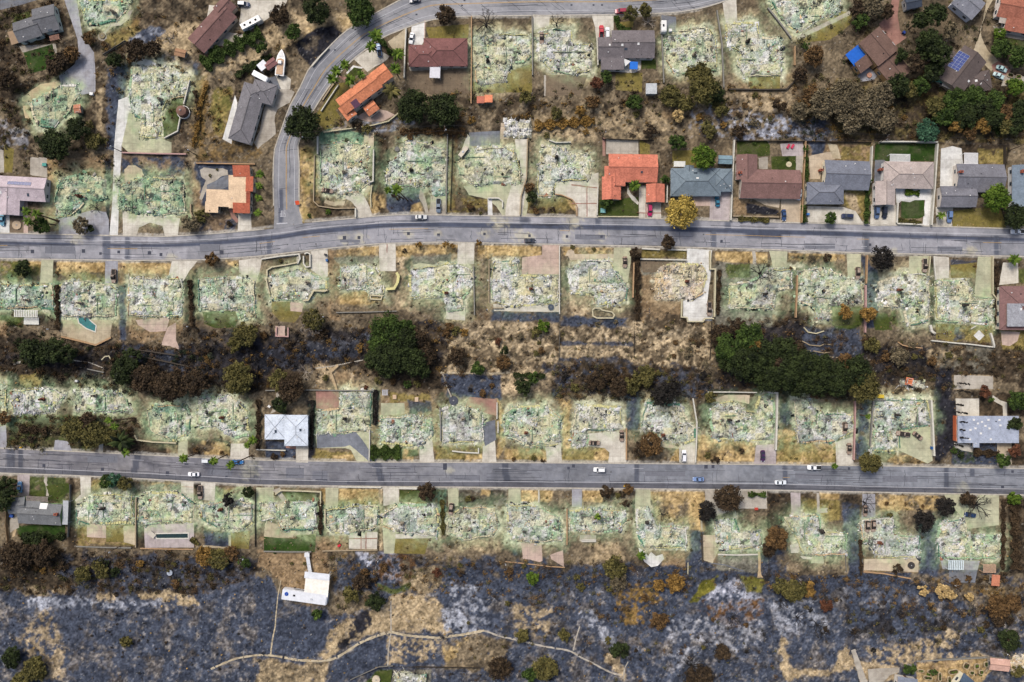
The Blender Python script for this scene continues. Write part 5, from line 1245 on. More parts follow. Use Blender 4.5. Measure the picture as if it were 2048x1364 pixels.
        q = [W(a[0] + (b[0] - a[0]) * t, a[1] + (b[1] - a[1]) * t) for t in (T[0], T[-1])]; mb.wall([(p[0] - ox, p[1] - oy) for p in q], 0, pr.uniform(.4, .75), .22, tuple(col)); mb.build('stem_wall', WALLM, root, tint=True)
    if i % 3 != 1:   # a chimney left standing
        qx, qy = cx + pr.uniform(-.22, .22) * (max(xs) - min(xs)), cy + pr.uniform(-.22, .22) * (max(ys) - min(ys)); x, y = W(qx, qy); mb = MB(); col = pr.choice([A(120, 78, 62), A(70, 66, 62), A(150, 140, 124)]); rz = pr.choice([0, .1, -.15])
        mb.box(x - ox, y - oy, 0, 1.5, 1.0, 1.5, rz, tuple(col)); mb.box(x - ox, y - oy, 1.5, .9, .7, 1.6, rz, tuple(col * .9)); mb.box(x - ox, y - oy, 3.1, .6, .45, .03, rz, tuple(A(24, 24, 24))); mb.build('chimney', WALLM, root, tint=True)
for i, r in enumerate(RUINS): ruin(i, r)
# ---------------------------------------------------------------- standing houses
GLASSD = mat('window_glass', (58, 68, 80), .12, .1, 1, .6); TRIM = mat('white_trim', (214, 212, 206), .7, .06, 1)
BRICKC = mat('chimney_brick', (150, 84, 64), .9, .2, 4); VENT = mat('vent_white', (222, 222, 220), .6, .05, 2); DARKM = mat('dark_opening', (40, 42, 46), .8, .1, 2)
DOORM = mat('house_door', (104, 76, 60), .7, .15, 2); SOLAR = mat('solar_glass', (44, 62, 124), .2, .12, 3, .6); SOLFR = mat('solar_frame', (170, 176, 190), .5, .05, 2)
def roofmat(rgb, tile=False):
    n = ('tile_roof_%d_%d_%d' if tile else 'shingle_roof_%d_%d_%d') % rgb
    if n in MATS: return MATS[n]
    m = mat(n, tuple(min(240, int(c * (1.0 if tile else 1.09))) for c in rgb), .9, .13, .35, .15, .25); nt = m.node_tree; N = nt.nodes; Lk = nt.links; b = N['Principled BSDF']
    src = b.inputs['Base Color'].links[0].from_socket; tc = N.new('ShaderNodeTexCoord'); v = N.new('ShaderNodeTexVoronoi'); v.inputs['Scale'].default_value = 2.2 if tile else 2.8
    Lk.new(tc.outputs['Object'], v.inputs['Vector']); sp = N.new('ShaderNodeSeparateColor'); Lk.new(v.outputs['Color'], sp.inputs[0])
    mr = N.new('ShaderNodeMapRange'); mr.inputs[3].default_value = .8 if tile else .86; mr.inputs[4].default_value = 1.18 if tile else 1.14; Lk.new(sp.outputs[0], mr.inputs[0])
    vm = N.new('ShaderNodeVectorMath'); vm.operation = 'SCALE'; Lk.new(src, vm.inputs[0]); Lk.new(mr.outputs[0], vm.inputs['Scale']); Lk.new(vm.outputs[0], b.inputs['Base Color']); return m
HOUSE_AT = []
class Wing:
    def __init__(s, x, y, L, Wd, ang, typ='g', h=2.7, pitch=.3, rgb=None, k=0):
        s.rgb = rgb
        s.h = h + .06 * k; s.cx, s.cy = W(x, y, s.h + .3); f = .2 * (CAM_H - s.h) / CAM_H; s.L = L * f; s.W = Wd * f; s.a = -R(ang); s.t = typ; s.p = pitch; s.rise = 0 if typ == 'f' else s.W / 2 * pitch; s.ov = .35
    def to(s, u, v): c, q = math.cos(s.a), math.sin(s.a); return (s.cx + u * c - v * q, s.cy + u * q + v * c)
    def inv(s, x, y): c, q = math.cos(s.a), math.sin(s.a); x -= s.cx; y -= s.cy; return (x * c + y * q, -x * q + y * c)
    def rz(s, u, v):
        if s.t == 'f': return s.h + .22
        if s.t == 's': return s.h + (v + s.W / 2) * s.p * .6 + .12
        z = s.h + (s.W / 2 - abs(v)) * s.p
        if s.t == 'h': z = min(z, s.h + (s.L / 2 - abs(u)) * s.p)
        return z + .1
    def inside(s, x, y, m=0): u, v = s.inv(x, y); return abs(u) < s.L / 2 + m and abs(v) < s.W / 2 + m
def house(label, wings, roof, wall=(206, 198, 182), tile=False, chim=(), sky=(), vents=6, seed=0, cat='house', name='house', door=True):
    pr = random.Random(seed + 7); ws = [Wing(*w, k=i) for i, w in enumerate(wings)]; w0 = ws[0]
    ox, oy = w0.cx, w0.cy; root = empty(name, (ox, oy, 0)); tag(root, label, cat, 'houses still standing' if cat == 'house' else None)
    rm = roofmat(roof, tile); wm = mat('stucco_%d_%d_%d' % wall, wall, .9, .08, .8)
    sp = []
    for w in ws:
        o = w.ov
        mb = MB(); q = [w.to(u, v) for u, v in ((-w.L / 2 + o, -w.W / 2 + o), (w.L / 2 - o, -w.W / 2 + o), (w.L / 2 - o, w.W / 2 - o), (-w.L / 2 + o, w.W / 2 - o))]; q = [(x - ox, y - oy) for x, y in q]
        if w.t == 'g':   # gable ends rise to the ridge
            e = [w.to(u, 0) for u in (-w.L / 2 + o, w.L / 2 - o)]; e = [(x - ox, y - oy) for x, y in e]; zr = w.h + (w.W / 2 - o) * w.p + o * w.p - .04
            vs = [(x, y, 0) for x, y in q] + [(x, y, w.h + o * w.p - .04) for x, y in q] + [(e[0][0], e[0][1], zr), (e[1][0], e[1][1], zr)]
            mb.add(vs, [[0, 1, 5, 4], [1, 2, 6, 9, 5], [2, 3, 7, 6], [3, 0, 4, 8, 7]])
        else: mb.prism(q, 0, w.h)
        wall_o = mb.build('wall', wm, root)
        # roof with eaves
        hl, hw, th = w.L / 2, w.W / 2, .16
        if w.t == 'f':
            mb = MB(); mb.prism([tuple(a - b for a, b in zip(w.to(u, v), (ox, oy))) for u, v in ((-hl, -hw), (hl, -hw), (hl, hw), (-hl, hw))], w.h, w.h + .22)
        else:
            if w.t == 'g': top = [(-hl, -hw), (hl, -hw), (hl, hw), (-hl, hw), (-hl, 0), (hl, 0)]; fs = [[0, 1, 5, 4], [2, 3, 4, 5]]
            elif w.t == 's': top = [(-hl, -hw), (hl, -hw), (hl, hw), (-hl, hw)]; fs = [[0, 1, 2, 3]]
            else:
                r = max(.02, hl - hw); top = [(-hl, -hw), (hl, -hw), (hl, hw), (-hl, hw), (-r, 0), (r, 0)]; fs = [[0, 1, 5, 4], [2, 3, 4, 5], [1, 2, 5], [3, 0, 4]]
            n = len(top); vs = []
            for dz in (0, -th):
                for u, v in top: x, y = w.to(u, v); vs.append((x - ox, y - oy, w.rz(u, v) + dz))
            edge = [[0, 1], [1, 5], [5, 2], [2, 3], [3, 4], [4, 0]] if w.t == 'g' else [[0, 1], [1, 2], [2, 3], [3, 0]]
            mb = MB(); mb.add(vs, fs + [[n + i for i in f[::-1]] for f in fs] + [[b, a, n + a, n + b] for a, b in edge])
        ro = mb.build('roof', roofmat(w.rgb, True) if w.rgb else rm, root)
        if w.t in 'gh':
            r = hl if w.t == 'g' else max(.1, hl - hw); a, b = w.to(-r, 0), w.to(r, 0); z = w.rz(0, 0) + .02; mb = MB()
            mb.box((a[0] + b[0]) / 2 - ox, (a[1] + b[1]) / 2 - oy, z - .06, 2 * r, .3, .1, w.a)
            if w.t == 'h':
                for su in (-1, 1):
                    for sv in (-1, 1):
                        p0 = w.to(su * r, 0); p1 = w.to(su * hl, sv * hw); mb.tube((p0[0] - ox, p0[1] - oy, z - .02), (p1[0] - ox, p1[1] - oy, w.rz(hl, hw) + .02), .11, .11, 5)
            mb.build('ridge_cap', mat('ridge_%d_%d_%d' % roof, tuple(int(c * .84) for c in roof), .9, .1), ro)
        # windows on the walls that can be seen from above the middle of town, none inside a neighbouring wing
        for (nu, nv) in ((0, -1), (0, 1), (1, 0), (-1, 0)):
            ext = w.L if nv else w.W; off = (w.W if nv else w.L) / 2 - o; ca, sa = math.cos(w.a), math.sin(w.a); nx, ny = nu * ca - nv * sa, nu * sa + nv * ca
            if nx * -w.cx + ny * -w.cy < 0 and pr.random() < .7: continue
            nW = max(1, int(ext / 4.2))
            for k in range(nW):
                t = (k + .5) / nW * ext - ext / 2; u, v = (t, nv * off) if nv else (nu * off, t); x, y = w.to(u, v); xo, yo = w.to(u + nu * .3, v + nv * .3)
                if any(z is not w and z.inside(xo, yo, -.2) for z in ws): continue
                rzz = w.a + (0 if nv else math.pi / 2)
                if door and k == 0 and nv and pr.random() < .35 and not any('door' == q for q in sp):
                    mb = MB(); mb.box(x + nx * .03 - ox, y + ny * .03 - oy, .05, 1.0, .1, 2.1, rzz); d_ = mb.build('door', DOORM, root); mb = MB(); hx, hy = w.to(u + (.38 if nv else nu * .1), v + (nv * .1 if nv else .38)); mb.box(hx - ox, hy - oy, 1.0, .1, .08, .1, rzz); mb.build('handle', VENT, d_); sp.append('door'); continue
                z0s = [.95] if w.h < 4.2 else [.95, 3.4]
                for z0 in z0s:
                    mb = MB(); mb.box(x + nx * .02 - ox, y + ny * .02 - oy, z0, 1.7, .1, 1.25, rzz); f_ = mb.build('window', TRIM, root); mb = MB(); mb.box(x + nx * .06 - ox, y + ny * .06 - oy, z0 + .1, 1.5, .06, 1.05, rzz); mb.build('pane', GLASSD, f_)
    def roofpt(px, py):
        x, y = W(px, py, w0.h + .6)
        ins = [w.rz(*w.inv(x, y)) for w in ws if w.inside(x, y)]
        return x, y, (max(ins) if ins else None)
    for k in range(vents):
        w = pr.choice(ws); x, y = w.to(pr.uniform(-.4, .4) * w.L, pr.uniform(-.4, .4) * w.W); z = max(q.rz(*q.inv(x, y)) for q in ws if q.inside(x, y)); mb = MB(); s = pr.choice([.25, .3, .4]); mb.box(x - ox, y - oy, z - .15, s, s, .4, w.a, None, .8); mb.build('roof_vent', VENT if pr.random() < .7 else DARKM, root)
    for (px, py, a, b, kind) in sky:
        x, y, z = roofpt(px, py); z = z if z is not None else w0.h + .6
        w = next((q for q in ws if q.inside(x, y)), w0); u, v = w.inv(x, y); mb = MB(); hl, hw = a * .1, b * .1; vs = []
        for dz in (-.1, .12):
            for du, dv in ((-hl, -hw), (hl, -hw), (hl, hw), (-hl, hw)): xx, yy = w.to(u + du, v + dv); vs.append((xx - ox, yy - oy, w.rz(u + du, v + dv) + dz))
        mb.add(vs, [[0, 3, 2, 1], [4, 5, 6, 7], [0, 1, 5, 4], [1, 2, 6, 5], [2, 3, 7, 6], [3, 0, 4, 7]])
        if kind == 's':
            so_ = mb.build('solar_panel', SOLAR, root); mb = MB(); n1, n2 = max(2, round(a / 6)), max(1, round(b / 8))
            for i in range(n1 + 1):
                du = -hl + 2 * hl * i / n1; p, q = w.to(u + du, v - hw), w.to(u + du, v + hw); mb.tube((p[0] - ox, p[1] - oy, w.rz(u + du, v - hw) + .14), (q[0] - ox, q[1] - oy, w.rz(u + du, v + hw) + .14), .05, .05, 4)
            for i in range(n2 + 1):
                dv = -hw + 2 * hw * i / n2; p, q = w.to(u - hl, v + dv), w.to(u + hl, v + dv); mb.tube((p[0] - ox, p[1] - oy, w.rz(u - hl, v + dv) + .14), (q[0] - ox, q[1] - oy, w.rz(u + hl, v + dv) + .14), .05, .05, 4)
            mb.build('panel_frame', SOLFR, so_)
        else: mb.build('skylight' if kind in 'wk' else 'roof_tarp', VENT if kind == 'w' else GLASSD if kind == 'k' else mat('purple_tarp', (96, 66, 86), .8, .15, 2), root)
    for (px, py) in chim:
        x, y, z = roofpt(px, py); z = z if z is not None else 1; mb = MB(); mb.box(x - ox, y - oy, max(0, z - .8), 1.2, .75, 1.9, w0.a); mb.box(x - ox, y - oy, max(0, z - .8) + 1.9, 1.35, .9, .12, w0.a); c_ = mb.build('chimney', BRICKC, root); mb = MB(); mb.box(x - ox, y - oy, max(0, z - .8) + 2.02, .5, .4, .06, w0.a); mb.build('flue', DARKM, c_)
    HOUSE_AT.append((sum(w[0] for w in wings) / len(wings), sum(w[1] for w in wings) / len(wings), label)); return root, ws
GY_ = (98, 99, 102)
house('grey shingled house above a green lawn by the tar lane, top left', [(91, 38, 46, 52, -14), (54, 58, 50, 42, -18)], (96, 97, 100), (196, 206, 196), seed=1, sky=[(99, 60, 8, 4, 'k')])
house('long brown gabled house with the motorhome parked beside it', [(424, 55, 98, 45, -48), (449, 14, 34, 34, -48)], (108, 82, 78), (196, 178, 160), seed=2)
house('grey L-shaped house left of the curving road behind the white boat', [(494, 226, 118, 46, 106, 'h'), (526, 184, 48, 42, 16, 'h')], (108, 106, 110), (198, 196, 190), seed=3, vents=8)
house('orange tiled villa inside the bend of the curving road', [(718, 186, 92, 36, -37, 'g', 5.2), (762, 150, 36, 33, -37, 'g', 4.4), (742, 216, 26, 22, -37, 'g', 2.8), (695, 222, 32, 24, 53, 'g', 3.6)], (200, 128, 94), (222, 210, 192), True, seed=4, sky=[(711, 207, 14, 14, 't')], vents=3)
house('maroon hipped-roof house below the upper road', [(891, 104, 88, 56, 0, 'h'), (848, 111, 62, 44, 0, 'h')], (112, 78, 76), (204, 194, 180), seed=5, vents=5)
house('grey-brown gabled house with the blue canopy behind it', [(1266, 88, 86, 56, 0), (1222, 96, 52, 44, 0), (1225, 125, 46, 28, 0, 'f')], (104, 99, 100), (214, 212, 206), seed=6, sky=[(1219, 91, 3, 4, 'w'), (1244, 92, 4, 4, 'w'), (1276, 90, 4, 4, 'w'), (1251, 99, 7, 4, 'k')], vents=9)
house('brown split-roof house with the blue striped tarp, upper right', [(1758, 92, 60, 54, 50, 'g', 4.2, .22), (1789, 137, 50, 50, 50, 'g', 3.2, .22), (1728, 127, 34, 24, -38, 's', 2.6)], (102, 82, 74), (196, 160, 110), seed=7)
house('dark brown house with blue solar panels in the upper right trees', [(1926, 140, 84, 56, -52, 'g', 3.4, .25), (1960, 163, 46, 40, -10, 'h', 2.8), (1890, 112, 46, 40, 40, 'g', 2.7, .2)], (88, 78, 76), (176, 160, 140), seed=8, sky=[(1917, 122, 38, 22, 's'), (1938, 162, 4, 4, 'w'), (1953, 161, 4, 4, 'w')])
house('red-brown tiled house in the top right corner', [(2034, 16, 74, 46, 10), (2040, 52, 60, 26, 10, 's', 2.6)], (156, 100, 82), (216, 208, 200), True, seed=9, vents=3)
house('grey roofed house at the top edge near the upper right corner', [(1938, 6, 52, 44, 40, 'g', 3.2)], (114, 116, 124), (204, 208, 218), seed=10)
house('dark slate roofed house at the top edge beside the red drive', [(1827, 4, 32, 24, -12)], (58, 66, 78), (150, 150, 150), seed=11, vents=1)
house('mauve-grey house with dark roof panel at the left edge', [(40, 377, 104, 48, 3), (18, 402, 56, 42, 92, 'g')], (170, 158, 163), (206, 198, 196), seed=12, sky=[(40, 367, 46, 6, 's'), (2, 385, 5, 6, 'w'), (57, 390, 4, 6, 'k')], vents=4)
house('flat tan roofed house with orange tiled edges above the middle road', [(477, 383, 40, 66, 0, 'f', 3.0), (438, 396, 52, 34, 2, 'f', 2.9), (423, 414, 26, 22, 2, 'f', 2.85), (483, 342, 34, 22, 0, 's', 3.1, .3, (178, 100, 76)), (499, 368, 30, 16, 92, 's', 3.1, .3, (178, 100, 76)), (483, 416, 34, 20, 2, 's', 3.1, .3, (178, 100, 76)), (496, 396, 24, 8, 90, 'f', 3.15, .3, (150, 80, 62))], (196, 172, 144), (216, 200, 178), seed=13, vents=3)
house('orange tiled house with a separate tiled garage above the middle road', [(1266, 336, 98, 56, 1), (1223, 376, 46, 38, 90, 'g'), (1230, 352, 40, 42, 90, 'g', 2.5), (1311, 386, 37, 37, 90, 'g', 2.6)], (196, 120, 98), (216, 196, 176), True, seed=14, sky=[(1283, 345, 4, 4, 'k'), (1228, 361, 4, 4, 'k')])
house('blue-grey house beside the big mustard tree', [(1392, 364, 100, 56, 0, 'h'), (1443, 360, 44, 46, 0, 'h'), (1378, 338, 15, 20, 90, 'g', 2.4)], (104, 116, 124), (190, 196, 200), seed=15, sky=[(1391, 346, 7, 3, 'k'), (1394, 357, 5, 3, 'w')])
house('brown shingled house right of the blue-grey house', [(1541, 368, 120, 58, 1), (1494, 334, 50, 42, 90, 'g')], (116, 90, 86), (206, 196, 184), seed=16, chim=[(1479, 346)])
house('grey house with red brick chimney and long paved drive', [(1694, 350, 90, 58, 2), (1651, 386, 74, 44, 0, 'h')], (106, 110, 120), (220, 212, 188), seed=17, chim=[(1646, 338)])
house('taupe house behind the bright square lawn', [(1818, 350, 100, 54, 1, 'h'), (1771, 386, 48, 40, 90, 'g')], (158, 147, 142), (226, 224, 220), seed=18, chim=[(1766, 337)])
house('dark grey house with white patio on its left', [(1961, 356, 96, 56, 1), (1917, 393, 72, 42, 0, 'g')], (106, 106, 112), (214, 206, 196), seed=19, chim=[(1918, 345)], vents=7)
house('blue-grey roof cut by the right edge above the middle road', [(2056, 378, 96, 62, 90, 'g')], (104, 116, 128), (214, 214, 214), seed=20, chim=[(2041, 344)])
house('brown hipped house at the right edge below the middle road', [(2046, 616, 92, 88, 0, 'h', 2.8, .16), (2050, 630, 70, 46, 0, 'f', 3.9, .3, (150, 152, 158))], (116, 90, 88), (206, 196, 178), seed=21, sky=[(2028, 619, 7, 5, 'w'), (2038, 619, 6, 5, 'w')])
house('pale blue-grey roofed house surviving above the lower road', [(550, 854, 42, 50, 0, 'h', 2.7, .11), (592, 861, 62, 47, 90, 'h', 2.8, .11)], (186, 194, 204), (214, 216, 216), seed=22, sky=[(551, 863, 4, 6, 'k'), (601, 860, 5, 4, 'k')], vents=12)
house('pale grey low-roofed house with white skylights beside burnt cypresses', [(1962, 854, 92, 44, 0, 'f', 3.0), (1977, 859, 122, 54, 0, 'f', 2.9), (1953, 890, 12, 10, 0, 'f', 2.8)], (146, 154, 168), (206, 190, 172), seed=23, sky=[(x, y, 4, 3.5, 'w') for x, y in ((1949, 840), (1978, 840), (2000, 840), (1952, 857), (1980, 857), (2002, 851), (1942, 860), (1941, 879), (1983, 879), (1957, 847), (1972, 852), (1963, 867), (1965, 844))], vents=3)
house('grey house with a white skylight at the left edge below the lower road', [(80, 1028, 86, 42, 3), (33, 1011, 36, 32, -6), (60, 1015, 40, 26, 3, 'g', 2.5)], (106, 108, 110), (140, 170, 120), seed=24, sky=[(84, 1012, 20, 11, 'w')], chim=[(116, 1027)])
house('small grey roof at the bottom edge beside the round green tree', [(1814, 1372, 40, 32, 8)], (112, 118, 130), (206, 200, 190), seed=25, vents=1)
house('dark blue roof with white end at the bottom edge below the garden beds', [(1934, 1374, 44, 36, 40)], (70, 84, 100), (220, 214, 190), seed=26, vents=2)
# ---- sheds, covers, canopies and other small buildings
RUST = mat('rusted_metal', (168, 96, 64), .85, .3, 1.5, rgb2=(120, 74, 60)); WOODB = mat('brown_wood', (132, 102, 78), .9, .2, 2); PALEM = mat('pale_metal', (190, 194, 200), .5, .1, 1)
def shed(label, x, y, L, Wd, ang, rgb, h=2.3, typ='g', cat='shed', name='shed', wall=(150, 140, 126), pitch=.22):
    r_, w_ = house(label, [(x, y, L, Wd, ang, typ, h, pitch)], rgb, wall, vents=0, seed=int(x), cat=cat, name=name, door=False); return r_
def canopy(label, x, y, L, Wd, ang, rgb, h=2.6, slats=0, cat='patio cover', name='patio_cover', posts=True, var=.1):
    cx, cy = W(x, y, h); f = .2 * (CAM_H - h) / CAM_H; L *= f; Wd *= f; a = -R(ang); root = empty(name, (cx, cy, 0), a); tag(root, label, cat); m = mat('cover_%d_%d_%d' % rgb, rgb, .7, var, .8)
    if slats:
        mb = MB()
        for i in range(slats):
            t = -L / 2 + L * (i + .5) / slats; mb.box(t, 0, h, L / slats * .5, Wd, .1)
        mb.build('slat_panel', m, root); mb = MB()
        for v in (-.45, .45): mb.box(0, v * Wd, h - .2, L, .15, .18)
        mb.build('beam', m, root)
    else: mb = MB(); mb.box(0, 0, h, L, Wd, .12); mb.build('cover', m, root)
    if posts:
        for u in (-.47, .47):
            for v in (-.44, .44): mb = MB(); mb.box(u * L, v * Wd, 0, .14, .14, h - .2 if slats else h); mb.build('post', m, root)
    return root
shed('small brown shed below the long brown house', 360, 105, 22, 15, 14, (146, 114, 88))
shed('maroon shed roof beside the white boat', 541, 127, 24, 16, -35, (122, 88, 86))
shed('pale grey square shed behind the blue-canopy house', 1303, 177, 22, 21, 0, (168, 172, 174), typ='f', wall=(180, 180, 178))
shed('blue-grey garden shed behind the round green tree', 1451, 319, 28, 17, 2, (112, 134, 144))
shed('rusty orange shed on the burnt slope at the right end of the lowest lots', 1992, 1161, 16, 22, 4, (172, 112, 88), typ='f')
shed('rust-red tin hut above the tar lane ruin', 154, 217, 14, 17, -6, (168, 116, 92), h=1.8)
shed('square red-brown hut behind the sixth ruin below the middle road', 2000, 1330, 40, 24, 6, (186, 150, 134), h=2)
shed('left one of two rusty cargo containers behind the maroon house', 961, 199, 15, 14, 0, (170, 104, 86), h=2.4, typ='f', cat='container', name='cargo_container')
shed('right one of two rusty cargo containers behind the maroon house', 977, 197, 16, 15, 0, (204, 128, 96), h=2.4, typ='f', cat='container', name='cargo_container')
shed('orange rusted roof piece of a burnt shed behind the rightmost ruin', 1819, 763, 15, 15, 10, (196, 118, 84), h=1.2)
canopy('white ribbed patio cover behind the maroon house', 870, 144, 21, 24, 2, (206, 206, 212))
canopy('bright blue square canopy behind the grey-brown house', 1267.5, 131, 16, 15, 2, (30, 106, 200), cat='canopy', name='canopy', var=.12)
canopy('blue striped tarp shade beside the brown split-roof house', 1713, 111, 34, 30, -38, (28, 96, 190), cat='tarp shade', name='tarp_shade')
canopy('white slatted pergola behind the taupe house', 1800, 315.5, 41, 15, 1, (226, 226, 224), slats=22, cat='pergola', name='pergola')
canopy('white square pergola behind the dark grey house', 1942, 317, 28, 23, 1, (228, 228, 228), slats=26, cat='pergola', name='pergola')
canopy('white shed-roof cover behind the blue-grey house', 1359, 328, 23, 11, 1, (208, 208, 200))
canopy('white pergola frame left over beside the first ruin below the middle road', 52, 627, 48, 14, 1, (222, 222, 214), slats=14, cat='pergola', name='pergola')
canopy('pale blue pergola frame behind the last ruin below the lower road', 1912, 1130, 32, 19, 1, (206, 220, 224), slats=9, cat='pergola', name='pergola')
canopy('red-brown pergola behind the last ruin below the lower road', 1979, 1137, 26, 17, 1, (190, 158, 132), slats=14, cat='pergola', name='pergola')
canopy('red-brown slatted cover beside the top left grey house', 109, 75, 20, 10, -12, (150, 112, 96), slats=14, cat='pergola', name='pergola')
canopy('brown wooden deck cover left of the top left grey house', 27, 75, 16, 27, -18, (146, 122, 96), cat='deck', name='deck_cover', h=1.2)
canopy('grey slatted pergola in front of the grey house at the left edge', 74, 998, 44, 10, 2, (150, 138, 132), slats=18, cat='pergola', name='pergola')
canopy('grey patio cover right of the left edge grey house', 131, 1025, 11, 48, 2, (168, 172, 176))
canopy('pale grid-roofed chicken run behind the seventh ruin above the lower road', 770, 785, 12, 11, 0, (190, 192, 200), slats=3, cat='chicken run', name='chicken_run', h=1.8)
canopy('grey corner awning of the red-brown tiled house', 2012, 42, 28, 12, 10, (168, 160, 150))
canopy('teal awning beside the house with solar panels', 1877, 162, 24, 6, 8, (74, 120, 104), cat='awning', name='awning', h=2.4)
canopy('pale balcony deck below the house with solar panels', 1899, 170, 28, 16, 28, (170, 166, 160), cat='deck', name='balcony_deck', h=2.2)
canopy('cream workshop canopy roof on the burnt slope', 634, 1170, 48, 44, 6, (238, 233, 222), h=2.9, cat='canopy', name='workshop_canopy', var=.12)
canopy('grey-white metal roof strip along the top of the workshop canopy', 634, 1152, 50, 13, 6, (214, 218, 224), h=3.1, cat='canopy', name='metal_canopy')
canopy('white stair ramp leading down to the workshop canopy', 617, 1125, 7, 42, -10, (204, 208, 214), h=1.1, cat='ramp', name='ramp')
canopy('white landing box at the top of the stair ramp', 614, 1110, 10, 8, 0, (214, 216, 218), h=1.4, cat='landing', name='landing')
canopy('white tilted board over the end of the dark lap pool', 304, 1069, 14, 9, 38, (190, 184, 170), h=.6, cat='board', name='board')
canopy('pale grey canopy between the boat and the white van', 525, 131, 18, 16, -40, (222, 224, 228), h=2.4, cat='tarp shade', name='tarp_shade')
canopy('yellow square crate top behind the last ruin above the lower road', 1761.5, 792.5, 13, 7, 2, (206, 178, 60), h=1, cat='crate', name='crate')
canopy('white concrete deck pad beside the first ruin below the middle road', 63, 642, 30, 14, 1, (204, 204, 196), h=.5, cat='deck', name='deck', posts=True)
canopy('teal pool pump box in the front yard of the orange garage house', 1206, 421, 10, 9, 3, (120, 170, 168), h=.6, cat='box', name='pump_box')
canopy('dark red tool hut in front of the third burnt lot below the road', 1988, 1240, .1, .1, 0, (90, 50, 40)) if 0 else None
# the long caravan on the slope, the wind-blown shade sail, tanks, tents and round gazebo
def disc(label, x, y, r, h, rgb, cat, name, cone=.0, ring=None, z0=0.0):
    cx, cy = W(x, y, h); r *= .2; root = empty(name, (cx, cy, z0)); tag(root, label, cat); m = mat('disc_%d_%d_%d' % rgb, rgb, .7, .15, 2); n = 20; mb = MB()
    mb.add([(r * math.cos(2 * math.pi * i / n), r * math.sin(2 * math.pi * i / n), 0) for i in range(n)] + [(r * math.cos(2 * math.pi * i / n), r * math.sin(2 * math.pi * i / n), h) for i in range(n)] + [(0, 0, h + cone)], [[i, (i + 1) % n, n + (i + 1) % n, n + i] for i in range(n)] + [[n + i, n + (i + 1) % n, 2 * n] for i in range(n)])
    mb.build('body' if not cone else 'roof', m, root)
    mb = MB(); mb.tube((0, 0, h + cone - .02), (0, 0, h + cone + .12), r * .18, r * .15, 8); mb.build('cap', mat('cap_grey', (150, 150, 150), .6), root)
    if ring:
        mb = MB(); mb.wall([(ring * .2 * math.cos(2 * math.pi * i / 24), ring * .2 * math.sin(2 * math.pi * i / 24)) for i in range(24)], 0, .7, .22, closed=True); mb.build('low_wall', TRIM, root)
    return root
disc('round brown gazebo on the lawn wall beside the white drive ruin', 362, 221, 10, 2.6, (120, 90, 78), 'gazebo', 'gazebo', .9, 12.5)
disc('blue round water tank on the long caravan roof', 573, 1188, 4, 3.1, (20, 70, 160), 'tank', 'water_tank', .2)
disc('pale round tank lid on the burnt slope below the lap pool', 339, 1146, 5.5, .6, (160, 168, 180), 'tank', 'water_tank', .05)
disc('dark round trampoline behind the second ruin below the middle road', 1102, 614, 6, .5, (70, 80, 92), 'trampoline', 'trampoline', .01)
disc('round hot tub beside the teal pool', 177, 631, 5.5, .7, (90, 88, 86), 'hot tub', 'hot_tub', .02)
disc('dark charred round ash ring behind the eighth ruin above the lower road', 907, 801, 9, .4, (70, 74, 84), 'fire ring', 'fire_ring', .05)
disc('pale round patio table at the bottom edge lawn', 752, 1360, 8, .7, (196, 184, 160), 'table', 'round_table', .02)
disc('round brick fire pit on the paved terrace of the blue tarp house', 1739, 150, 5, .5, (188, 140, 118), 'fire pit', 'fire_pit', .02)
disc('round stone fire pit in the yard of the twelfth ruin below the middle road', 1641, 538, 4, .5, (180, 170, 140), 'fire pit', 'fire_pit', .02)
disc('dark tyre swing ring on the beige terrace below the lower road', 1823, 1131, 7, .3, (60, 56, 54), 'ring', 'rubber_ring', .02)
disc('pale round drum behind the sixth ruin above the middle road', 1085, 291, 3, 1, (196, 190, 170), 'drum', 'steel_drum', .05)
disc('grey round lid behind the fourth ruin above the middle road', 794, 298, 5, .5, (110, 110, 106), 'tank', 'septic_lid', .02)
disc('white round garden ring on the lawn of the brown house', 1578, 328.5, 5.5, .35, (190, 180, 150), 'planter', 'planter', .02)
disc('round planter with dark centre in the front yard of the mauve house', 33, 450, 9, .4, (176, 156, 130), 'planter', 'planter', .02)
disc('round gravel fountain bowl on the drive end by the tar lane ruin', 204, 71, 6, .4, (120, 110, 84), 'planter', 'planter', .02)
mb = MB(); q = [W(*p, 2.5) for p in P('1247.5,117 1262,122 1250,133')]; z = [2.6, 2.2, 2.5]
mb.add([(x, y, zz) for (x, y), zz in zip(q, z)] + [(x, y, zz - .03) for (x, y), zz in zip(q, z)], [[0, 2, 1], [3, 4, 5], [0, 1, 4, 3], [1, 2, 5, 4], [2, 0, 3, 5]])
root = empty('shade_sail', (*q[0], 0)); tag(root, 'white triangular shade sail beside the bright blue canopy', 'shade sail')
mb2 = MB(); mb2.v = [(x - q[0][0], y - q[0][1], zz) for x, y, zz in mb.v]; mb2.f = mb.f; mb2.c = mb.c; mb2.build('cloth', VENT, root)
for (x, y), zz in zip(q, z): mb = MB(); mb.tube((x - q[0][0], y - q[0][1], 0), (x - q[0][0], y - q[0][1], zz), .05); mb.build('post', PALEM, root)
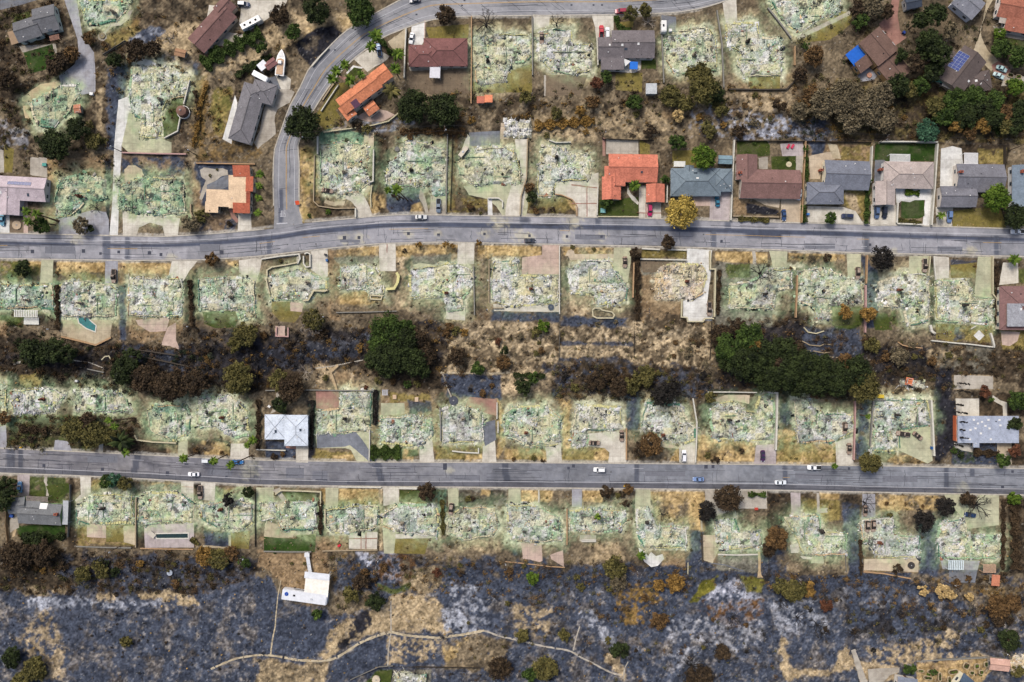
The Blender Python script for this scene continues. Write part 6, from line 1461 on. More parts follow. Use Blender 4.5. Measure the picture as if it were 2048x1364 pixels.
# ---------------------------------------------------------------- vehicles
TYRE = mat('tyre_rubber', (40, 40, 42), .9, .1, 4); CARGL = mat('car_glass', (46, 54, 66), .08, .05, 1, .6); HEADL = mat('headlight_glass', (220, 222, 226), .2, .03, 1, .5); TAIL = mat('taillight_red', (150, 30, 30), .3, .05, 1, .4); RIMM = mat('wheel_rim', (150, 152, 156), .4, .1, 2, .4, 0, .6)
BURN = mat('burnt_steel', (128, 96, 80), .95, .3, 2.0, rgb2=(176, 166, 152)); BURND = mat('burnt_interior', (52, 48, 46), .95, .2, 2)
def loft(mb, secs):
    """cross sections (x, half width, z low, z top, top inset)"""
    vs = []
    for x, w, z0, z1, ins in secs:
        zm = z0 + (z1 - z0) * .6
        for y, z in ((-w * .94, z0), (-w, zm), (-w * ins, z1), (w * ins, z1), (w, zm), (w * .94, z0)): vs.append((x, y, z))
    n = len(secs); fs = []
    for i in range(n - 1):
        for k in range(6): a, b = 6 * i + k, 6 * i + (k + 1) % 6; fs.append([a, b, b + 6, a + 6])
    fs += [list(range(6))[::-1], [6 * (n - 1) + k for k in range(6)]]; mb.add(vs, [f[::-1] for f in fs])
def quad(name, p, m, parent, th=.02):
    a, b, c, d = (Vector(q) for q in p); n = (b - a).cross(d - a).normalized() * th
    if n.z < 0 or (abs(n.z) < 1e-6 and n.x * a.x + n.y * a.y < 0): a, b, c, d = d, c, b, a; n = -n
    mb = MB(); mb.add([a, b, c, d, a + n, b + n, c + n, d + n], [[3, 2, 1, 0], [4, 5, 6, 7], [0, 1, 5, 4], [1, 2, 6, 5], [2, 3, 7, 6], [3, 0, 4, 7]]); return mb.build(name, m, parent)
CARS = []
def vehicle(label, x, y, ang, kind='sedan', rgb=(200, 200, 205), burnt=False, z=.03, k=1.0):
    """ang: where the nose points, degrees clockwise from the photo's right"""
    wx, wy = W(x, y, .8); nm = {'sedan': 'parked_car', 'suv': 'parked_car', 'pickup': 'pickup_truck'}[kind]; nm = 'burnt_car' if burnt else nm
    root = empty(nm, (wx, wy, z), -R(ang)); tag(root, label, 'burnt car' if burnt else 'pickup truck' if kind == 'pickup' else 'car', 'burnt-out cars' if burnt else 'cars parked along the roads and drives')
    pm = BURN if burnt else mat('car_paint_%d_%d_%d' % rgb, rgb, .25, .05, .5, .5); CARS.append((x, y, label))
    L, w = {'sedan': (4.6, .9), 'suv': (4.8, .95), 'pickup': (5.6, .97)}[kind]; L *= k; h = .95 if kind != 'sedan' else .85; hl = L / 2
    mb = MB(); loft(mb, [(-hl, w * .72, .38, h * .82, .8), (-hl + .18, w * .92, .3, h * .97, .86), (-hl + .9, w, .26, h, .9), (0, w, .26, h, .9), (hl - 1.3, w, .26, h * .98, .88), (hl - .6, w * .97, .28, h * .9, .85), (hl - .15, w * .86, .34, h * .78, .8), (hl, w * .62, .4, h * .68, .8)])
    mb.build('body', pm, root, smooth=False)
    if kind == 'sedan': b0, b1, t0, t1, zt = -hl + .75, hl - 1.35, -hl + 1.35, hl - 2.15, 1.42
    elif kind == 'suv': b0, b1, t0, t1, zt = -hl + .12, hl - 1.25, -hl + .45, hl - 1.95, 1.72
    else: b0, b1, t0, t1, zt = -.55, hl - 1.35, -.35, hl - 2.05, 1.78
    wb, wt = w * .88, w * .7
    rw = 'glass'
    B = [(b0, -wb, h), (b1, -wb, h), (b1, wb, h), (b0, wb, h)]; T = [(t0, -wt, zt), (t1, -wt, zt), (t1, wt, zt), (t0, wt, zt)]
    gm = BURND if burnt else CARGL
    mb = MB(); mb.add(B + [(p[0], p[1], p[2] - .04) for p in T], [[0, 1, 5, 4], [1, 2, 6, 5], [2, 3, 7, 6], [3, 0, 4, 7], [4, 5, 6, 7]]); mb.build('cabin', BURND if burnt else pm, root)
    def inset(a, b, c, d, f=.1): m_ = [sum(q[i] for q in (a, b, c, d)) / 4 for i in range(3)]; return [tuple(q[i] + (m_[i] - q[i]) * f for i in range(3)) for q in (a, b, c, d)]
    quad('windshield', inset(B[1], B[2], T[2], T[1], .12), gm, root); quad('rear_window', inset(B[3], B[0], T[0], T[3], .15), gm, root)
    for a, b, c, d in ((B[0], B[1], T[1], T[0]), (B[2], B[3], T[3], T[2])): quad('side_window', inset(a, b, c, d, .16), gm, root)
    if burnt:
        quad('roof', [(t0 + .1, -wt, zt), (t1 - .5, -wt * .9, zt - .05), (t1 - .6, wt * .8, zt), (t0 + .2, wt, zt - .06)], pm, root)
    else: quad('roof', T, pm, root, .035)
    if kind == 'pickup':
        mb = MB(); mb.box((-hl + .15 + b0 - .12) / 2, 0, h - .01, (b0 - .1) - (-hl + .15), w * 1.5, .03); mb.build('cargo_bed', DARKM if not burnt else BURND, root)
    for sx in (-hl + .85, hl - .95):
        for sy in (-1, 1):
            mb = MB(); mb.tube((sx, sy * (w - .16), .34), (sx, sy * (w + .02), .34), .34, .34, 14); wh = mb.build('wheel', TYRE if not burnt else BURND, root)
            mb = MB(); mb.tube((sx, sy * (w - .02), .34), (sx, sy * (w + .035), .34), .2, .18, 10); mb.build('rim', RIMM if not burnt else BURN, wh)
    if not burnt:
        for sy in (-1, 1):
            mb = MB(); mb.box(hl - .2, sy * w * .6, .58, .22, .36, .12); mb.build('headlight', HEADL, root)
            mb = MB(); mb.box(-hl + .1, sy * w * .62, .62, .16, .3, .14); mb.build('taillight', TAIL, root)
            mb = MB(); mb.box(b1 - .35, sy * (w + .09), .95, .16, .2, .13); mb.build('mirror', pm, root)
    return root
VEH = '''
dark blue car beside the long brown house at the top|487|8|4|suv|40,58,92
dark blue car leaving the top edge on the curving road|829|0|172|sedan|28,44,70
white car on the white drive of the maroon house|823|76|100|sedan|225,228,230
blue pickup parked in the courtyard of the orange villa|758|100|-100|pickup|96,128,170
magenta red car parked on the upper road|1242|22|178|suv|150,24,58
red pickup on the drive of the grey-brown house|1203|64|-90|pickup|190,46,58
white car next to the red pickup on the same drive|1215|66|-90|suv|226,228,230
pale silver car, upper one of two on the brick court|2004|137|24|sedan|176,206,206
pale silver car, lower one of two on the brick court|1998|151|24|sedan|186,212,212
teal blue car in the drive at the left edge|4|440|90|sedan|84,140,162
silver car at the kerb above the fourth burnt lot drive|842|434|0|sedan|206,208,208
grey blue pickup in the drive right of the palm ruin|877|411|90|pickup|110,124,140
magenta car in front of the tiled garage|1300|420|90|suv|172,28,84
teal car in the drive of the blue-grey house|1435|402|-95|sedan|40,110,136
silver white car beside the brown shingled house|1599|389|-80|sedan|206,214,220
dark blue car at the foot of the beige drive|1568|430|88|sedan|44,70,110
navy car parked sideways before the grey house|1695|432|182|suv|34,44,74
slate blue car, left one of two before the taupe house|1754|425|90|suv|78,98,130
black car, right one of two before the taupe house|1769.5|425|90|suv|36,40,54
steel blue car on the drive of the dark grey house|1899.5|433|92|suv|102,126,166
white pickup at the kerb by the right edge of the middle road|2036|463|180|pickup|222,226,232
dark car driving on the middle road between repair patches|1060|481|0|sedan|58,62,70
white car driving on the lower road at the left|387|948.5|180|sedan|232,234,238
white car parked under the street palm on the lower road|415|921.5|0|suv|226,230,232
blue car parked between two street palms on the lower road|475|924|0|sedan|44,110,170
white car in the middle of the lower road|1199|939.5|180|suv|234,236,238
steel blue car at the lower white line of the lower road|1397|958.5|180|sedan|120,144,186
white car on the drive of the eleventh ruin above the lower road|1368|912|-88|suv|228,230,234
dark purple car on the pink drive above the lower road|1526|912|90|sedan|66,38,74
white pickup with loaded bed at the upper kerb of the lower road|1629|935|180|pickup|236,238,240
white car at the lower line of the lower road on the right|1561.5|965|0|sedan|230,236,240
light blue car in the drive of the left edge grey house|39|974.5|-92|sedan|110,160,206
dark blue car under the bare tree in the circular drive|1941|1030|188|sedan|40,62,94
'''
for ln in VEH.strip().splitlines():
    a = ln.split('|'); vehicle(a[0], float(a[1]), float(a[2]), float(a[3]), a[4], tuple(int(v) for v in a[5].split(',')))
BV = '''
burnt car among white rubble of the third ruin above the middle road|655|381|10|sedan
burnt pickup by the second ruin below the middle road|227|552|90|pickup
burnt car with pale roof on the green drive of the ninth burnt lot|1250|524|90|sedan
rust orange burnt pickup at the end of the white concrete drive|1419|618|90|pickup
dark burnt car on the drive of the twelfth ruin below the middle road|1716|546|90|suv
rust brown burnt truck right of the black burnt tree|1850|531|90|pickup
burnt car lying across the drive of the tenth ruin above the lower road|1189|886|2|sedan
burnt car upright along the wall of the tenth ruin above the lower road|1243.5|872|90|sedan
rust brown burnt pickup on the last lot above the lower road|1807|868|188|pickup
burnt grey car lying askew on the last lot above the lower road|1836|872|38|sedan
burnt blue-grey car on the drive right of the thirteenth burnt lot|1699|898|90|sedan
burnt car in the ash right of the thirteenth ruin above the lower road|1690|856|92|suv
burnt white truck between two paved drives below the lower road|400|985|90|pickup
burnt car behind bare branches below the lower road|1731|1022|90|sedan
burnt car, left one of two in the thirteenth lower ruin|1735|1053|90|suv
burnt car, right one of two in the thirteenth lower ruin|1747|1052|90|suv
burnt car buried in the first ruin below the top road|1083.5|76|90|sedan
burnt car hulk in green dust of the seventh burnt lot below the lower road|902|1018|96|suv
'''
for ln in BV.strip().splitlines():
    a = ln.split('|'); vehicle(a[0], float(a[1]), float(a[2]), float(a[3]), a[4], burnt=True)
def boxtruck(label, x, y, ang, L, w, h, rgb, cat, name, cab=True, units=2):
    f = .2; wx, wy = W(x, y, h); root = empty(name, (wx, wy, .03), -R(ang)); tag(root, label, cat, 'vehicles'); pm = mat('coach_%d_%d_%d' % rgb, rgb, .4, .08, .8, .4); hl = L / 2; mb = MB()
    loft(mb, [(-hl, w * .9, .5, h * .97, .9), (-hl + .15, w, .4, h, .93), (hl - .5, w, .4, h, .93), (hl - .1, w * .95, .4, h * .9, .9), (hl, w * .85, .45, h * .6, .9)]); mb.build('body', pm, root)
    pr = random.Random(int(x))
    for k in range(units): mb = MB(); mb.box(-hl + L * (k + .7) / (units + .6), pr.uniform(-.2, .2) * w, h - .02, .9, .7, .25, 0, None, .85); mb.build('roof_unit', pr.choice([PALEM, DARKM]), root)
    if cab: quad('windshield', [(hl - .05, -w * .8, h * .62), (hl - .05, w * .8, h * .62), (hl - .32, w * .75, h * .92), (hl - .32, -w * .75, h * .92)], CARGL, root, .05)
    for sy in (-1, 1):
        mb = MB(); mb.box(0, sy * (w + .005), h * .5, L * .55, .03, .6); mb.build('side_window', CARGL, root)
        for sx in (-hl * .55, hl * .6): mb = MB(); mb.tube((sx, sy * (w - .3), .4), (sx, sy * (w + .01), .4), .4, .4, 12); mb.build('wheel', TYRE, root)
    return root
boxtruck('long white motorhome parked beside the long brown house', 501, 44, -28, 8.6, 1.25, 3.1, (224, 224, 218), 'motorhome', 'motorhome', True, 3)
boxtruck('white delivery van beside the white boat', 520, 152, 28, 6.6, 1.1, 2.5, (226, 228, 230), 'van', 'delivery_van', True, 0)
boxtruck('white camper trailer on the grey drive below the upper road', 1328, 52, 90, 4.6, 1.1, 2.7, (226, 226, 222), 'camper', 'camper_trailer', False, 1)
boxtruck('long pale grey caravan on the burnt slope below the cream canopy', 609, 1194.5, 8, 18, 2.2, 3.0, (216, 219, 224), 'caravan', 'caravan', False, 2)
boxtruck('burnt white trailer shell standing askew in the fifth ruin above the middle road', 927, 302.5, -52, 5, .9, 1.6, (196, 186, 166), 'trailer', 'burnt_trailer', False, 1)
# the boat on its trailer
wx, wy = W(562, 126, 1.2); root = empty('motor_boat', (wx, wy, 0), -R(-84)); tag(root, 'white motor boat on a trailer left of the curving road', 'boat'); mb = MB(); HUL = mat('boat_hull', (226, 226, 224), .35, .05, 1, .4); n = 13; S_ = []
for i in range(n):
    t = i / (n - 1); x = -5.2 + 10.4 * t; w = 1.75 * (1 - max(0, (t - .55) / .45) ** 2.2) + .03; S_.append((x, w, .55 + .5 * max(0, t - .7), 1.75 + .3 * t, .97))
loft(mb, S_); mb.build('hull', HUL, root); mb = MB(); mb.prism([(-4.8, -1.3), (1.2, -1.35), (1.6, 0), (1.2, 1.35), (-4.8, 1.3)], 1.9, 1.98); mb.build('deck', mat('boat_deck', (190, 160, 132), .8, .15, 1.5), root)
mb = MB(); mb.box(-.2, 0, 1.98, 1.5, 1.6, .9, 0, None, .8); mb.build('console', HUL, root); mb = MB(); mb.box(-5.4, 0, 1.2, .5, .6, 1.1, 0, None, .7); mb.build('outboard_motor', DARKM, root)
mb = MB(); mb.prism([(2.2, -1.0), (4.6, -.2), (4.6, .2), (2.2, 1.0)], 2.06, 2.14); mb.build('cover', VENT, root)
mb = MB(); mb.box(-.6, 0, .35, 7.5, 1.6, .15); tr = mb.build('trailer_frame', PALEM, root)
for sy in (-1, 1): mb = MB(); mb.tube((-1.2, sy * 1.0, .33), (-1.2, sy * 1.2, .33), .33, .33, 12); mb.build('wheel', TYRE, root)
# small yard things: bins, loungers, tables, cabinets, warning sign
def smallbox(label, x, y, L, Wd, h, ang, rgb, cat, name, lid=None):
    wx, wy = W(x, y, h); root = empty(name, (wx, wy, 0), -R(ang)); tag(root, label, cat); mb = MB(); mb.box(0, 0, 0, L, Wd, h * .86, 0, None, 1.05); m = mat('bin_%d_%d_%d' % rgb, rgb, .6, .08, 2); mb.build('body', m, root); mb = MB(); mb.box(.02, 0, h * .87, L * 1.12, Wd * 1.12, h * .12, 0, None, .92); mb.build('lid', mat('bin_%d_%d_%d' % lid, lid, .6, .08, 2) if lid else m, root)
    return root
for a in (('blue wheeled bin beside the paved drive of the fifth burnt lot', 653, 520, 1.0, .8, 1.1, 80, (50, 96, 150), 'bin', 'wheeled_bin'), ('black wheeled bin above the blue bin', 650, 509, .8, .7, 1.1, 10, (52, 54, 58), 'bin', 'wheeled_bin'), ('blue bin by the drive of the brown split-roof house', 1809, 64, 1.0, .9, 1.1, 40, (34, 60, 130), 'bin', 'wheeled_bin'), ('blue bin at the foot of the grey house drive', 1617, 428, .9, .8, 1.1, 0, (60, 110, 170), 'bin', 'wheeled_bin'), ('blue bin beside the white wall of the last burnt lot', 1866, 896, 1.0, .9, 1.2, 90, (40, 90, 150), 'bin', 'wheeled_bin'), ('white chest freezer standing by the gravel lane end', 182, 187, 1.3, 1.0, 1., 5, (225, 225, 222), 'freezer', 'chest_freezer'),
    ('white cabinet beside the white camper trailer', 1341, 60, 1.1, 1.0, 1.2, 0, (222, 222, 220), 'cabinet', 'cabinet'), ('white utility box behind the first ruin of the lower row', 152, 762, 1.0, .8, 1., 0, (200, 200, 198), 'cabinet', 'utility_cabinet'), ('blue tool chest behind the grey house at the left edge', 22, 1032, 1.3, 1.1, .9, 20, (44, 84, 160), 'chest', 'tool_chest'), ('red sun lounger on the bare yard of the fifth lower ruin', 678, 1091.5, 1.2, .8, .5, -40, (196, 44, 60), 'lounger', 'sun_lounger'), ('pale garden table in the yard of the seventh upper-row ruin', 789, 794, 1.4, 1.6, .7, 0, (196, 170, 140), 'table', 'garden_table'), ('pale garden bench beside the dark ash plot', 833, 799, 1.3, 1.7, .6, 0, (200, 176, 150), 'bench', 'garden_bench'), ('red wooden bench on the gravel drive below the lower road', 1513, 1018, 1.2, .9, .6, 0, (180, 70, 56), 'bench', 'garden_bench'), ('red lounge chair, left one of two on the hexagon patio', 1577, 292.5, 1.7, .8, .6, -60, (180, 56, 84), 'lounger', 'lounge_chair'), ('red lounge chair, right one of two on the hexagon patio', 1585.5, 292.5, 1.7, .8, .6, -60, (190, 60, 88), 'lounger', 'lounge_chair'), ('dark square barbecue grill left of the charred seventh lot', 985, 880, .1, .1, .1, 0, (60, 60, 60), 'grill', 'grill'), ('teal pool chair behind the left edge driveway', 88, 329, 1.5, 1.1, .7, 0, (70, 150, 140), 'chair', 'garden_chair'), ('white garden chair in the dark yard left of the pale blue house', 538, 813, 1., .8, .8, 30, (220, 220, 218), 'chair', 'garden_chair')):
    if a[0].startswith('dark square'): continue
    smallbox(*a)
wx, wy = W(594.5, 405.5, 1.2); root = empty('warning_sign', (wx, wy, 0), R(8)); tag(root, 'orange roadworks warning board beside the curving road junction', 'warning sign'); ORG = mat('orange_board', (230, 92, 54), .6, .06, 1)
mb = MB(); mb.add([(-.75, -.75, .9), (.75, -.75, .9), (.75, .75, 1.5), (-.75, .75, 1.5), (-.75, -.75, .86), (.75, -.75, .86), (.75, .75, 1.46), (-.75, .75, 1.46)], [[0, 1, 2, 3], [7, 6, 5, 4], [0, 4, 5, 1], [1, 5, 6, 2], [2, 6, 7, 3], [3, 7, 4, 0]]); mb.build('board', ORG, root)
for s in (-.6, .6):
    mb = MB(); mb.tube((s, -.7, .88), (s, -.9, 0), .04); mb.build('leg', PALEM, root); mb = MB(); mb.tube((s, .7, 1.44), (s, .95, 0), .04); mb.build('leg', PALEM, root)
for x, y, w_ in ((900 / 4 + 1024, 930 + 170 / 4, 'yellow fire hydrant at the lower kerb of the lower road'), (165 / 4, 720 + 700 / 4, 'yellow fire hydrant at the left end of the lower road')):
    wx, wy = W(x, y, .5); root = empty('fire_hydrant', (wx, wy, 0)); tag(root, w_, 'hydrant'); m = mat('hydrant_yellow', (226, 180, 40), .5, .05, 1); mb = MB(); mb.tube((0, 0, 0), (0, 0, .75), .28, .26, 10); mb.tube((0, 0, .75), (0, 0, .95), .24, .08, 10); mb.build('barrel', m, root); mb = MB(); mb.tube((-.42, 0, .5), (.42, 0, .5), .13, .13, 8); mb.build('nozzle', m, root)
# ---------------------------------------------------------------- trees, palms, shrubs
LEAF = tintmat('leaf_clumps', .85, .18, 1.2, 5.0, 0, .15, .1); BARK = mat('bark', (84, 68, 54), .95, .25, 3); BLACKB = mat('burnt_bark', (40, 37, 36), .95, .2, 3); PALEB = mat('grey_bark', (150, 140, 128), .95, .2, 3)
TK = dict(green=((24, 40, 14), (82, 102, 44), 'green'), dark=((14, 22, 10), (64, 76, 38), 'dark green'), olive=((52, 52, 26), (118, 110, 62), 'olive green'), bright=((46, 70, 16), (106, 128, 44), 'bright green'), must=((132, 112, 48), (208, 182, 98), 'mustard yellow'),
          brown=((58, 44, 28), (124, 96, 60), 'scorched brown'), gold=((88, 66, 32), (162, 128, 68), 'golden brown'), grey=((64, 58, 44), (134, 122, 96), 'grey-brown'), red=((66, 42, 32), (112, 72, 50), 'red-brown'), black=((22, 21, 20), (54, 50, 46), 'burnt black'), teal=((32, 62, 46), (80, 116, 88), 'blue-green'), tan=((160, 134, 88), (204, 178, 126), 'pale tan'), dbrown=((34, 28, 22), (86, 70, 50), 'dark brown'))
def crown_np(rng, rx, ry, rz, zc, kind, n, leaf, lobes=None, hollow=.55, fill=1.0, shape=None):
    """leaf clumps on many small lobes spread through the crown's volume"""
    c0, c1 = (A(*c) for c in TK[kind][:2]); L = lobes or max(7, int(4.6 * rx * ry ** .5))
    d = rng.normal(size=(L, 3)); d /= np.linalg.norm(d, axis=1)[:, None]; rad = rng.uniform(.25, 1, L) ** .5 * .78
    lc = d * rad[:, None] * np.array([rx, ry, rz]); lc[:, 2] = np.abs(lc[:, 2]) * .9 - rz * .15
    if shape == 'cone': lc = np.stack([d[:, 0] * rx * .5, d[:, 1] * ry * .5, rng.uniform(-.9, .9, L) * rz], -1)
    lr = rng.uniform(.2, .38, L) * min(rx, ry) ** .85 * (1.0 if rx > 1.5 else .9); lt = rng.uniform(0, 1, L)
    k = rng.integers(0, L, n); v = rng.normal(size=(n, 3)); v /= np.linalg.norm(v, axis=1)[:, None]; v[:, 2] = np.where(rng.random(n) < .8, np.abs(v[:, 2]), v[:, 2])
    p = lc[k] + v * (lr[k] * rng.uniform(hollow, 1.05, n))[:, None] * np.array([1, 1, .85])
    nrm = v + rng.normal(size=(n, 3)) * .55 + np.array([0, 0, .35]); nrm /= np.linalg.norm(nrm, axis=1)[:, None]
    u = np.cross(nrm, rng.normal(size=(n, 3))); u /= np.linalg.norm(u, axis=1)[:, None]; w = np.cross(nrm, u); s = leaf * rng.uniform(.6, 1.35, n)
    a = (u * s[:, None]); b = (w * (s * rng.uniform(.5, .95, n))[:, None])
    V = np.stack([p - a - b * .6, p + a * .3 - b, p + a + b * .6, p - a * .3 + b], 1).reshape(-1, 3); V[:, 2] += zc
    t = np.clip(.55 * lt[k] + .35 * rng.random(n) ** 1.5 + rng.normal(0, .12, n), 0, 1)[:, None]; C = (c0 + (c1 - c0) * t) * rng.uniform(.8, 1.2, (n, 1))
    return V, np.arange(4 * n).reshape(n, 4), np.repeat(C, 4, 0), lc + np.array([0, 0, zc])
def limbs(mb, rng, h, r0, tips, lean=(0, 0)):
    top = Vector((lean[0], lean[1], h)); mid = Vector((lean[0] * .4, lean[1] * .4, h * .5)); mb.tube((0, 0, -.4), mid, r0, r0 * .75, 7); mb.tube(mid, top, r0 * .75, r0 * .5, 7)
    for t in tips: q = mid.lerp(top, rng.uniform(.2, 1)); mb.tube(q, Vector(t), r0 * .38, r0 * .1, 5)
PLANTS = []
def xyz(px, py, h): x, y = W(px, py, h); return x, y, min(0, gz(px, py))
def tree(px, py, r, kind, h=None, look='', name='tree', lab=None, dens=1.0, ry=None, hollow=.55, bark=None, leaf=None, shape=None, gap=0):
    """crown centre and radius in photo pixels"""
    i = len(PLANTS); rng = np.random.default_rng(4000 + i); R_ = r * .2; h = h or max(2.2, min(11, R_ * 1.5)); rx = R_ * (CAM_H - h) / CAM_H; ry_ = (ry or r) * .2; rz = min(h * .45, max(rx, ry_) * .75)
    x, y, z = xyz(px, py, h * .7); root = empty(name, (x, y, z)); small = r < 11
    n = int((200 + 125 * rx * ry_) * dens); lf = leaf or (.26 if small else .36)
    V, F, C, lc = crown_np(rng, rx, ry_, rz, h - rz * .75, kind, min(n, 9000), lf, hollow=hollow, shape=shape)
    mesh_np('crown', V, F, LEAF, root, C)
    mb = MB(); limbs(mb, rng, h * .8, max(.1, R_ * .075), [tuple(q) for q in lc[:10 if not small else 4]]); mb.build('trunk', bark or (BLACKB if kind in ('black', 'brown', 'dbrown') else BARK), root)
    PLANTS.append(dict(o=root, x=px, y=py, r=r, look=look or TK[kind][2], noun='tree', lab=lab)); root['group'] = 'trees among the burnt lots'; root['category'] = 'tree'; return root
BUSH_MESH = {}
def shrub(px, py, r, kind, look='', lab=None, noun='shrub', name='shrub', ry=None):
    i = len(PLANTS); v = i % 4; key = (kind, v); z_ = xyz(px, py, r * .1); s = r * .2
    if key not in BUSH_MESH:
        rng = np.random.default_rng(900 + v * 13 + hash_kind(kind)); V, F, C, lc = crown_np(rng, 1, 1, .62, .5, kind, 430, .12, 20, .2); o = mesh_np(name, V, F, LEAF, None, C)
        mb = MB(); limbs(mb, rng, .5, .05, [tuple(q) for q in lc[:5]]); st = mesh_np('stem', mb.v, mb.f, BLACKB if kind in ('black', 'brown', 'dbrown', 'grey') else BARK); me = st.data; bpy.data.objects.remove(st); BUSH_MESH[key] = (o.data, me); bpy.data.objects.remove(o)
    me, sm = BUSH_MESH[key]; o = empty(name, z_, (i * 2.4) % 6.28); o.scale = (s, s * ((ry or r) / r), s * .9)
    link(bpy.data.objects.new('foliage', me), o); link(bpy.data.objects.new('stem', sm), o)
    PLANTS.append(dict(o=o, x=px, y=py, r=r, look=look or TK[kind][2], noun=noun, lab=lab)); o['group'] = 'shrubs and bushes'; o['category'] = 'shrub'; return o
def hash_kind(k): return sum(ord(c) * (j + 1) for j, c in enumerate(k)) % 997
def bare(px, py, r, h=6, black=True, look=None, n=5, lab=None, leafy=None):
    i = len(PLANTS); rng = random.Random(70 + i); x, y, z = xyz(px, py, h * .6); root = empty('bare_tree', (x, y, z)); mb = MB(); R_ = r * .2
    def grow(p, d, L, rad, dep):
        q = p + d * L; mb.tube(p, q, rad, rad * .62, 5 if dep > 1 else 6)
        if dep >= 4 or L < .35: return
        for k in range(rng.choice([2, 3, 3])):
            nd = (d + Vector((rng.uniform(-1, 1), rng.uniform(-1, 1), rng.uniform(-.35, .5))) * .85).normalized(); grow(q, nd, L * rng.uniform(.6, .82), rad * .62, dep + 1)
    mb.tube((0, 0, -.4), (0, 0, h * .3), R_ * .075, R_ * .06, 7)
    for k in range(n):
        a = 6.283 * (k + rng.uniform(-.2, .2)) / n; d = Vector((math.cos(a), math.sin(a), rng.uniform(.35, .8))).normalized(); grow(Vector((0, 0, h * .3)), d, R_ * .42, R_ * .035 + .03, 1)
    mb.build('branches', BLACKB if black else PALEB, root)
    if leafy:
        g = np.random.default_rng(i); V, F, C, lc = crown_np(g, R_ * .85, R_ * .85, h * .25, h * .6, leafy, int(60 + 14 * R_ * R_), .38, hollow=.2); mesh_np('crown', V, F, LEAF, root, C)
    PLANTS.append(dict(o=root, x=px, y=py, r=r, look=look or ('bare black burnt' if black else 'bare pale grey'), noun='tree', lab=lab)); root['group'] = 'bare burnt trees'; root['category'] = 'tree'; return root
def palm(px, py, h, r=9, kind='bright', lab=None, base=None, look='green'):
    """crown centre px,py at height h"""
    i = len(PLANTS); rng = random.Random(300 + i); x, y = W(px, py, h); bx, by = W(*base) if base else (x, y); z = min(0, gz(px, py)); root = empty('palm_tree', (bx, by, z)); R_ = r * .2; c0, c1 = (A(*c) for c in TK[kind][:2]); mb = MB(); g = np.random.default_rng(i)
    T = Vector((x - bx, y - by, h))
    for k in range(22):
        a = 2.4 * k; el = rng.uniform(-.2, .9) if k > 6 else rng.uniform(.6, 1.2); L = R_ * rng.uniform(.75, 1.1); p = T.copy(); d = Vector((math.cos(a) * math.cos(el), math.sin(a) * math.cos(el), math.sin(el))); side = Vector((-math.sin(a), math.cos(a), 0)); col = tuple(c0 + (c1 - c0) * rng.random()); prev = None
        for j in range(6):
            w = .34 * L * (.35, .8, 1, .85, .55, .1)[j] * .5; l, r_ = p + side * w - Vector((0, 0, w * .5)), p - side * w - Vector((0, 0, w * .5))
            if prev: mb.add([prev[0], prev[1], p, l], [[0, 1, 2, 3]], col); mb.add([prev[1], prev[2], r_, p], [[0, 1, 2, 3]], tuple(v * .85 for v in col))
            prev = (l, p.copy(), r_); p = p + d * L / 5; d = (d + Vector((0, 0, -.3))).normalized()
    mb.build('fronds', LEAF, root, tint=True); mb = MB(); q0 = Vector((0, 0, -.3))
    for j in range(5): q1 = T * ((j + 1) / 5); mb.tube(q0, q1, .28 - .02 * j, .26 - .02 * j, 7); q0 = q1
    mb.build('trunk', BARK, root)
    PLANTS.append(dict(o=root, x=px, y=py, r=r, look=look, noun='palm', lab=lab)); root['group'] = 'palm trees'; root['category'] = 'palm tree'; return root
def hedge(label, pts, w, h, kind, n=1.0):
    """one clipped or ragged hedge along a line"""
    i = len(PLANTS); rng = np.random.default_rng(1200 + i); q = [W(*p, h) for p in pts]; V = []; C = []; c0, c1 = (A(*c) for c in TK[kind][:2]); ox, oy = q[0]; w *= .2
    for (x0, y0), (x1, y1) in zip(q[:-1], q[1:]):
        L = math.hypot(x1 - x0, y1 - y0); m = int(L * w * 34 * n) + 20; t = rng.random(m); s = rng.uniform(-.5, .5, m) * w * (1 + .5 * np.sin(t * L * 1.3)); px = x0 + (x1 - x0) * t - (y1 - y0) / L * s - ox; py = y0 + (y1 - y0) * t + (x1 - x0) / L * s - oy; lump = vnoise(px, py, 1.6, i); pz = h * (.45 + .55 * lump) * rng.uniform(.6, 1, m)
        nr = rng.normal(size=(m, 3)) * .6 + np.array([0, 0, .6]); nr /= np.linalg.norm(nr, axis=1)[:, None]; u = np.cross(nr, rng.normal(size=(m, 3))); u /= np.linalg.norm(u, axis=1)[:, None]; ww = np.cross(nr, u); S = rng.uniform(.16, .4, m)[:, None]; p = np.stack([px, py, pz], -1)
        V.append(np.stack([p - u * S - ww * S * .6, p + u * S * .3 - ww * S, p + u * S + ww * S * .6, p - u * S * .3 + ww * S], 1).reshape(-1, 3)); tt = np.clip(.7 * lump + .3 * rng.random(m), 0, 1)[:, None]; C.append(np.repeat(c0 + (c1 - c0) * tt, 4, 0))
    V = np.concatenate(V); o = empty('hedge', (ox, oy, 0)); mesh_np('foliage', V, np.arange(len(V)).reshape(-1, 4), LEAF, o, np.concatenate(C)); mb = MB()
    for k in range(len(q) * 2 - 1): t = k / 2; a = q[int(t)]; b = q[min(len(q) - 1, int(t) + 1)]; f = t - int(t); mb.tube((a[0] + (b[0] - a[0]) * f - ox, a[1] + (b[1] - a[1]) * f - oy, -.1), (a[0] + (b[0] - a[0]) * f - ox, a[1] + (b[1] - a[1]) * f - oy, h * .5), .08)
    mb.build('stem', BARK, o); tag(o, label, 'hedge', 'hedges'); PLANTS.append(dict(o=o, x=pts[0][0], y=pts[0][1], r=w, look='', noun='hedge', lab=label)); return o
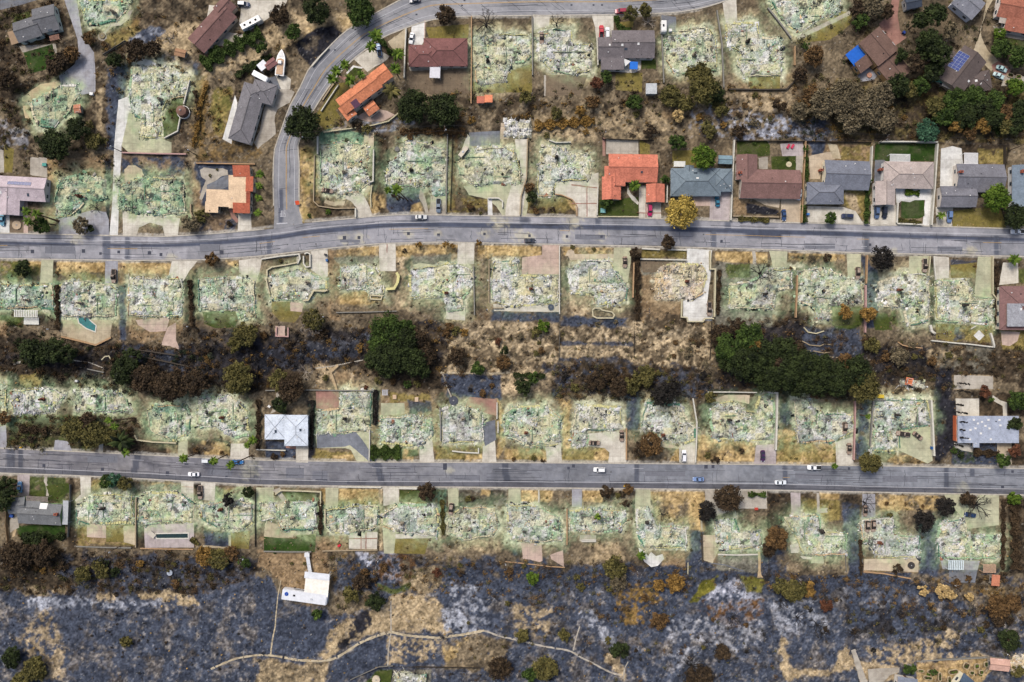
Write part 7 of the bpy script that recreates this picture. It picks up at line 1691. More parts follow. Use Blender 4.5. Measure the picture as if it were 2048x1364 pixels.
TREES = '''
dark 605 245 43 10|large dark round tree overhanging the curving road
dark 824 214 40 9|left one of two large dark trees below the maroon house
dark 886 220 42 9|right one of two large dark trees below the maroon house
must 1362 424 39 9|big mustard yellow tree overhanging the middle road
bright 1409 312 29 8|big round green tree behind the blue-grey house
green 1356 284 20 6|
bright 1995 396 32 8|round bright green tree at the corner of the dark grey house
dark 2032 432 30 6|
green 1723 42 19 6|
brown 1627 112 25 6|
grey 1746 12 30 7|
dark 1838 42 22 10|
dark 1858 82 30 12|
dbrown 1830 128 22 9|
dark 1866 142 24 9|
dark 1800 112 18 7|
green 1840 172 22 7|
dbrown 1715 18 22 6|
dbrown 1775 22 18 6|
dark 1930 232 30 6|
dark 1985 236 26 6|
green 1890 232 24 6|
dark 2040 220 26 6|
green 1612 92 10 3|
dbrown 1600 150 18 4|
dark 2030 250 22 5|
dbrown 1560 210 16 4|
grey 1600 222 24 5|
olive 1440 215 22 4|
dbrown 1480 262 18 4|
olive 1420 262 18 3|
dbrown 1300 262 16 3|
dark 1880 110 28 12|
dark 1868 30 26 12|
dark 1848 105 22 9|
grey 1902 62 20 6|
grey 1650 208 38 8|
grey 1690 192 42 9|
grey 1736 214 42 9|
grey 1765 190 32 8|
grey 1700 240 36 7|
brown 1626 192 26 6|
grey 1770 240 30 7|
dark 1796 168 28 8|
olive 1818 178 22 7|
olive 1868 212 24 6|
green 1912 200 28 6|
green 1950 192 26 6|
green 1990 200 24 6|
bright 2030 172 22 6|
dark 1968 216 26 6|
brown 2012 225 22 5|
teal 1855 262 26 5|
gold 1912 252 18 5|
gold 1968 250 20 5|
olive 2010 252 20 5|
brown 1940 268 16 4|
green 2002 98 24 5|
green 2036 112 26 6|
bright 2000 66 14 4|
green 587 64 19 5|
green 720 22 38 7|large green tree at the top edge left of the curving road
dark 632 18 32 7|
dbrown 560 30 26 6|
green 522 96 15 4|
dbrown 892 30 24 6|
brown 178 76 16 4|
dbrown 128 118 22 4|
dbrown 108 132 22 4|
brown 142 108 20 4|
dark 156 257 28 7|
dark 108 288 38 9|large dark tree with bare trunk above the first ruin of the middle row
olive 186 282 20 4|
dbrown 12 160 24 6|
dbrown 272 98 26 5|
dbrown 306 96 20 5|
dark 228 122 20 5|
olive 1262 26 18 6|
olive 1290 20 17 6|
green 1212 154 15 4|
red 1194 166 16 4|
green 1270 206 19 5|
olive 1398 152 32 8|
olive 1410 178 36 9|
dark 1428 186 26 8|
olive 1340 192 26 5|
olive 1372 205 22 5|
brown 1186 202 18 4|
gold 1160 222 13 3.5|
olive 1112 226 16 3.5|
tan 1356 232 15 4|
olive 1050 196 16 4|
dark 1340 176 10 3|
grey 160 450 20 5|
dark 181 458 10 3|
green 82 452 20 6|
grey 380 446 20 5|
olive 402 430 16 3|
brown 424 519 17 5|
brown 1058 376 13 4|
dark 1064 394 14 4|
green 1212 405 14 3.5|
green 1330 358 11 3.5|
green 1662 436 14 4|
dark 46 537 19 5|
olive 626 640 26 6|
olive 490 670 30 6|
olive 470 690 20 4|
green 776 662 42 9|
dark 800 690 44 10|
dbrown 838 676 22 7|
dark 846 738 20 6|
dbrown 758 740 18 5|
green 812 655 22 7|
dark 778 716 44 10|
dark 822 724 36 9|
dbrown 846 708 30 6|
green 766 690 36 8|
dark 750 722 26 6|
dbrown 914 712 23 5|dark round bush-like tree on the sandy plot in the middle
green 954 736 17 4|
brown 1006 726 17 4|
dark 1009 700 11 4|
bright 1088 652 16 4|
olive 1074 664 14 3|
dark 1048 774 22 5|
green 1067 756 14 3.5|
green 1462 694 36 9|
green 1498 672 34 9|
dark 1528 712 42 10|
dark 1486 724 38 10|
dark 1592 716 34 9|
brown 1450 700 16 7|
dbrown 1600 700 20 8|
gold 1512 690 14 9|
brown 1690 722 18 9|
dbrown 1556 728 16 10|
dbrown 1634 786 16 6|
dark 1650 738 34 9|
dark 1540 752 36 9|
dark 1600 770 30 8|
dark 1456 720 26 7|
dark 1510 750 26 7|
dark 1568 748 42 11|
dark 1612 732 38 10|
dark 1638 762 36 10|
dark 1706 742 44 10|
olive 1728 772 38 9|
dark 1676 766 34 9|
dark 1570 700 32 9|
dbrown 1440 668 26 6|
dbrown 1475 655 22 6|
gold 1690 624 19 5|
gold 1736 626 21 5|
olive 1744 690 20 4|
grey 1800 712 24 4|
black 1764 518 30 7|black burnt tree leaning over the middle road
dbrown 1270 505 14 4|
dbrown 1336 486 18 6|
dark 66 706 36 8|
dark 110 702 30 8|
dark 134 708 22 7|
dark 246 742 32 8|
dbrown 290 758 36 8|
dbrown 340 770 40 9|
dbrown 388 764 34 8|
dark 262 716 24 6|
olive 476 757 38 9|large olive-gold tree above the third and fourth burnt lots
olive 148 858 32 6|
olive 186 872 32 6|
olive 220 872 24 5|
dbrown 175 845 26 5|
brown 8 836 15 4|
dbrown 580 776 34 7|
olive 556 762 26 6|
dark 560 810 20 5|
brown 1304 890 28 6|
dbrown 1282 900 18 4|
black 1324 790 28 8|
olive 1290 752 26 6|
olive 1346 764 15 5|
dbrown 1190 764 24 5|
dbrown 1238 776 24 5|
olive 1262 772 20 5|
dbrown 1220 745 20 4|
olive 1420 795 14 4|
olive 1740 925 27 7|round olive tree overhanging the lower road near its right end
green 2006 920 18 7|
green 2036 800 26 6|
dark 2030 850 18 5|
red 2030 900 16 4|
red 1970 784 14 4|
green 1980 800 9 3|
green 212 964 18 5|
teal 226 960 18 5|
olive 250 966 18 5|
dark 497 985 14 4|
black 456 1000 16 4|
dbrown 852 984 22 6|
dbrown 1214 984 16 4|
brown 1258 978 14 4|
dbrown 1456 997 34 8|big dark brown tree on the gravel drive below the lower road
black 1414 1024 24 7|
brown 1552 1078 30 8|
dbrown 1538 1100 18 5|
black 1892 1012 24 6|
black 1848 1042 26 7|
bright 2030 998 15 4|
dark 14 975 26 7|
dark 4 1000 26 7|
gold 410 1112 24 3.5|
olive 436 1118 28 3.5|
brown 460 1108 20 3.5|
green 488 1126 15 4|
dbrown 34 1112 40 7|
dbrown 86 1106 30 6|
dark 66 1080 26 4|
olive 164 1148 20 3|
olive 206 1146 18 3|
dark 749 1205 23 5|
green 634 1231 13 3.5|
olive 1230 1135 28 6|
grey 1236 1162 22 5|
bright 1066 1158 16 4|
gold 1352 1170 24 4|
gold 1320 1172 16 3.5|
brown 1322 1244 22 4|
olive 1590 1182 32 5|
olive 1562 1172 18 4|
gold 1618 1180 18 4|
tan 1888 1184 18 4|
tan 1906 1192 12 3|
tan 1942 1196 12 3|
tan 1848 1182 12 3|
brown 1998 1214 28 5|
brown 2030 1208 22 5|
dbrown 2000 1236 22 4|
red 1656 1212 16 3.5|
olive 1046 1276 17 3.5|
dark 1240 1302 22 4|
olive 1130 1272 15 3|
dbrown 1446 1304 20 4|
olive 250 1284 15 3.5|round olive bush alone on the burnt slope, lower left
dark 18 1318 26 5|
olive 66 1340 30 5|
olive 40 1362 24 5|
green 1820 1340 16 4|
green 1870 1346 8 2.5|
olive 1090 1340 30 4|
green 1060 1352 18 4|
dbrown 1000 1340 28 4|
dark 1000 1330 16 3|
dbrown 1398 1358 34 5|
dark 2020 1280 26 5|
olive 2040 1345 16 4|
dbrown 720 1165 22 4|
olive 700 1190 20 4|
dbrown 1935 1000 18 4|
'''
for ln in TREES.strip().splitlines():
    a, lab = ln.split('|'); k, x, y, r, h = a.split(); dens = .5 if k in ('black', 'grey') else .65 if k in ('brown', 'dbrown', 'tan', 'gold', 'olive') else .72
    tree(float(x), float(y), float(r), k, float(h), lab=lab or None, dens=dens, hollow=.3 if dens < .9 else .6)
for x, y, r, h, b, n, lf in ((972, 44, 27, 7, True, 7, None), (1114, 42, 18, 7, True, 5, None), (1298, 40, 18, 5, False, 6, None), (1960, 1012, 28, 7, True, 8, None), (1736, 1008, 20, 6, True, 5, None), (1190, 165, 10, 3, True, 5, None), (626, 648, 24, 6, False, 7, None), (608, 745, 18, 6, False, 6, None), (1500, 665, 22, 7, False, 6, None), (1524, 545, 26, 6, True, 6, None), (1342, 778, 30, 8, True, 8, 'black'), (1470, 1240, 18, 5, True, 6, None), (1415, 1287, 10, 2, True, 9, None), (1385, 1335, 28, 5, True, 9, None), (1640, 1255, 20, 5, True, 6, None), (1600, 1240, 18, 5, True, 6, None), (1565, 1205, 16, 4, True, 6, None), (1650, 1272, 16, 4, True, 6, None), (1710, 1270, 16, 4, True, 6, None), (372, 330, 12, 3, True, 6, None), (235, 360, 12, 3, True, 6, None), (262, 415, 14, 4, True, 6, None), (342, 350, 14, 4, False, 6, None), (336, 75, 16, 4, False, 6, None), (196, 1130, 20, 4, True, 6, 'olive'), (336, 1112, 16, 4, True, 6, None), (838, 490, 10, 4, True, 6, 'gold'), (892, 488, 10, 4, True, 6, 'gold'), (905, 492, 8, 4, True, 6, 'gold'), (958, 486, 9, 4, True, 6, 'gold'), (1100, 1150, 14, 4, True, 6, None), (190, 415, 14, 3, True, 6, None), (1446, 250, 10, 3, True, 6, 'gold'), (1700, 600, 14, 4, True, 6, None), (1320, 1075, 1, 1, True, 3, None), (1325, 1030, 14, 4, True, 6, None), (120, 1118, 14, 4, True, 6, None), (1560, 1055, 14, 4, True, 5, None)):
    if r > 2: bare(x, y, r, h, b, n=n, leafy=lf)
for x, y, h, r, lab, base in ((752, 72, 8, 17, None, (760, 88)), (742, 92, 7, 14, None, (752, 100)), (672, 142, 7, 13, None, (680, 146)), (690, 130, 7, 13, None, (697, 135)), (664, 158, 7, 14, None, (672, 160)), (700, 160, 6, 14, None, (706, 160)), (722, 150, 6, 11, None, None), (795, 108, 8, 16, None, (800, 116)), (790, 138, 7, 14, None, None), (783, 182, 6, 20, None, None), (52, 423, 8, 11, None, (120, 442)), (73, 427, 8, 12, None, (118, 444)), (56, 442, 8, 11, None, (112, 450)), (794, 379, 8, 14, None, (816, 402)), (776, 380, 8, 9, None, (808, 398)), (1270, 371, 4, 15, None, None), (251, 905, 9, 11, None, (274, 896)), (367, 917, 10, 11, None, (398, 905)), (427, 922, 10, 11, None, (454, 909)), (461, 930, 10, 11, None, (505, 910)), (217, 841, 9, 9, None, (273, 836)), (229, 853, 9, 10, None, (272, 838)), (242, 883, 4, 27, 'large dark feathery cycad palm beside the lower road', None), (1669, 932, 5, 8, None, (1665, 930)), (1283, 1112, 6, 12, None, (1290, 1108)), (1412, 250, 3, 13, None, None), (1882, 431, 3, 11, None, None), (2028, 519, 3, 15, None, None), (1195, 1034, 4, 9, None, None), (1736, 833, 6, 7, None, None), (495, 890, 6, 9, None, None), (506, 880, 6, 11, None, None), (520, 348, 5, 11, None, None), (518, 372, 5, 10, None, None), (517, 396, 5, 10, None, None), (516, 425, 5, 10, None, None)):
    palm(x, y, h, r, 'dark' if lab else 'bright' if y not in (182, 250) else 'olive', lab, base, 'green' if y not in (182, 250) else 'olive')
# burnt cypress row
CYP = [(1914, 1938, 766), (1914, 1940, 781), (1908, 1925, 808), (1908, 1930, 823), (1910, 1934, 841), (1910, 1930, 857), (1910, 1931, 872), (1906, 1924, 888)]
for k, (bx, tx, y) in enumerate(CYP):
    x0, y0 = W(bx, y); h = 8.5 if tx - bx > 20 else 6.5; root = empty('cypress_tree', (x0, y0, 0)); rng = np.random.default_rng(k + 60); V, F, C, lc = crown_np(rng, .5, .5, h * .42, h * .55, 'black', 420, .22, 24, .3, shape='cone'); mesh_np('crown', V, F, LEAF, root, C); mb = MB(); mb.tube((0, 0, -.2), (0, 0, h), .16, .04, 6); mb.build('trunk', BLACKB, root)
    PLANTS.append(dict(o=root, x=bx, y=y, r=6, look='thin black burnt', noun='cypress', lab=['topmost', 'second', 'third', 'fourth', 'fifth', 'sixth', 'seventh', 'lowest'][k] + (' of' if k in (0, 7) else ' from the top of') + ' eight thin burnt cypresses beside the pale grey house')); tag(root, None, 'tree', 'burnt cypresses in a row')
HEDG = '''
thick green hedge below the long brown house and motorhome|404,128 430,108 470,88 520,62|26|2.5|green
dark hedge on the slope left of the white boat|470,150 500,132 540,108|10|2|dark
golden burnt hedge right of the white drive ruin|412,168 400,200 394,250 384,292|6|1.6|gold
dark burnt hedge strip beside the grey L-shaped house|392,240 396,210 388,180|7|1.6|dbrown
green clipped hedge between the grey and taupe houses|1742,352 1738,372 1735,446|9|2|green
green hedge left of the grey house with brick chimney|1613,290 1616,362|7|2|green
low green hedge beside the grey house drive|1608,410 1612,444|7|1.8|green
green hedge before the villa courtyard, dark and straight|762,78 782,106|7|1.8|green
low hedge of yellow shrubs under the brown house front wall|1478,437 1540,440|8|1.2|olive
small dark clipped hedge block behind the gravel drive|1498,989 1533,990|8|1.6|green
low bright green ground hedge at the right end of the lower lots|2018,998 2040,998|14|1.5|bright
straight dark burnt hedge between first and second ruin below the middle road|112,570 114,660|8|1.3|dbrown
burnt hedge strip right of the third ruin below the middle road|378,560 384,655|7|1.1|dbrown
dark burnt hedge left of the beige ruin below the middle road|1274,515 1276,640|8|1.4|dbrown
dark hedge strip by the white wall right of the tenth burnt lot|1440,540 1436,630|6|1.0|dbrown
dark burnt hedge at the right end of ruins below the middle road|1996,530 1996,650|6|1.3|dbrown
dark burnt hedge left of the pale blue-grey roofed house|516,800 514,900|8|1.4|dbrown
black burnt hedge right of the pale blue-grey roofed house|624,800 622,900|6|1.1|black
black burnt hedge right of the sixth ruin above the lower road|751,780 750,850|6|1.3|black
dark hedge behind the front yard of the seventh ruin above the lower road|740,905 800,905|22|1.2|green
dark burnt hedge right of the fourth ruin below the lower road|640,1000 640,1070|6|1.2|dbrown
olive burnt hedge beside the sixth ruin below the lower road|884,1000 886,1070|7|1.2|olive
brown burnt hedge along the right of the last lower ruin|2010,1000 2008,1140|7|1.3|dbrown
dark shrub hedge at the far right of the lower lots|2034,1010 2036,1140|16|1.8|dbrown
brown burnt hedge left of the thirteenth ruin below the lower road|1722,1080 1724,1150|5|1.3|dbrown
green hedge row under the grey house lawn at the left edge|40,1074 90,1078 128,1072|12|1.4|dark
dark green hedge at the right edge above the lower road|1950,905 2000,908|12|1.6|dbrown
gold and brown hedge behind the first ruin above the middle road|1070,250 1190,240|16|1.8|gold
brown hedge line behind the fourth ruin above the middle road|800,262 930,262|10|1.4|brown
dark shrub row along the yard of the ninth ruin above the lower road|1027,750 1090,752|8|.8|dark
low dark shrub row in the front bed of the second ruin above the lower road|36,858 92,862|12|1.4|dbrown
olive hedge at the foot of the dark blue pool lot|380,1078 396,1090|8|1.4|olive
dark green shrub bed in front of the taupe house|1812,383 1840,386|10|1|bright
row of yellow palms along the white wall of the taupe house|1798,440 1844,445|8|1.2|olive
green shrub bed along the white wall behind the maroon house|1233,30 1236,52 1262,58|8|1.5|green
'''
for ln in HEDG.strip().splitlines():
    lab, p, w, h, k = ln.split('|'); hedge(lab, P(p), float(w), float(h), k)
# single shrubs scattered where the photograph shows them: (band polygon, count, kinds, radii)
SCAT = (('560,255 790,235 930,240 1330,225 1330,275 900,285 700,262', 26, 'brown gold olive dbrown', 5, 11), ('0,235 215,235 215,300 0,300', 12, 'dbrown dark olive', 5, 11), ('190,90 260,60 290,110 240,180 200,170', 9, 'dbrown brown red', 5, 10), ('430,150 560,80 600,110 560,140', 8, 'green olive dark', 4, 9), ('1330,215 1480,235 1600,230 1640,275 1340,270', 16, 'olive gold brown grey teal', 5, 10), ('1470,170 1600,180 1600,225 1480,220', 8, 'brown olive', 4, 8),
        ('380,660 560,670 730,650 730,720 600,735 400,690', 18, 'brown dbrown gold olive', 6, 12), ('840,640 960,660 900,690 850,690', 12, 'brown gold olive', 6, 12), ('960,650 1120,645 1110,780 1010,740 930,700', 18, 'brown grey olive red dbrown', 4, 9), ('1120,640 1420,645 1420,740 1120,690', 26, 'grey brown dbrown gold', 4, 9), ('1110,735 1420,745 1420,800 1120,795', 26, 'dbrown olive black brown', 5, 11), ('1740,690 1990,690 1990,745 1780,750', 20, 'grey olive brown red dbrown', 5, 12),
        ('620,735 860,760 740,780 630,770', 14, 'brown red olive dbrown', 4, 9), ('762,760 870,765 880,790 762,785', 12, 'olive green brown', 4, 9), ('885,752 1000,752 1000,796 890,796', 12, 'brown gold black', 4, 8), ('0,1105 420,1110 500,1140 300,1190 0,1180', 30, 'dbrown olive brown dark gold', 5, 12), ('520,1085 560,1110 640,1112 640,1130 540,1130', 9, 'green olive', 3, 5), ('660,1120 880,1110 880,1180 700,1200', 18, 'brown dbrown olive red', 5, 11), ('880,1105 1260,1130 1220,1180 900,1160', 24, 'brown dbrown olive', 5, 11),
        ('1200,1140 1420,1140 1350,1210 1250,1200', 8, 'dbrown brown', 5, 11), ('1680,1130 2040,1150 2040,1200 1700,1200', 16, 'dbrown brown', 5, 12), ('150,1210 500,1220 500,1340 150,1340', 14, 'black dbrown', 2.5, 5), ('880,1200 1500,1230 1500,1350 900,1280', 30, 'dbrown black brown olive', 4, 9), ('1540,1210 1950,1220 1900,1310 1560,1290', 26, 'black dbrown grey', 4, 9), ('1920,1230 2048,1240 2048,1300 1950,1300', 12, 'dbrown olive green', 5, 11), ('1845,1330 1975,1325 1960,1362 1850,1362', 12, 'green bright', 2.5, 4.5),
        ('1080,895 1215,900 1215,920 1010,922', 10, 'olive dbrown brown', 4, 9), ('1400,892 1505,895 1505,920 1400,922', 9, 'dbrown olive green', 5, 9), ('1125,985 1270,985 1270,1010 1170,1015', 9, 'brown olive dbrown', 4, 8), ('1755,995 1880,1000 1870,1030 1760,1030', 9, 'brown olive dbrown', 4, 9), ('905,985 1015,985 1010,1008 905,1008', 7, 'grey olive dbrown', 5, 9), ('540,900 590,905 590,920 540,920', 5, 'dbrown brown gold', 4, 8), ('380,885 460,885 458,915 380,912', 8, 'brown gold dbrown', 4, 9), ('20,840 110,840 105,900 20,895', 12, 'dbrown olive brown', 5, 10),
        ('895,390 975,400 985,430 900,430', 9, 'olive dbrown brown', 4, 8), ('1055,395 1140,400 1145,430 1050,430', 9, 'olive dbrown brown green', 4, 8), ('620,400 700,430 640,438 610,430', 7, 'dbrown bright green', 3, 7), ('778,380 840,380 840,430 778,430', 6, 'dbrown', 3, 6), ('1580,510 1690,515 1690,545 1580,545', 10, 'dbrown brown grey', 4, 9), ('800,490 912,492 912,508 800,508', 8, 'dbrown olive', 2.5, 5), ('1125,492 1225,494 1225,512 1125,510', 8, 'dbrown olive', 3, 6), ('1905,895 1950,900 1950,925 1905,925', 6, 'green dark dbrown', 5, 9), ('1980,180 2048,180 2048,280 1980,280', 12, 'green olive brown', 5, 11), ('1840,180 1980,180 1980,280 1850,280', 16, 'olive green gold brown', 6, 11),
        ('390,330 470,330 440,400 400,400', 8, 'green olive dbrown', 2.5, 4.5), ('405,430 475,435 470,462 405,462', 8, 'dbrown olive', 3, 6), ('536,520 600,515 590,528 536,545', 6, 'olive dbrown green', 2.5, 4.5), ('1475,285 1600,290 1600,340 1545,310', 5, 'green', 3, 5), ('80,1140 100,1145 500,1180 480,1200 100,1190', 8, 'dbrown gold', 4, 8))
for j, (p, n, kinds, r0, r1) in enumerate(SCAT):
    n = max(2, round(n * .3)); r0, r1 = r0 * 1.1, r1 * 1.15
    pts = P(p); rr = random.Random(50 + j); kinds = kinds.split(); c = 0; xs = [q[0] for q in pts]; ys = [q[1] for q in pts]
    for _ in range(n * 14):
        x, y = rr.uniform(min(xs), max(xs)), rr.uniform(min(ys), max(ys))
        if sdpoly(np.array([x]), np.array([y]), pts)[0] < 0: shrub(x, y, rr.uniform(r0, r1), rr.choice(kinds)); c += 1
        if c >= n: break
# ---------------------------------------------------------------- walls, fences, pools, poles
WC = dict(w=(188, 185, 174), c=(178, 170, 142), b=(150, 136, 112), g=(124, 122, 116), d=(66, 60, 54), p=(170, 138, 132), t=(160, 132, 100), y=(198, 192, 136), o=(190, 104, 70), m=(150, 172, 140))
def wallobj(label, pts, col, h, t, fence=False, cat=None):
    q = [W(*p, h) for p in pts]; ox, oy = q[0]; z = min(gz(*p) for p in pts); root = empty('fence' if fence else 'garden_wall', (ox, oy, min(0, z))); tag(root, label, cat or ('fence' if fence else 'wall'), 'fences and garden walls'); m = mat('wall_%s' % col, WC[col], .9, .14, .7, .1, .2); mb = MB(); q = [(x - ox, y - oy) for x, y in q]
    if fence:
        mb.wall(q, .1, h, .07); mb.build('fence_panel', m, root)
        for (x0, y0), (x1, y1) in zip(q[:-1], q[1:]):
            L = math.hypot(x1 - x0, y1 - y0); n = max(1, int(L / 3.2))
            for k in range(n): a = k / n; mb = MB(); mb.box(x0 + (x1 - x0) * a, y0 + (y1 - y0) * a, -.1, .16, .16, h + .2, math.atan2(y1 - y0, x1 - x0)); mb.build('post', m, root)
    else:
        mb.wall(q, -.1, h, t); mb.build('wall', m, root); mb = MB(); mb.wall(q, h + .002, h + .09, t + .1); mb.build('coping', mat('coping_%s' % col, tuple(min(235, int(c * 1.05)) for c in WC[col]), .9, .1, 1), root)
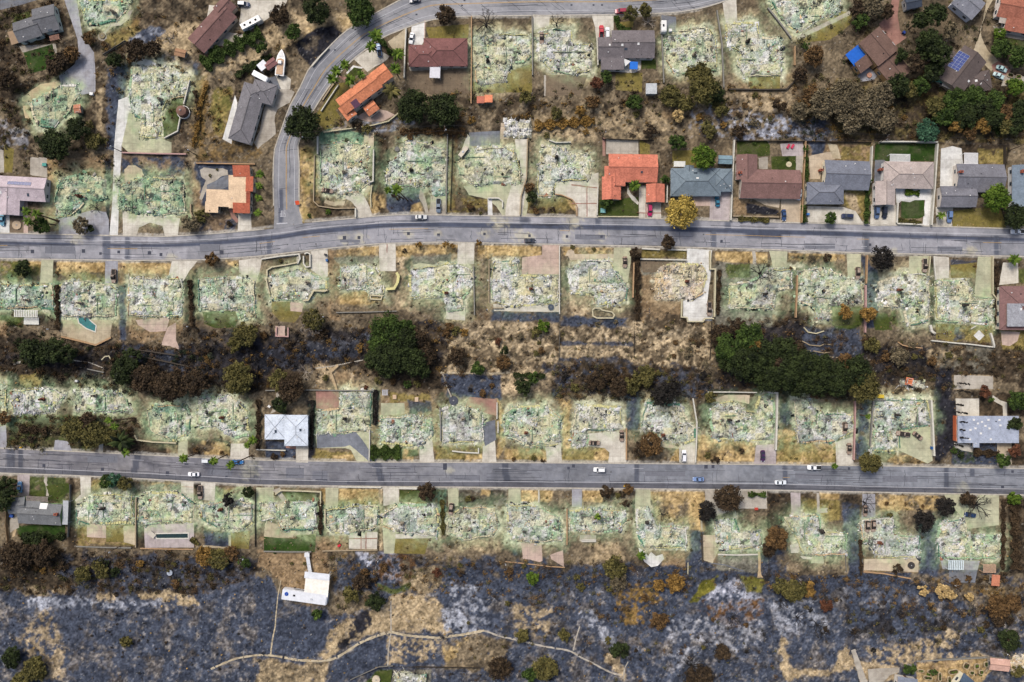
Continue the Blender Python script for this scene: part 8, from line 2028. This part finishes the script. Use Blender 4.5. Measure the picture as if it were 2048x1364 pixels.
WALLS = '''
white wall along the courtyard right of the orange villa|812,56 810,95 808,155|w|1.4|.5
thin white wall down the lawn left of the orange villa|642,222 660,194 677,169|w|.8|.35
beige kerb wall beside the road left of the orange villa|645,200 660,177 673,160|b|.6|.5
cream wall curving behind the orange villa terrace|647,264 700,257 747,250 777,242 797,226|c|1|.4
white road barrier along the curve above the black burnt plot|624,132 640,113 657,95|w|.9|.4
short white wall at the top left of the third ruin above the middle road|635,272 635,308|w|1.2|.6
thin curved wall around the third ruin above the middle road|629,310 627,402 637,412 672,417 712,416|b|.7|.35
white wall right of the third ruin above the middle road|747,299 746,362 740,364|w|1.1|.5
low wall along the curved drive of the third ruin above the middle road|744,370 741,392 742,415|c|.7|.4
white drive pillar wall at the kerb below the third ruin above the middle road|711,416 711,434|w|1|.6
thin grey wall right of the fourth ruin above the middle road|895,268 893,345 892,425|g|.9|.35
beige wall along the concrete drive of the fifth ruin above the middle road|1055,278 1053,355 1042,392 1040,430|b|1|.45
white stepped wall on the pale yard of the fifth ruin above the middle road|976,396 997,396 1005,402 1005,415|w|.9|.5
tan curved wall by the drive of the sixth ruin above the middle road|1110,388 1124,390 1145,399 1154,412 1154,432|t|.7|.35
thin white wall at the back of the sixth ruin above the middle road|1098,280 1112,285 1142,284|w|1|.3
white wall left of the orange tiled house drive|1196,370 1194,430|w|.9|.4
pale front wall of the orange tiled house lawn|1196,433 1277,433.5|c|.7|.4
white wall right of the blue-grey house drive|1469,280 1466,345 1462,440|w|1.4|.5
white wall left of the blue-grey house|1335,370 1334,405|w|1.2|.4
beige front wall below the brown shingled house|1466,432 1510,433 1558,434|b|.7|.4
tan fence between the brown and grey houses|1612,282 1607,370 1604,445|t|1.5|.3
white wall behind the taupe house back lawn|1761,283 1815,283 1876,284|w|1.5|.5
white wall right of the taupe house|1876,287 1870,375 1864,450|w|1.5|.5
white wall left of the taupe house back lawn|1745,292 1742,365|w|1.5|.4
white wall along the left side of the bright square lawn|1796,405 1794,446|w|.8|.6
white wall along the street side of the bright square lawn|1795,447 1820,448 1846,449|w|.8|.6
white wall right of the white drive ruin|379,160 373,185 367,208|w|.8|.4
white wall along the lawn below the round brown gazebo|360,235 355,262 328,276|w|.8|.4
mauve pink wall between upper and lower left ruins|243,305 310,307 372,308|p|1|.5
brown wall behind the flat tan roofed house|392,326 450,327 510,328|t|1|.4
beige corner wall left of the flat tan roofed house|381,408 381,424 388,440 410,443|b|.9|.5
white curvy front wall of the fifth ruin below the middle road|523,518 562,512 598,508 600,517 595,527|w|.8|.5
white oval planter wall on the drive of the fifth ruin below the middle road|607,512 607,527 612,534 620,533 620,508 614,505 609,508|w|.8|.5
cream inner garden wall of the fifth ruin below the middle road|534,552 534,540 544,534 570,530 595,525|c|.8|.5
curling cream wall at the lower right of the fifth burnt lot below the road|655,580 647,582 627,581 622,590 616,600 606,601|c|1.2|.7
cream wall down the left of the fifth ruin below the middle road|532,557 535,572 539,588|c|1|.5
curled pale yellow wall right of the sixth ruin below the middle road|793,545 797,552 795,565 788,577 772,578|y|1.4|1.1
cream foundation box below the sixth ruin below the middle road|740,590 764,592 762,599 742,598 740,591|c|.7|.5
grey wall along the bottom of the sixth burnt lot below the road|672,625 735,624 794,622|g|.8|.35
grey wall right of the seventh ruin below the middle road|947,532 948,580 949,630|g|1|.35
thin white wall between the eighth and ninth ruins below the middle road|1119,492 1119,540 1119,628|w|1.1|.35
pale wall around the left of the eighth ruin below the middle road|978,520 978,605 987,616 1007,616|b|.7|.35
tan wall right of the ninth ruin below the middle road|1268,525 1267,560 1266,595|t|1.2|.5
cream oval bed wall behind the ninth ruin below the middle road|1185,620 1186,632 1194,636 1226,636 1229,630 1224,624 1204,620 1199,616 1189,616 1185,620|c|.6|.5
white kerb wall, left one of two before the beige ruin|1284,497 1320,499|w|.7|.6
white kerb wall, right one of two before the beige ruin|1336,499 1373,500|w|.7|.6
white terrace wall in front of the beige ruin|1281,518 1330,519 1374,520|w|.8|.5
tall cream wall right of the white concrete drive|1421,501 1421,538 1431,538 1430,590 1429,634|c|1.4|.6
cream wall around the end of the white concrete drive|1364,598 1363,634 1374,635 1376,643 1406,643 1410,637 1428,637|c|1|.5
tan wall left of the twelfth ruin below the middle road|1595,550 1594,590 1592,635|t|1.1|.5
tan wall, upper part right of the twelfth ruin below the middle road|1735,510 1734,540 1733,567|t|1.1|.5
pinkish wall, lower part right of the twelfth ruin below the middle road|1732,570 1732,620 1731,665|p|1.1|.6
cream wall between the two last ruins below the middle road|1861,512 1859,535 1857,552|c|.9|.4
white drive edging wall left of the last ruin below the middle road|1868,512 1870,540 1872,560|w|.6|.4
white wall right of the last ruin below the middle road|1986,512 1986,588 1994,598 1994,640|c|.9|.4
broken white fence behind the last ruin below the middle road|1863,681 1911,686 1936,688 1978,693 1990,694|w|.7|.5
short thick white wall at the back corner of the last ruin below the middle road|1861,650 1864,662 1871,668|w|.9|1.0
white collapsed fence right of the diamond patio|1982,666 1986,680 1989,692|w|.9|.7
tan timber retaining edge of the pool deck|122,673 160,682 191,690 222,675|t|.7|.7
cream front wall of the third ruin above the lower road... lower left|269,870 274,880 305,884 352,886|c|.9|.5
white front wall left of the pale blue-grey house drive|512,899 540,900 571,901|w|.8|.4
grey back wall above the fifth burnt lots, lower row|530,781 622,780 690,781 744,781|g|.9|.35
white wall beside the oil-stained drive above the lower road|739,860 739,890 738,922|w|.8|.35
white planter wall in front of the eighth ruin above the lower road|904,902 930,905 957,906 957,896|w|.7|.5
grey wall left of the eighth ruin above the lower road|880,815 881,850 881,882|g|1|.5
white wall at the red brick patio right end|994,805 994,838|w|1.2|.4
tan wall right of the tenth ruin above the lower road|1253,857 1253,890 1253,920|t|1|.5
white wall right of the eleventh ruin above the lower road|1386,797 1394,845 1393,885 1391,925|w|1|.45
short white wall left of the white car on its drive|1360,895 1360,925|w|.8|.4
thin white wall behind the twelfth ruin above the lower road|1416,784 1460,784 1514,785|w|1|.4
thick white wall right of the twelfth ruin above the lower road|1536,785 1555,786 1554,840 1552,900|w|1.5|.7
pinkish wall right of the thirteenth ruin above the lower road|1711,802 1710,860 1708,920|p|1.1|.5
grey wall left of the last ruin above the lower road|1771,800 1747,800 1744,845 1741,892|g|1|.4
thick white wall right of the last ruin above the lower road|1863,800 1866,850 1869,912|w|1.4|.7
orange-brown wall along the left of the pale grey house|1913,832 1913,856 1913,882|o|1.8|.7
pale wall left of the second ruin below the lower road|272,995 271,1045 271,1095|b|.9|.4
white post wall around the lawn of the fourth ruin below the lower road|550,989 562,981 600,982 641,984 641,1012|c|1|.45
grey wall below the dark green lawn|527,1103 575,1104 622,1104|g|.9|.35
white kerb wall above the straw lawn of the fifth ruin below the lower road|677,974 720,974.5 762,975|w|.6|.4
white clipped wall above the lawn of the sixth ruin below the lower road|798,976 815,976.5 834,977|w|.9|.9
beige wall below the patio of the fifth ruin below the lower road|645,1102 700,1101 755,1100|b|.7|.4
cream wall remnant left of the fifth ruin below the lower road|650,1018 650,1047|c|.9|.5
long pale pipe wall curving right of the tenth ruin below the lower road|1301,994 1369,996 1375,1002 1376,1015 1377,1080 1377,1150|c|.7|.3
cream wall left of the eleventh ruin below the lower road, upper part|1404,1025 1403,1045 1404,1060|c|1|.6
dark wall left of the eleventh ruin below the lower road, lower part|1404,1066 1405,1095 1406,1125|d|.9|.4
pale stone edging below the eleventh ruin below the lower road|1436,1109 1475,1110 1516,1109|w|.5|.5
white box planter behind the ninth ruin below the lower road|1164,1080 1191,1080 1191,1083 1164,1083 1164,1080|w|.7|.4
tan wall between the eighth and ninth ruins below the lower road|1134,1018 1134,1055 1134,1090|t|.9|.4
tan terrace wall below the thirteenth ruin below the lower road|1728,1144 1770,1148 1823,1158|t|.7|.5
grey wall around the top of the garden beds|1836,1325 1910,1321 1990,1317|g|.8|.4
tan wall down the right of the garden beds|1991,1318 1985,1332 1975,1346|b|.8|.5
upper black timber retaining wall in the left gully|251,697 300,703 362,712|d|.8|.5
lower black timber retaining wall in the left gully|252,707 310,719 376,733|d|.8|.5
grey edge wall of the top right ruin|1536,15 1560,45 1583,76|g|.9|.6
brown wall right of the fourth ruin below the top road|1590,92 1590,130|t|1|.4
dark retaining wall below the fourth ruin below the top road|1458,178 1536,179 1573,178 1591,160|d|.9|.5
grey wall left of the third ruin below the top road|1322,32 1325,100 1328,165|g|1|.4
grey wall right of the third ruin below the top road|1434,20 1444,85 1448,175|g|1|.4
white wall left of the grey-brown house|1194,75 1195,100 1196,130|w|1.2|.4
grey-brown wall left of the first ruin below the top road|943,32 943,120 942,207|t|1|.4
grey wall between the first two ruins below the top road|1064,30 1065,90 1065,150|g|1|.4
pale wall at the lower edge of the red brick yard behind the sixth lot|996,843 996,866|w|.9|.4
grey garden wall behind the second ruin of the gully row|120,725 165,737 204,745|g|.5|.4
cream arc wall on the terrace in the left gully|200,720 207,713 215,712 220,722|c|.6|.4
white low wall of the square diamond patio plot|1942,658 1952,652|w|.4|.3
wavy pale terrace edging in the burnt terraced garden, top line|1605,682 1620,690 1640,692 1650,688 1668,690|b|.4|.3
wavy pale terrace edging in the burnt terraced garden, middle line|1606,700 1630,702 1650,706 1680,700 1700,703|b|.4|.3
wavy pale terrace edging in the burnt terraced garden, lowest line|1612,712 1640,717 1660,714 1690,716|b|.4|.3
round pale terrace wall above the burnt terraced garden|1608,655 1616,664 1632,667 1648,662|c|.6|.4
curved red-brown bed wall right of the burnt terraced garden|1796,684 1805,690 1820,694 1845,696|t|.5|.4
straight grey wall under the lower lots, far left|152,1093 210,1095 262,1096|g|.6|.35
long brown wall under the lower lots, centre left|280,1097 330,1098 386,1099|t|.5|.35
brown wall under the seventh to eighth lower lots|1010,1124 1050,1128 1100,1134 1130,1136|t|.6|.4
'''
for ln in WALLS.strip().splitlines():
    lab, p, c, h, t = ln.split('|'); wallobj(lab.replace('third ruin above the lower road... lower left', 'fourth ruin above the lower road'), P(p), c, float(h), float(t) * .8)
FENCES = '''
grey wire fence on the lawn slope of the top-left ruin|205,108 228,94 250,80|g|1.1
dark board fence left of the blue-grey roof at the right edge|2012,290 2012,330 2011,375|d|1.6
dark fence behind the orange tiled house yard|1206,277 1260,279 1309,280|d|1.3
long dark fence behind the brown and grey houses|1474,281 1540,281 1610,282 1745,284|d|1.3
grey fence between the sandy gully plots, left line|1119,632 1119,680 1118,722|g|1
grey fence between the sandy gully plots, right line|1270,632 1270,680 1269,715|d|1
dark fence right of the sandy gully plots|1424,642 1423,680 1420,720|d|1
dark fence left of the large gully ash plot|512,780 514,730|d|1
dark fence along the right side of the sandy plot|885,752 905,795|d|.9
grey picket fence at the bottom edge above the lawn ash pile|700,1362 730,1348 757,1336 785,1334|g|1
dark fence at the bottom right of the ash pile|785,1337 850,1338 960,1340|d|1
brown board fence left of the left edge grey house|12,1000 10,1050 14,1085|t|1.5
grey fence right of the left edge grey house|139,970 138,1020 134,1075|g|1.2
dark fence between lots right of the third lower ruin|510,985 509,1040 510,1095|d|1
dark fence right of the fifth ruin above the lower road|746,785 745,850|d|1
brown fence left of the twelfth lower ruin|1537,985 1538,1080 1540,1150|d|1
grey mesh fence right of the twelfth lower ruin|1692,1112 1694,1145|g|1
dark fence behind the thirteenth ruin above the lower road|1600,796 1650,795 1705,800|d|1
grey fence between the fourth and fifth ruins above the middle road|905,268 903,340 900,420|d|1
'''
for ln in FENCES.strip().splitlines():
    lab, p, c, h = ln.split('|'); wallobj(lab, P(p), c, float(h), .1, True)
# pools
WATER = mat('pool_water', (16, 104, 104), .06, .25, .5, .6); WATER2 = mat('dark_pool_water', (16, 44, 42), .08, .3, .6, .6); COPE = mat('pool_coping', (206, 202, 190), .8, .08, 1)
for pts, m, lab in ((P('154,628 172,628 181,641 193,651 191,664 173,657 158,646'), WATER, 'teal swimming pool behind the second ruin below the middle road'), (P('311,1067 377,1066 377,1076.5 313,1077'), WATER2, 'dark rectangular lap pool behind the second ruin below the lower road')):
    q = wp(pts); ox, oy = q[0]; root = empty('swimming_pool', (ox, oy, 0)); tag(root, lab, 'swimming pool'); mb = MB(); mb.wall([(x - ox, y - oy) for x, y in q], 0, .16, .4, closed=True); mb.build('coping', COPE, root); mb = MB(); qq = [(x - ox, y - oy) for x, y in q]; qq = qq[::-1] if sum(qq[i][0] * qq[(i + 1) % len(qq)][1] - qq[(i + 1) % len(qq)][0] * qq[i][1] for i in range(len(qq))) < 0 else qq; mb.prism(qq, .0, .09); mb.build('water', m, root)
sheet('patio', 'white', P('1958,660 1969,671 1958,682 1947,671'), .03, 6, 0, .2); sheet('patio', 'pink', P('551,652 570,652 570,672 551,672'), .03)
wallobj('pink walled square terrace in the left gully', P('553,654 552,672 576,673 576,655'), 'p', .6, .4, False, 'terrace')
# utility poles and their wires
POLEM = mat('utility_pole_wood', (78, 62, 50), .95, .2, 3); WIREM = mat('wire_black', (58, 58, 62), .6, .05, 3)
TOPS = {}
def pole(k, px, py, lab, h=10.5, rz=0):
    x, y = W(px, py); z = min(0, gz(px, py)); root = empty('utility_pole', (x, y, z), R(rz)); tag(root, lab, 'utility pole', 'utility poles'); mb = MB(); mb.tube((0, 0, -.3), (0, 0, h), .17, .11, 8); mb.build('pole', POLEM, root)
    for zz, l in ((h - .4, 2.4), (h - 1.5, 1.8)):
        mb = MB(); mb.box(0, 0, zz, .14, l, .14); ca = mb.build('crossarm', POLEM, root)
        for v in (-.45, 0, .45): mb = MB(); mb.tube((0, v * l, zz + .14), (0, v * l, zz + .36), .07, .05, 6); mb.build('insulator', VENT, ca)
    mb = MB(); mb.tube((.3, 0, h - 2.9), (.3, 0, h - 2.0), .24, .24, 8); mb.build('transformer', PALEM, root); TOPS[k] = (x, y, z + h - .05)
POLES = '''
a|244,304|utility pole at the foot of the white concrete drive ruin
b|394,311|utility pole behind the flat tan roofed house
c|616,286|utility pole under the dark round tree by the curving road
d|894,272|utility pole at the back corner of the fourth ruin above the middle road
e|1204,276|utility pole at the back corner of the orange tiled house
f|1750,290|utility pole at the back corner of the taupe house
f2|2020,300|utility pole behind the right edge roof above the middle road
g|121,659|utility pole left of the teal pool deck
h|392,654|utility pole behind the fourth ruin below the middle road
i|656,635|utility pole behind the fifth ruin below the middle road
j|974,621|utility pole behind the seventh ruin below the middle road
k|1289,624|utility pole behind the ninth ruin below the middle road
l|1590,640|utility pole behind the eleventh ruin below the middle road
m|1862,668|utility pole behind the last ruins below the middle road
n|241,1092|utility pole behind the first ruin below the lower road
o|500,1106|utility pole behind the third ruin below the lower road
p|762,1110|utility pole behind the fifth ruin below the lower road
q|1010,1116|utility pole behind the seventh ruin below the lower road
r|1266,1132|utility pole behind the white patio ruin below the lower road
s|1582,1146|utility pole behind the twelfth ruin below the lower road
t|1884,1158|utility pole behind the last ruin below the lower road
'''
for ln in POLES.strip().splitlines(): k, p, lab = ln.split('|'); px, py = P(p)[0]; pole(k, px, py, lab)
def wire(a, b, v, lab):
    A_, B_ = Vector(TOPS[a]), Vector(TOPS[b]); A_.y += v; B_.y += v; root = empty('power_line', (0, 0, 0)); root.location = A_; mb = MB(); n = 10; p = Vector((0, 0, 0))
    for i in range(1, n + 1): t = i / n; q = (B_ - A_) * t - Vector((0, 0, 4 * .8 * t * (1 - t))); mb.tube(p, q, .022, .022, 4); p = q
    mb.build('wire', WIREM, root); tag(root, lab, 'power line', 'overhead wires')
for ch, nm in (('abcdef', 'above middle road'), ('ghijklm', 'behind ruins below middle road'), ('nopqrst', 'behind ruins below lower road')):
    ks = list(ch)
    if ch == 'abcdef': ks.append('f2')
    for n_, (a, b) in enumerate(zip(ks[:-1], ks[1:])):
        for v, w_ in ((1.05, 'upper'), (-1.05, 'lower')): wire(a, b, v, '%s wire, %s span from left, pole line %s' % (w_, ORD[n_], nm))
# raised garden beds
SOIL = mat('bed_soil', (84, 70, 52), .95, .25, 3)
for n_, (x, y, a, b, ang) in enumerate(((1841, 1341, 12, 5, 4), (1863, 1343, 17, 7, 8), (1879, 1353, 6, 17, 0), (1906, 1343, 19, 9, -8), (1898, 1359, 7, 13, 0), (1855, 1355, 17, 7, 10), (1953, 1332, 9, 10, 0), (1972, 1328, 9, 10, 0), (1943, 1345, 9, 7, 0), (1962, 1344, 9, 8, 0), (1932, 1331, 12, 12, 20), (2020, 151, 12, 8, 12), (2036, 154, 11, 8, 12), (2016, 165, 12, 8, 12), (2034, 168, 12, 8, 12))):
    cx, cy = W(x, y); rx, ry_ = a * .1, b * .1; root = empty('planter_bed', (cx, cy, 0), -R(ang)); up = y < 300
    tag(root, ('%s raised timber bed in the top right plot' % ['upper left', 'upper right', 'lower left', 'lower right'][n_ - 11]) if up else '%s of eleven oval garden beds at the bottom right, counted from left' % ['first', 'third', 'fourth', 'sixth', 'fifth', 'second', 'tenth', 'eleventh', 'eighth', 'ninth', 'seventh'][n_], 'garden bed', 'raised garden beds')
    q = [(rx * math.copysign(abs(math.cos(t)) ** .6, math.cos(t)), ry_ * math.copysign(abs(math.sin(t)) ** .6, math.sin(t))) for t in [6.2832 * i / 20 for i in range(20)]]; mb = MB(); mb.wall(q, 0, .45, .22, closed=True); mb.build('border', mat('bed_border', (176, 160, 130), .9, .15, 2), root); mb = MB(); mb.prism(q, 0, .3); mb.build('soil', SOIL, root)
    rng = np.random.default_rng(n_); V, F, C, lc = crown_np(rng, rx * .85, ry_ * .85, .35, .5, 'green' if n_ % 3 else 'bright', 110, .16, 9); o = mesh_np('foliage', V, F, LEAF, root, C)
# ---------------------------------------------------------------- low dead brush, dry grass tufts and litter: nobody could count it
NB = 90000; rng = np.random.default_rng(9); bx = rng.uniform(-30, 2078, NB); by = rng.uniform(-30, 1394, NB)
PM = np.zeros_like(GX)
def mask(pts, pad=1.5):
    S = box_of(pts, pad + 2)
    if GX[S].size: PM[S] = np.maximum(PM[S], (sdpoly(GX[S], GY[S], pts) < pad) * 1.)
for p in PAVED: mask(p)
for a, b in ((mU, mL), (lU, lL), (cU, cL)): mask([tuple(q) for q in a[::12]] + [tuple(q) for q in b[::-12]], 2.5)
for r in RUINS: mask(r['pts'], -1)
dens = .25 + .75 * sstep(.35, .65, fbm(bx, by, 40, 401, 4)) * np.where(by > 1190, .12, .3 + .3 * (by > 1110) + .5 * ((by > 640) & (by < 790)))
ok = (samp(PM, bx, by) < .3) & (rng.random(NB) < dens); bx, by = bx[ok], by[ok]; n = len(bx)
col = samp(G, bx, by) * rng.uniform(.7, 1.6, (n, 1)); mixk = rng.random(n); col[mixk < .1] = A(150, 124, 80) * rng.uniform(.7, 1.1, ((mixk < .1).sum(), 1)); col[mixk > .93] = A(70, 62, 48)
z = samp(GZ, bx, by); s = rng.uniform(.12, .38, n) * np.where((by > 1110) | ((by > 640) & (by < 790)), 1.2, .8)
p = np.stack([(bx - 1024) * .2, (682 - by) * .2, z + s * .5], -1); nr = rng.normal(size=(n, 3)) + np.array([0, 0, .8]); nr /= np.linalg.norm(nr, axis=1)[:, None]; u = np.cross(nr, rng.normal(size=(n, 3))); u /= np.linalg.norm(u, axis=1)[:, None]; w = np.cross(nr, u); s = s[:, None]
def clumps(regs):
    PX, PY, PZ, CC, SS = [], [], [], [], []
    for poly, num, kinds, rr in regs:
        pts = P(poly); xs = [q[0] for q in pts]; ys = [q[1] for q in pts]; cx = rng.uniform(min(xs), max(xs), num * 3); cy = rng.uniform(min(ys), max(ys), num * 3); k = (sdpoly(cx, cy, pts) < 0) & (samp(PM, cx, cy) < .3); cx, cy = cx[k][:num], cy[k][:num]; kinds = kinds.split()
        for x, y in zip(cx, cy):
            r = rng.uniform(rr * .4, rr * 1.2); m = int(14 + r * r * 1.7); c0, c1 = (A(*c) for c in TK[kinds[rng.integers(len(kinds))]][:2]); a = rng.uniform(0, 6.28, m); d = r * np.abs(rng.normal(0, .62, m)) * (1 + .4 * np.sin(a * 3 + x)); hh = r * .2 * rng.uniform(.3, .8)
            PX.append(x + np.cos(a) * d); PY.append(y + np.sin(a) * d * .85); PZ.append(hh * np.clip(1 - (d / r) ** 2, .1, 1) * rng.uniform(.5, 1, m)); gcol = samp(G, np.array([x]), np.array([y]))[0]; CC.append((.72 * (c0 + (c1 - c0) * rng.random((m, 1))) + .28 * gcol) * rng.uniform(.8, 1.15)); SS.append(rng.uniform(.1, .26, m))
    return [np.concatenate(q) for q in (PX, PY, PZ, CC, SS)]
cx_, cy_, cz_, cc2, cs_ = clumps((('370,655 900,640 960,720 900,780 740,740 500,780 370,780', 330, 'dbrown brown gold dbrown black', 7), ('0,640 240,690 520,690 510,790 270,790 0,740', 260, 'dbrown black dark brown', 8), ('940,650 1420,640 1420,730 1110,730 1000,780 930,740', 170, 'brown grey dbrown olive', 5), ('1100,725 1425,735 1425,805 1110,800', 240, 'dbrown black olive brown', 7), ('1420,640 1600,630 1760,680 2060,690 2060,760 1760,790 1430,790', 260, 'dbrown brown olive dbrown', 7),
    ('0,1095 420,1105 520,1140 420,1190 0,1190', 260, 'dbrown brown olive black', 7), ('640,1110 1280,1125 1420,1130 1330,1260 900,1190 680,1220', 260, 'dbrown brown gold olive', 6), ('1420,1150 2060,1150 2060,1240 1800,1220 1420,1170', 220, 'dbrown brown gold black', 7), ('1680,1200 2060,1230 2060,1320 1700,1280', 140, 'dbrown black olive', 6), ('120,1190 640,1230 640,1350 140,1350', 40, 'black dbrown', 4), ('880,1250 1560,1230 1560,1364 900,1364', 110, 'dbrown brown olive black', 5),
    ('0,0 120,0 130,200 0,300', 150, 'dbrown brown olive', 7), ('180,0 560,60 600,110 400,330 200,330 180,100', 190, 'dbrown brown olive gold', 6), ('560,245 930,180 1330,160 1590,170 1590,280 560,285', 330, 'brown dbrown olive gold', 6), ('1590,150 2060,130 2060,285 1740,290 1590,280', 300, 'dbrown olive dark gold brown', 8), ('0,290 230,290 225,350 0,350', 60, 'dbrown olive', 5), ('1590,0 2060,0 2060,130 1600,130', 130, 'dbrown dark olive', 7), ('0,830 280,830 300,915 0,895', 120, 'olive dbrown brown', 7),
    ('0,515 2060,515 2060,640 0,640', 110, 'dbrown brown dbrown', 3.5), ('0,790 2060,790 2060,925 0,915', 130, 'dbrown brown olive', 3.5), ('0,985 2060,990 2060,1110 0,1100', 120, 'dbrown brown olive', 3.5), ('560,270 1340,280 1340,430 600,430', 60, 'dbrown brown', 3.5)))
n2 = len(cx_); p2 = np.stack([(cx_ - 1024) * .2, (682 - cy_) * .2, samp(GZ, cx_, cy_) + cz_ + .08], -1); p = np.concatenate([p, p2]); s = np.concatenate([s, cs_[:, None]]); col = np.concatenate([col, cc2]); n = len(p)
nr = rng.normal(size=(n, 3)) + np.array([0, 0, .8]); nr /= np.linalg.norm(nr, axis=1)[:, None]; u = np.cross(nr, rng.normal(size=(n, 3))); u /= np.linalg.norm(u, axis=1)[:, None]; w = np.cross(nr, u)
V = np.stack([p - u * s - w * s * .5, p + u * s * .2 - w * s, p + u * s + w * s * .5, p - u * s * .2 + w * s], 1).reshape(-1, 3)
o = mesh_np('dead_brush', V, np.arange(4 * n).reshape(n, 4), LEAF, None, np.repeat(col, 4, 0)); tag(o, 'low dead brush, dry tufts and litter on the burnt ground', 'brush', kind='stuff')
# ---------------------------------------------------------------- labels for plants, told apart by look, size and place
LM = [(x, y, nm.replace('from left ', '').replace('the ', '') if nm.split()[0] in ORD else 'the ' + nm) for x, y, nm, r in RUIN_OBJ if nm.split()[0] in ORD or 'ruin' in nm and len(nm.split()) < 8]
HS = ['the top left grey house', 'the long brown house', 'the grey L-shaped house', 'the orange villa', 'the maroon house', 'the grey-brown house', 'the blue tarp house', 'the solar panel house', 'the top right tiled house', 'the grey roof at the top edge', 'the dark slate roof', 'the mauve-grey house', 'the flat tan roofed house', 'the orange tiled house', 'the blue-grey house', 'the brown shingled house', 'the grey brick-chimney house', 'the taupe house', 'the dark grey house', 'the right edge roof', 'the brown house at the right edge', 'the pale blue-grey house', 'the skylight house', 'the left edge grey house', 'the bottom edge grey roof', 'the garden beds']
for (x, y, l), s_ in zip(HOUSE_AT, HS): LM.append((x, y, s_))
LM += [(633, 1178, 'the workshop canopy'), (781, 1266, 'the trail fork'), (178, 640, 'the teal pool'), (100, 1250, 'the tan slope patch'), (1090, 690, 'the sandy gully plot'), (800, 690, 'the big gully tree'), (1600, 740, 'the large gully trees'), (1450, 1200, 'the white ash patch'), (1150, 1303, 'the trail bend'), (1630, 1340, 'the tan clearing'), (1700, 210, 'the grey dead trees'), (380, 1250, 'the charred slope'), (1345, 225, 'the upper gully path'), (850, 1230, 'the straw slope'), (1500, 700, 'the dark gully'), (1350, 760, 'the charred gully'), (1800, 1240, 'the black burnt slope')]
used = {}
for q in PLANTS:
    if q['lab']: q['o']['label'] = q['lab']; continue
    x, y = q['x'], q['y']; lm = min(LM, key=lambda l: math.hypot(l[0] - x, l[1] - y)); dx, dy = x - lm[0], y - lm[1]
    rel = 'beside' if math.hypot(dx, dy) < 14 else ('right of' if dx > 0 else 'left of') if abs(dx) > abs(dy) else ('below' if dy > 0 else 'above')
    sz = '' if q['noun'] in ('palm', 'cypress') else 'large ' if q['r'] > 30 else 'small ' if q['r'] < 8 else ''
    used.setdefault((sz + q['look'], q['noun'], rel + ' ' + lm[2]), []).append(q)
NUMW = {2: 'two', 3: 'three', 4: 'four', 5: 'five', 6: 'six', 7: 'seven', 8: 'eight', 9: 'nine', 10: 'ten'}
for (look, noun, place), L in used.items():
    L.sort(key=lambda q: q['x'])
    for i, q in enumerate(L):
        n = len(L)
        if n == 1: lab = '%s %s %s' % (look, noun, place)
        else:
            w_ = {2: ['left', 'right'], 3: ['left', 'middle', 'right']}.get(n); lab = ('%s one of %s %s %ss %s' % (w_[i], NUMW[n], look, noun, place)) if w_ else '%s from left of %s %s %ss %s' % (ORD[i], NUMW.get(n, str(n)), look, noun, place)
        q['o']['label'] = lab
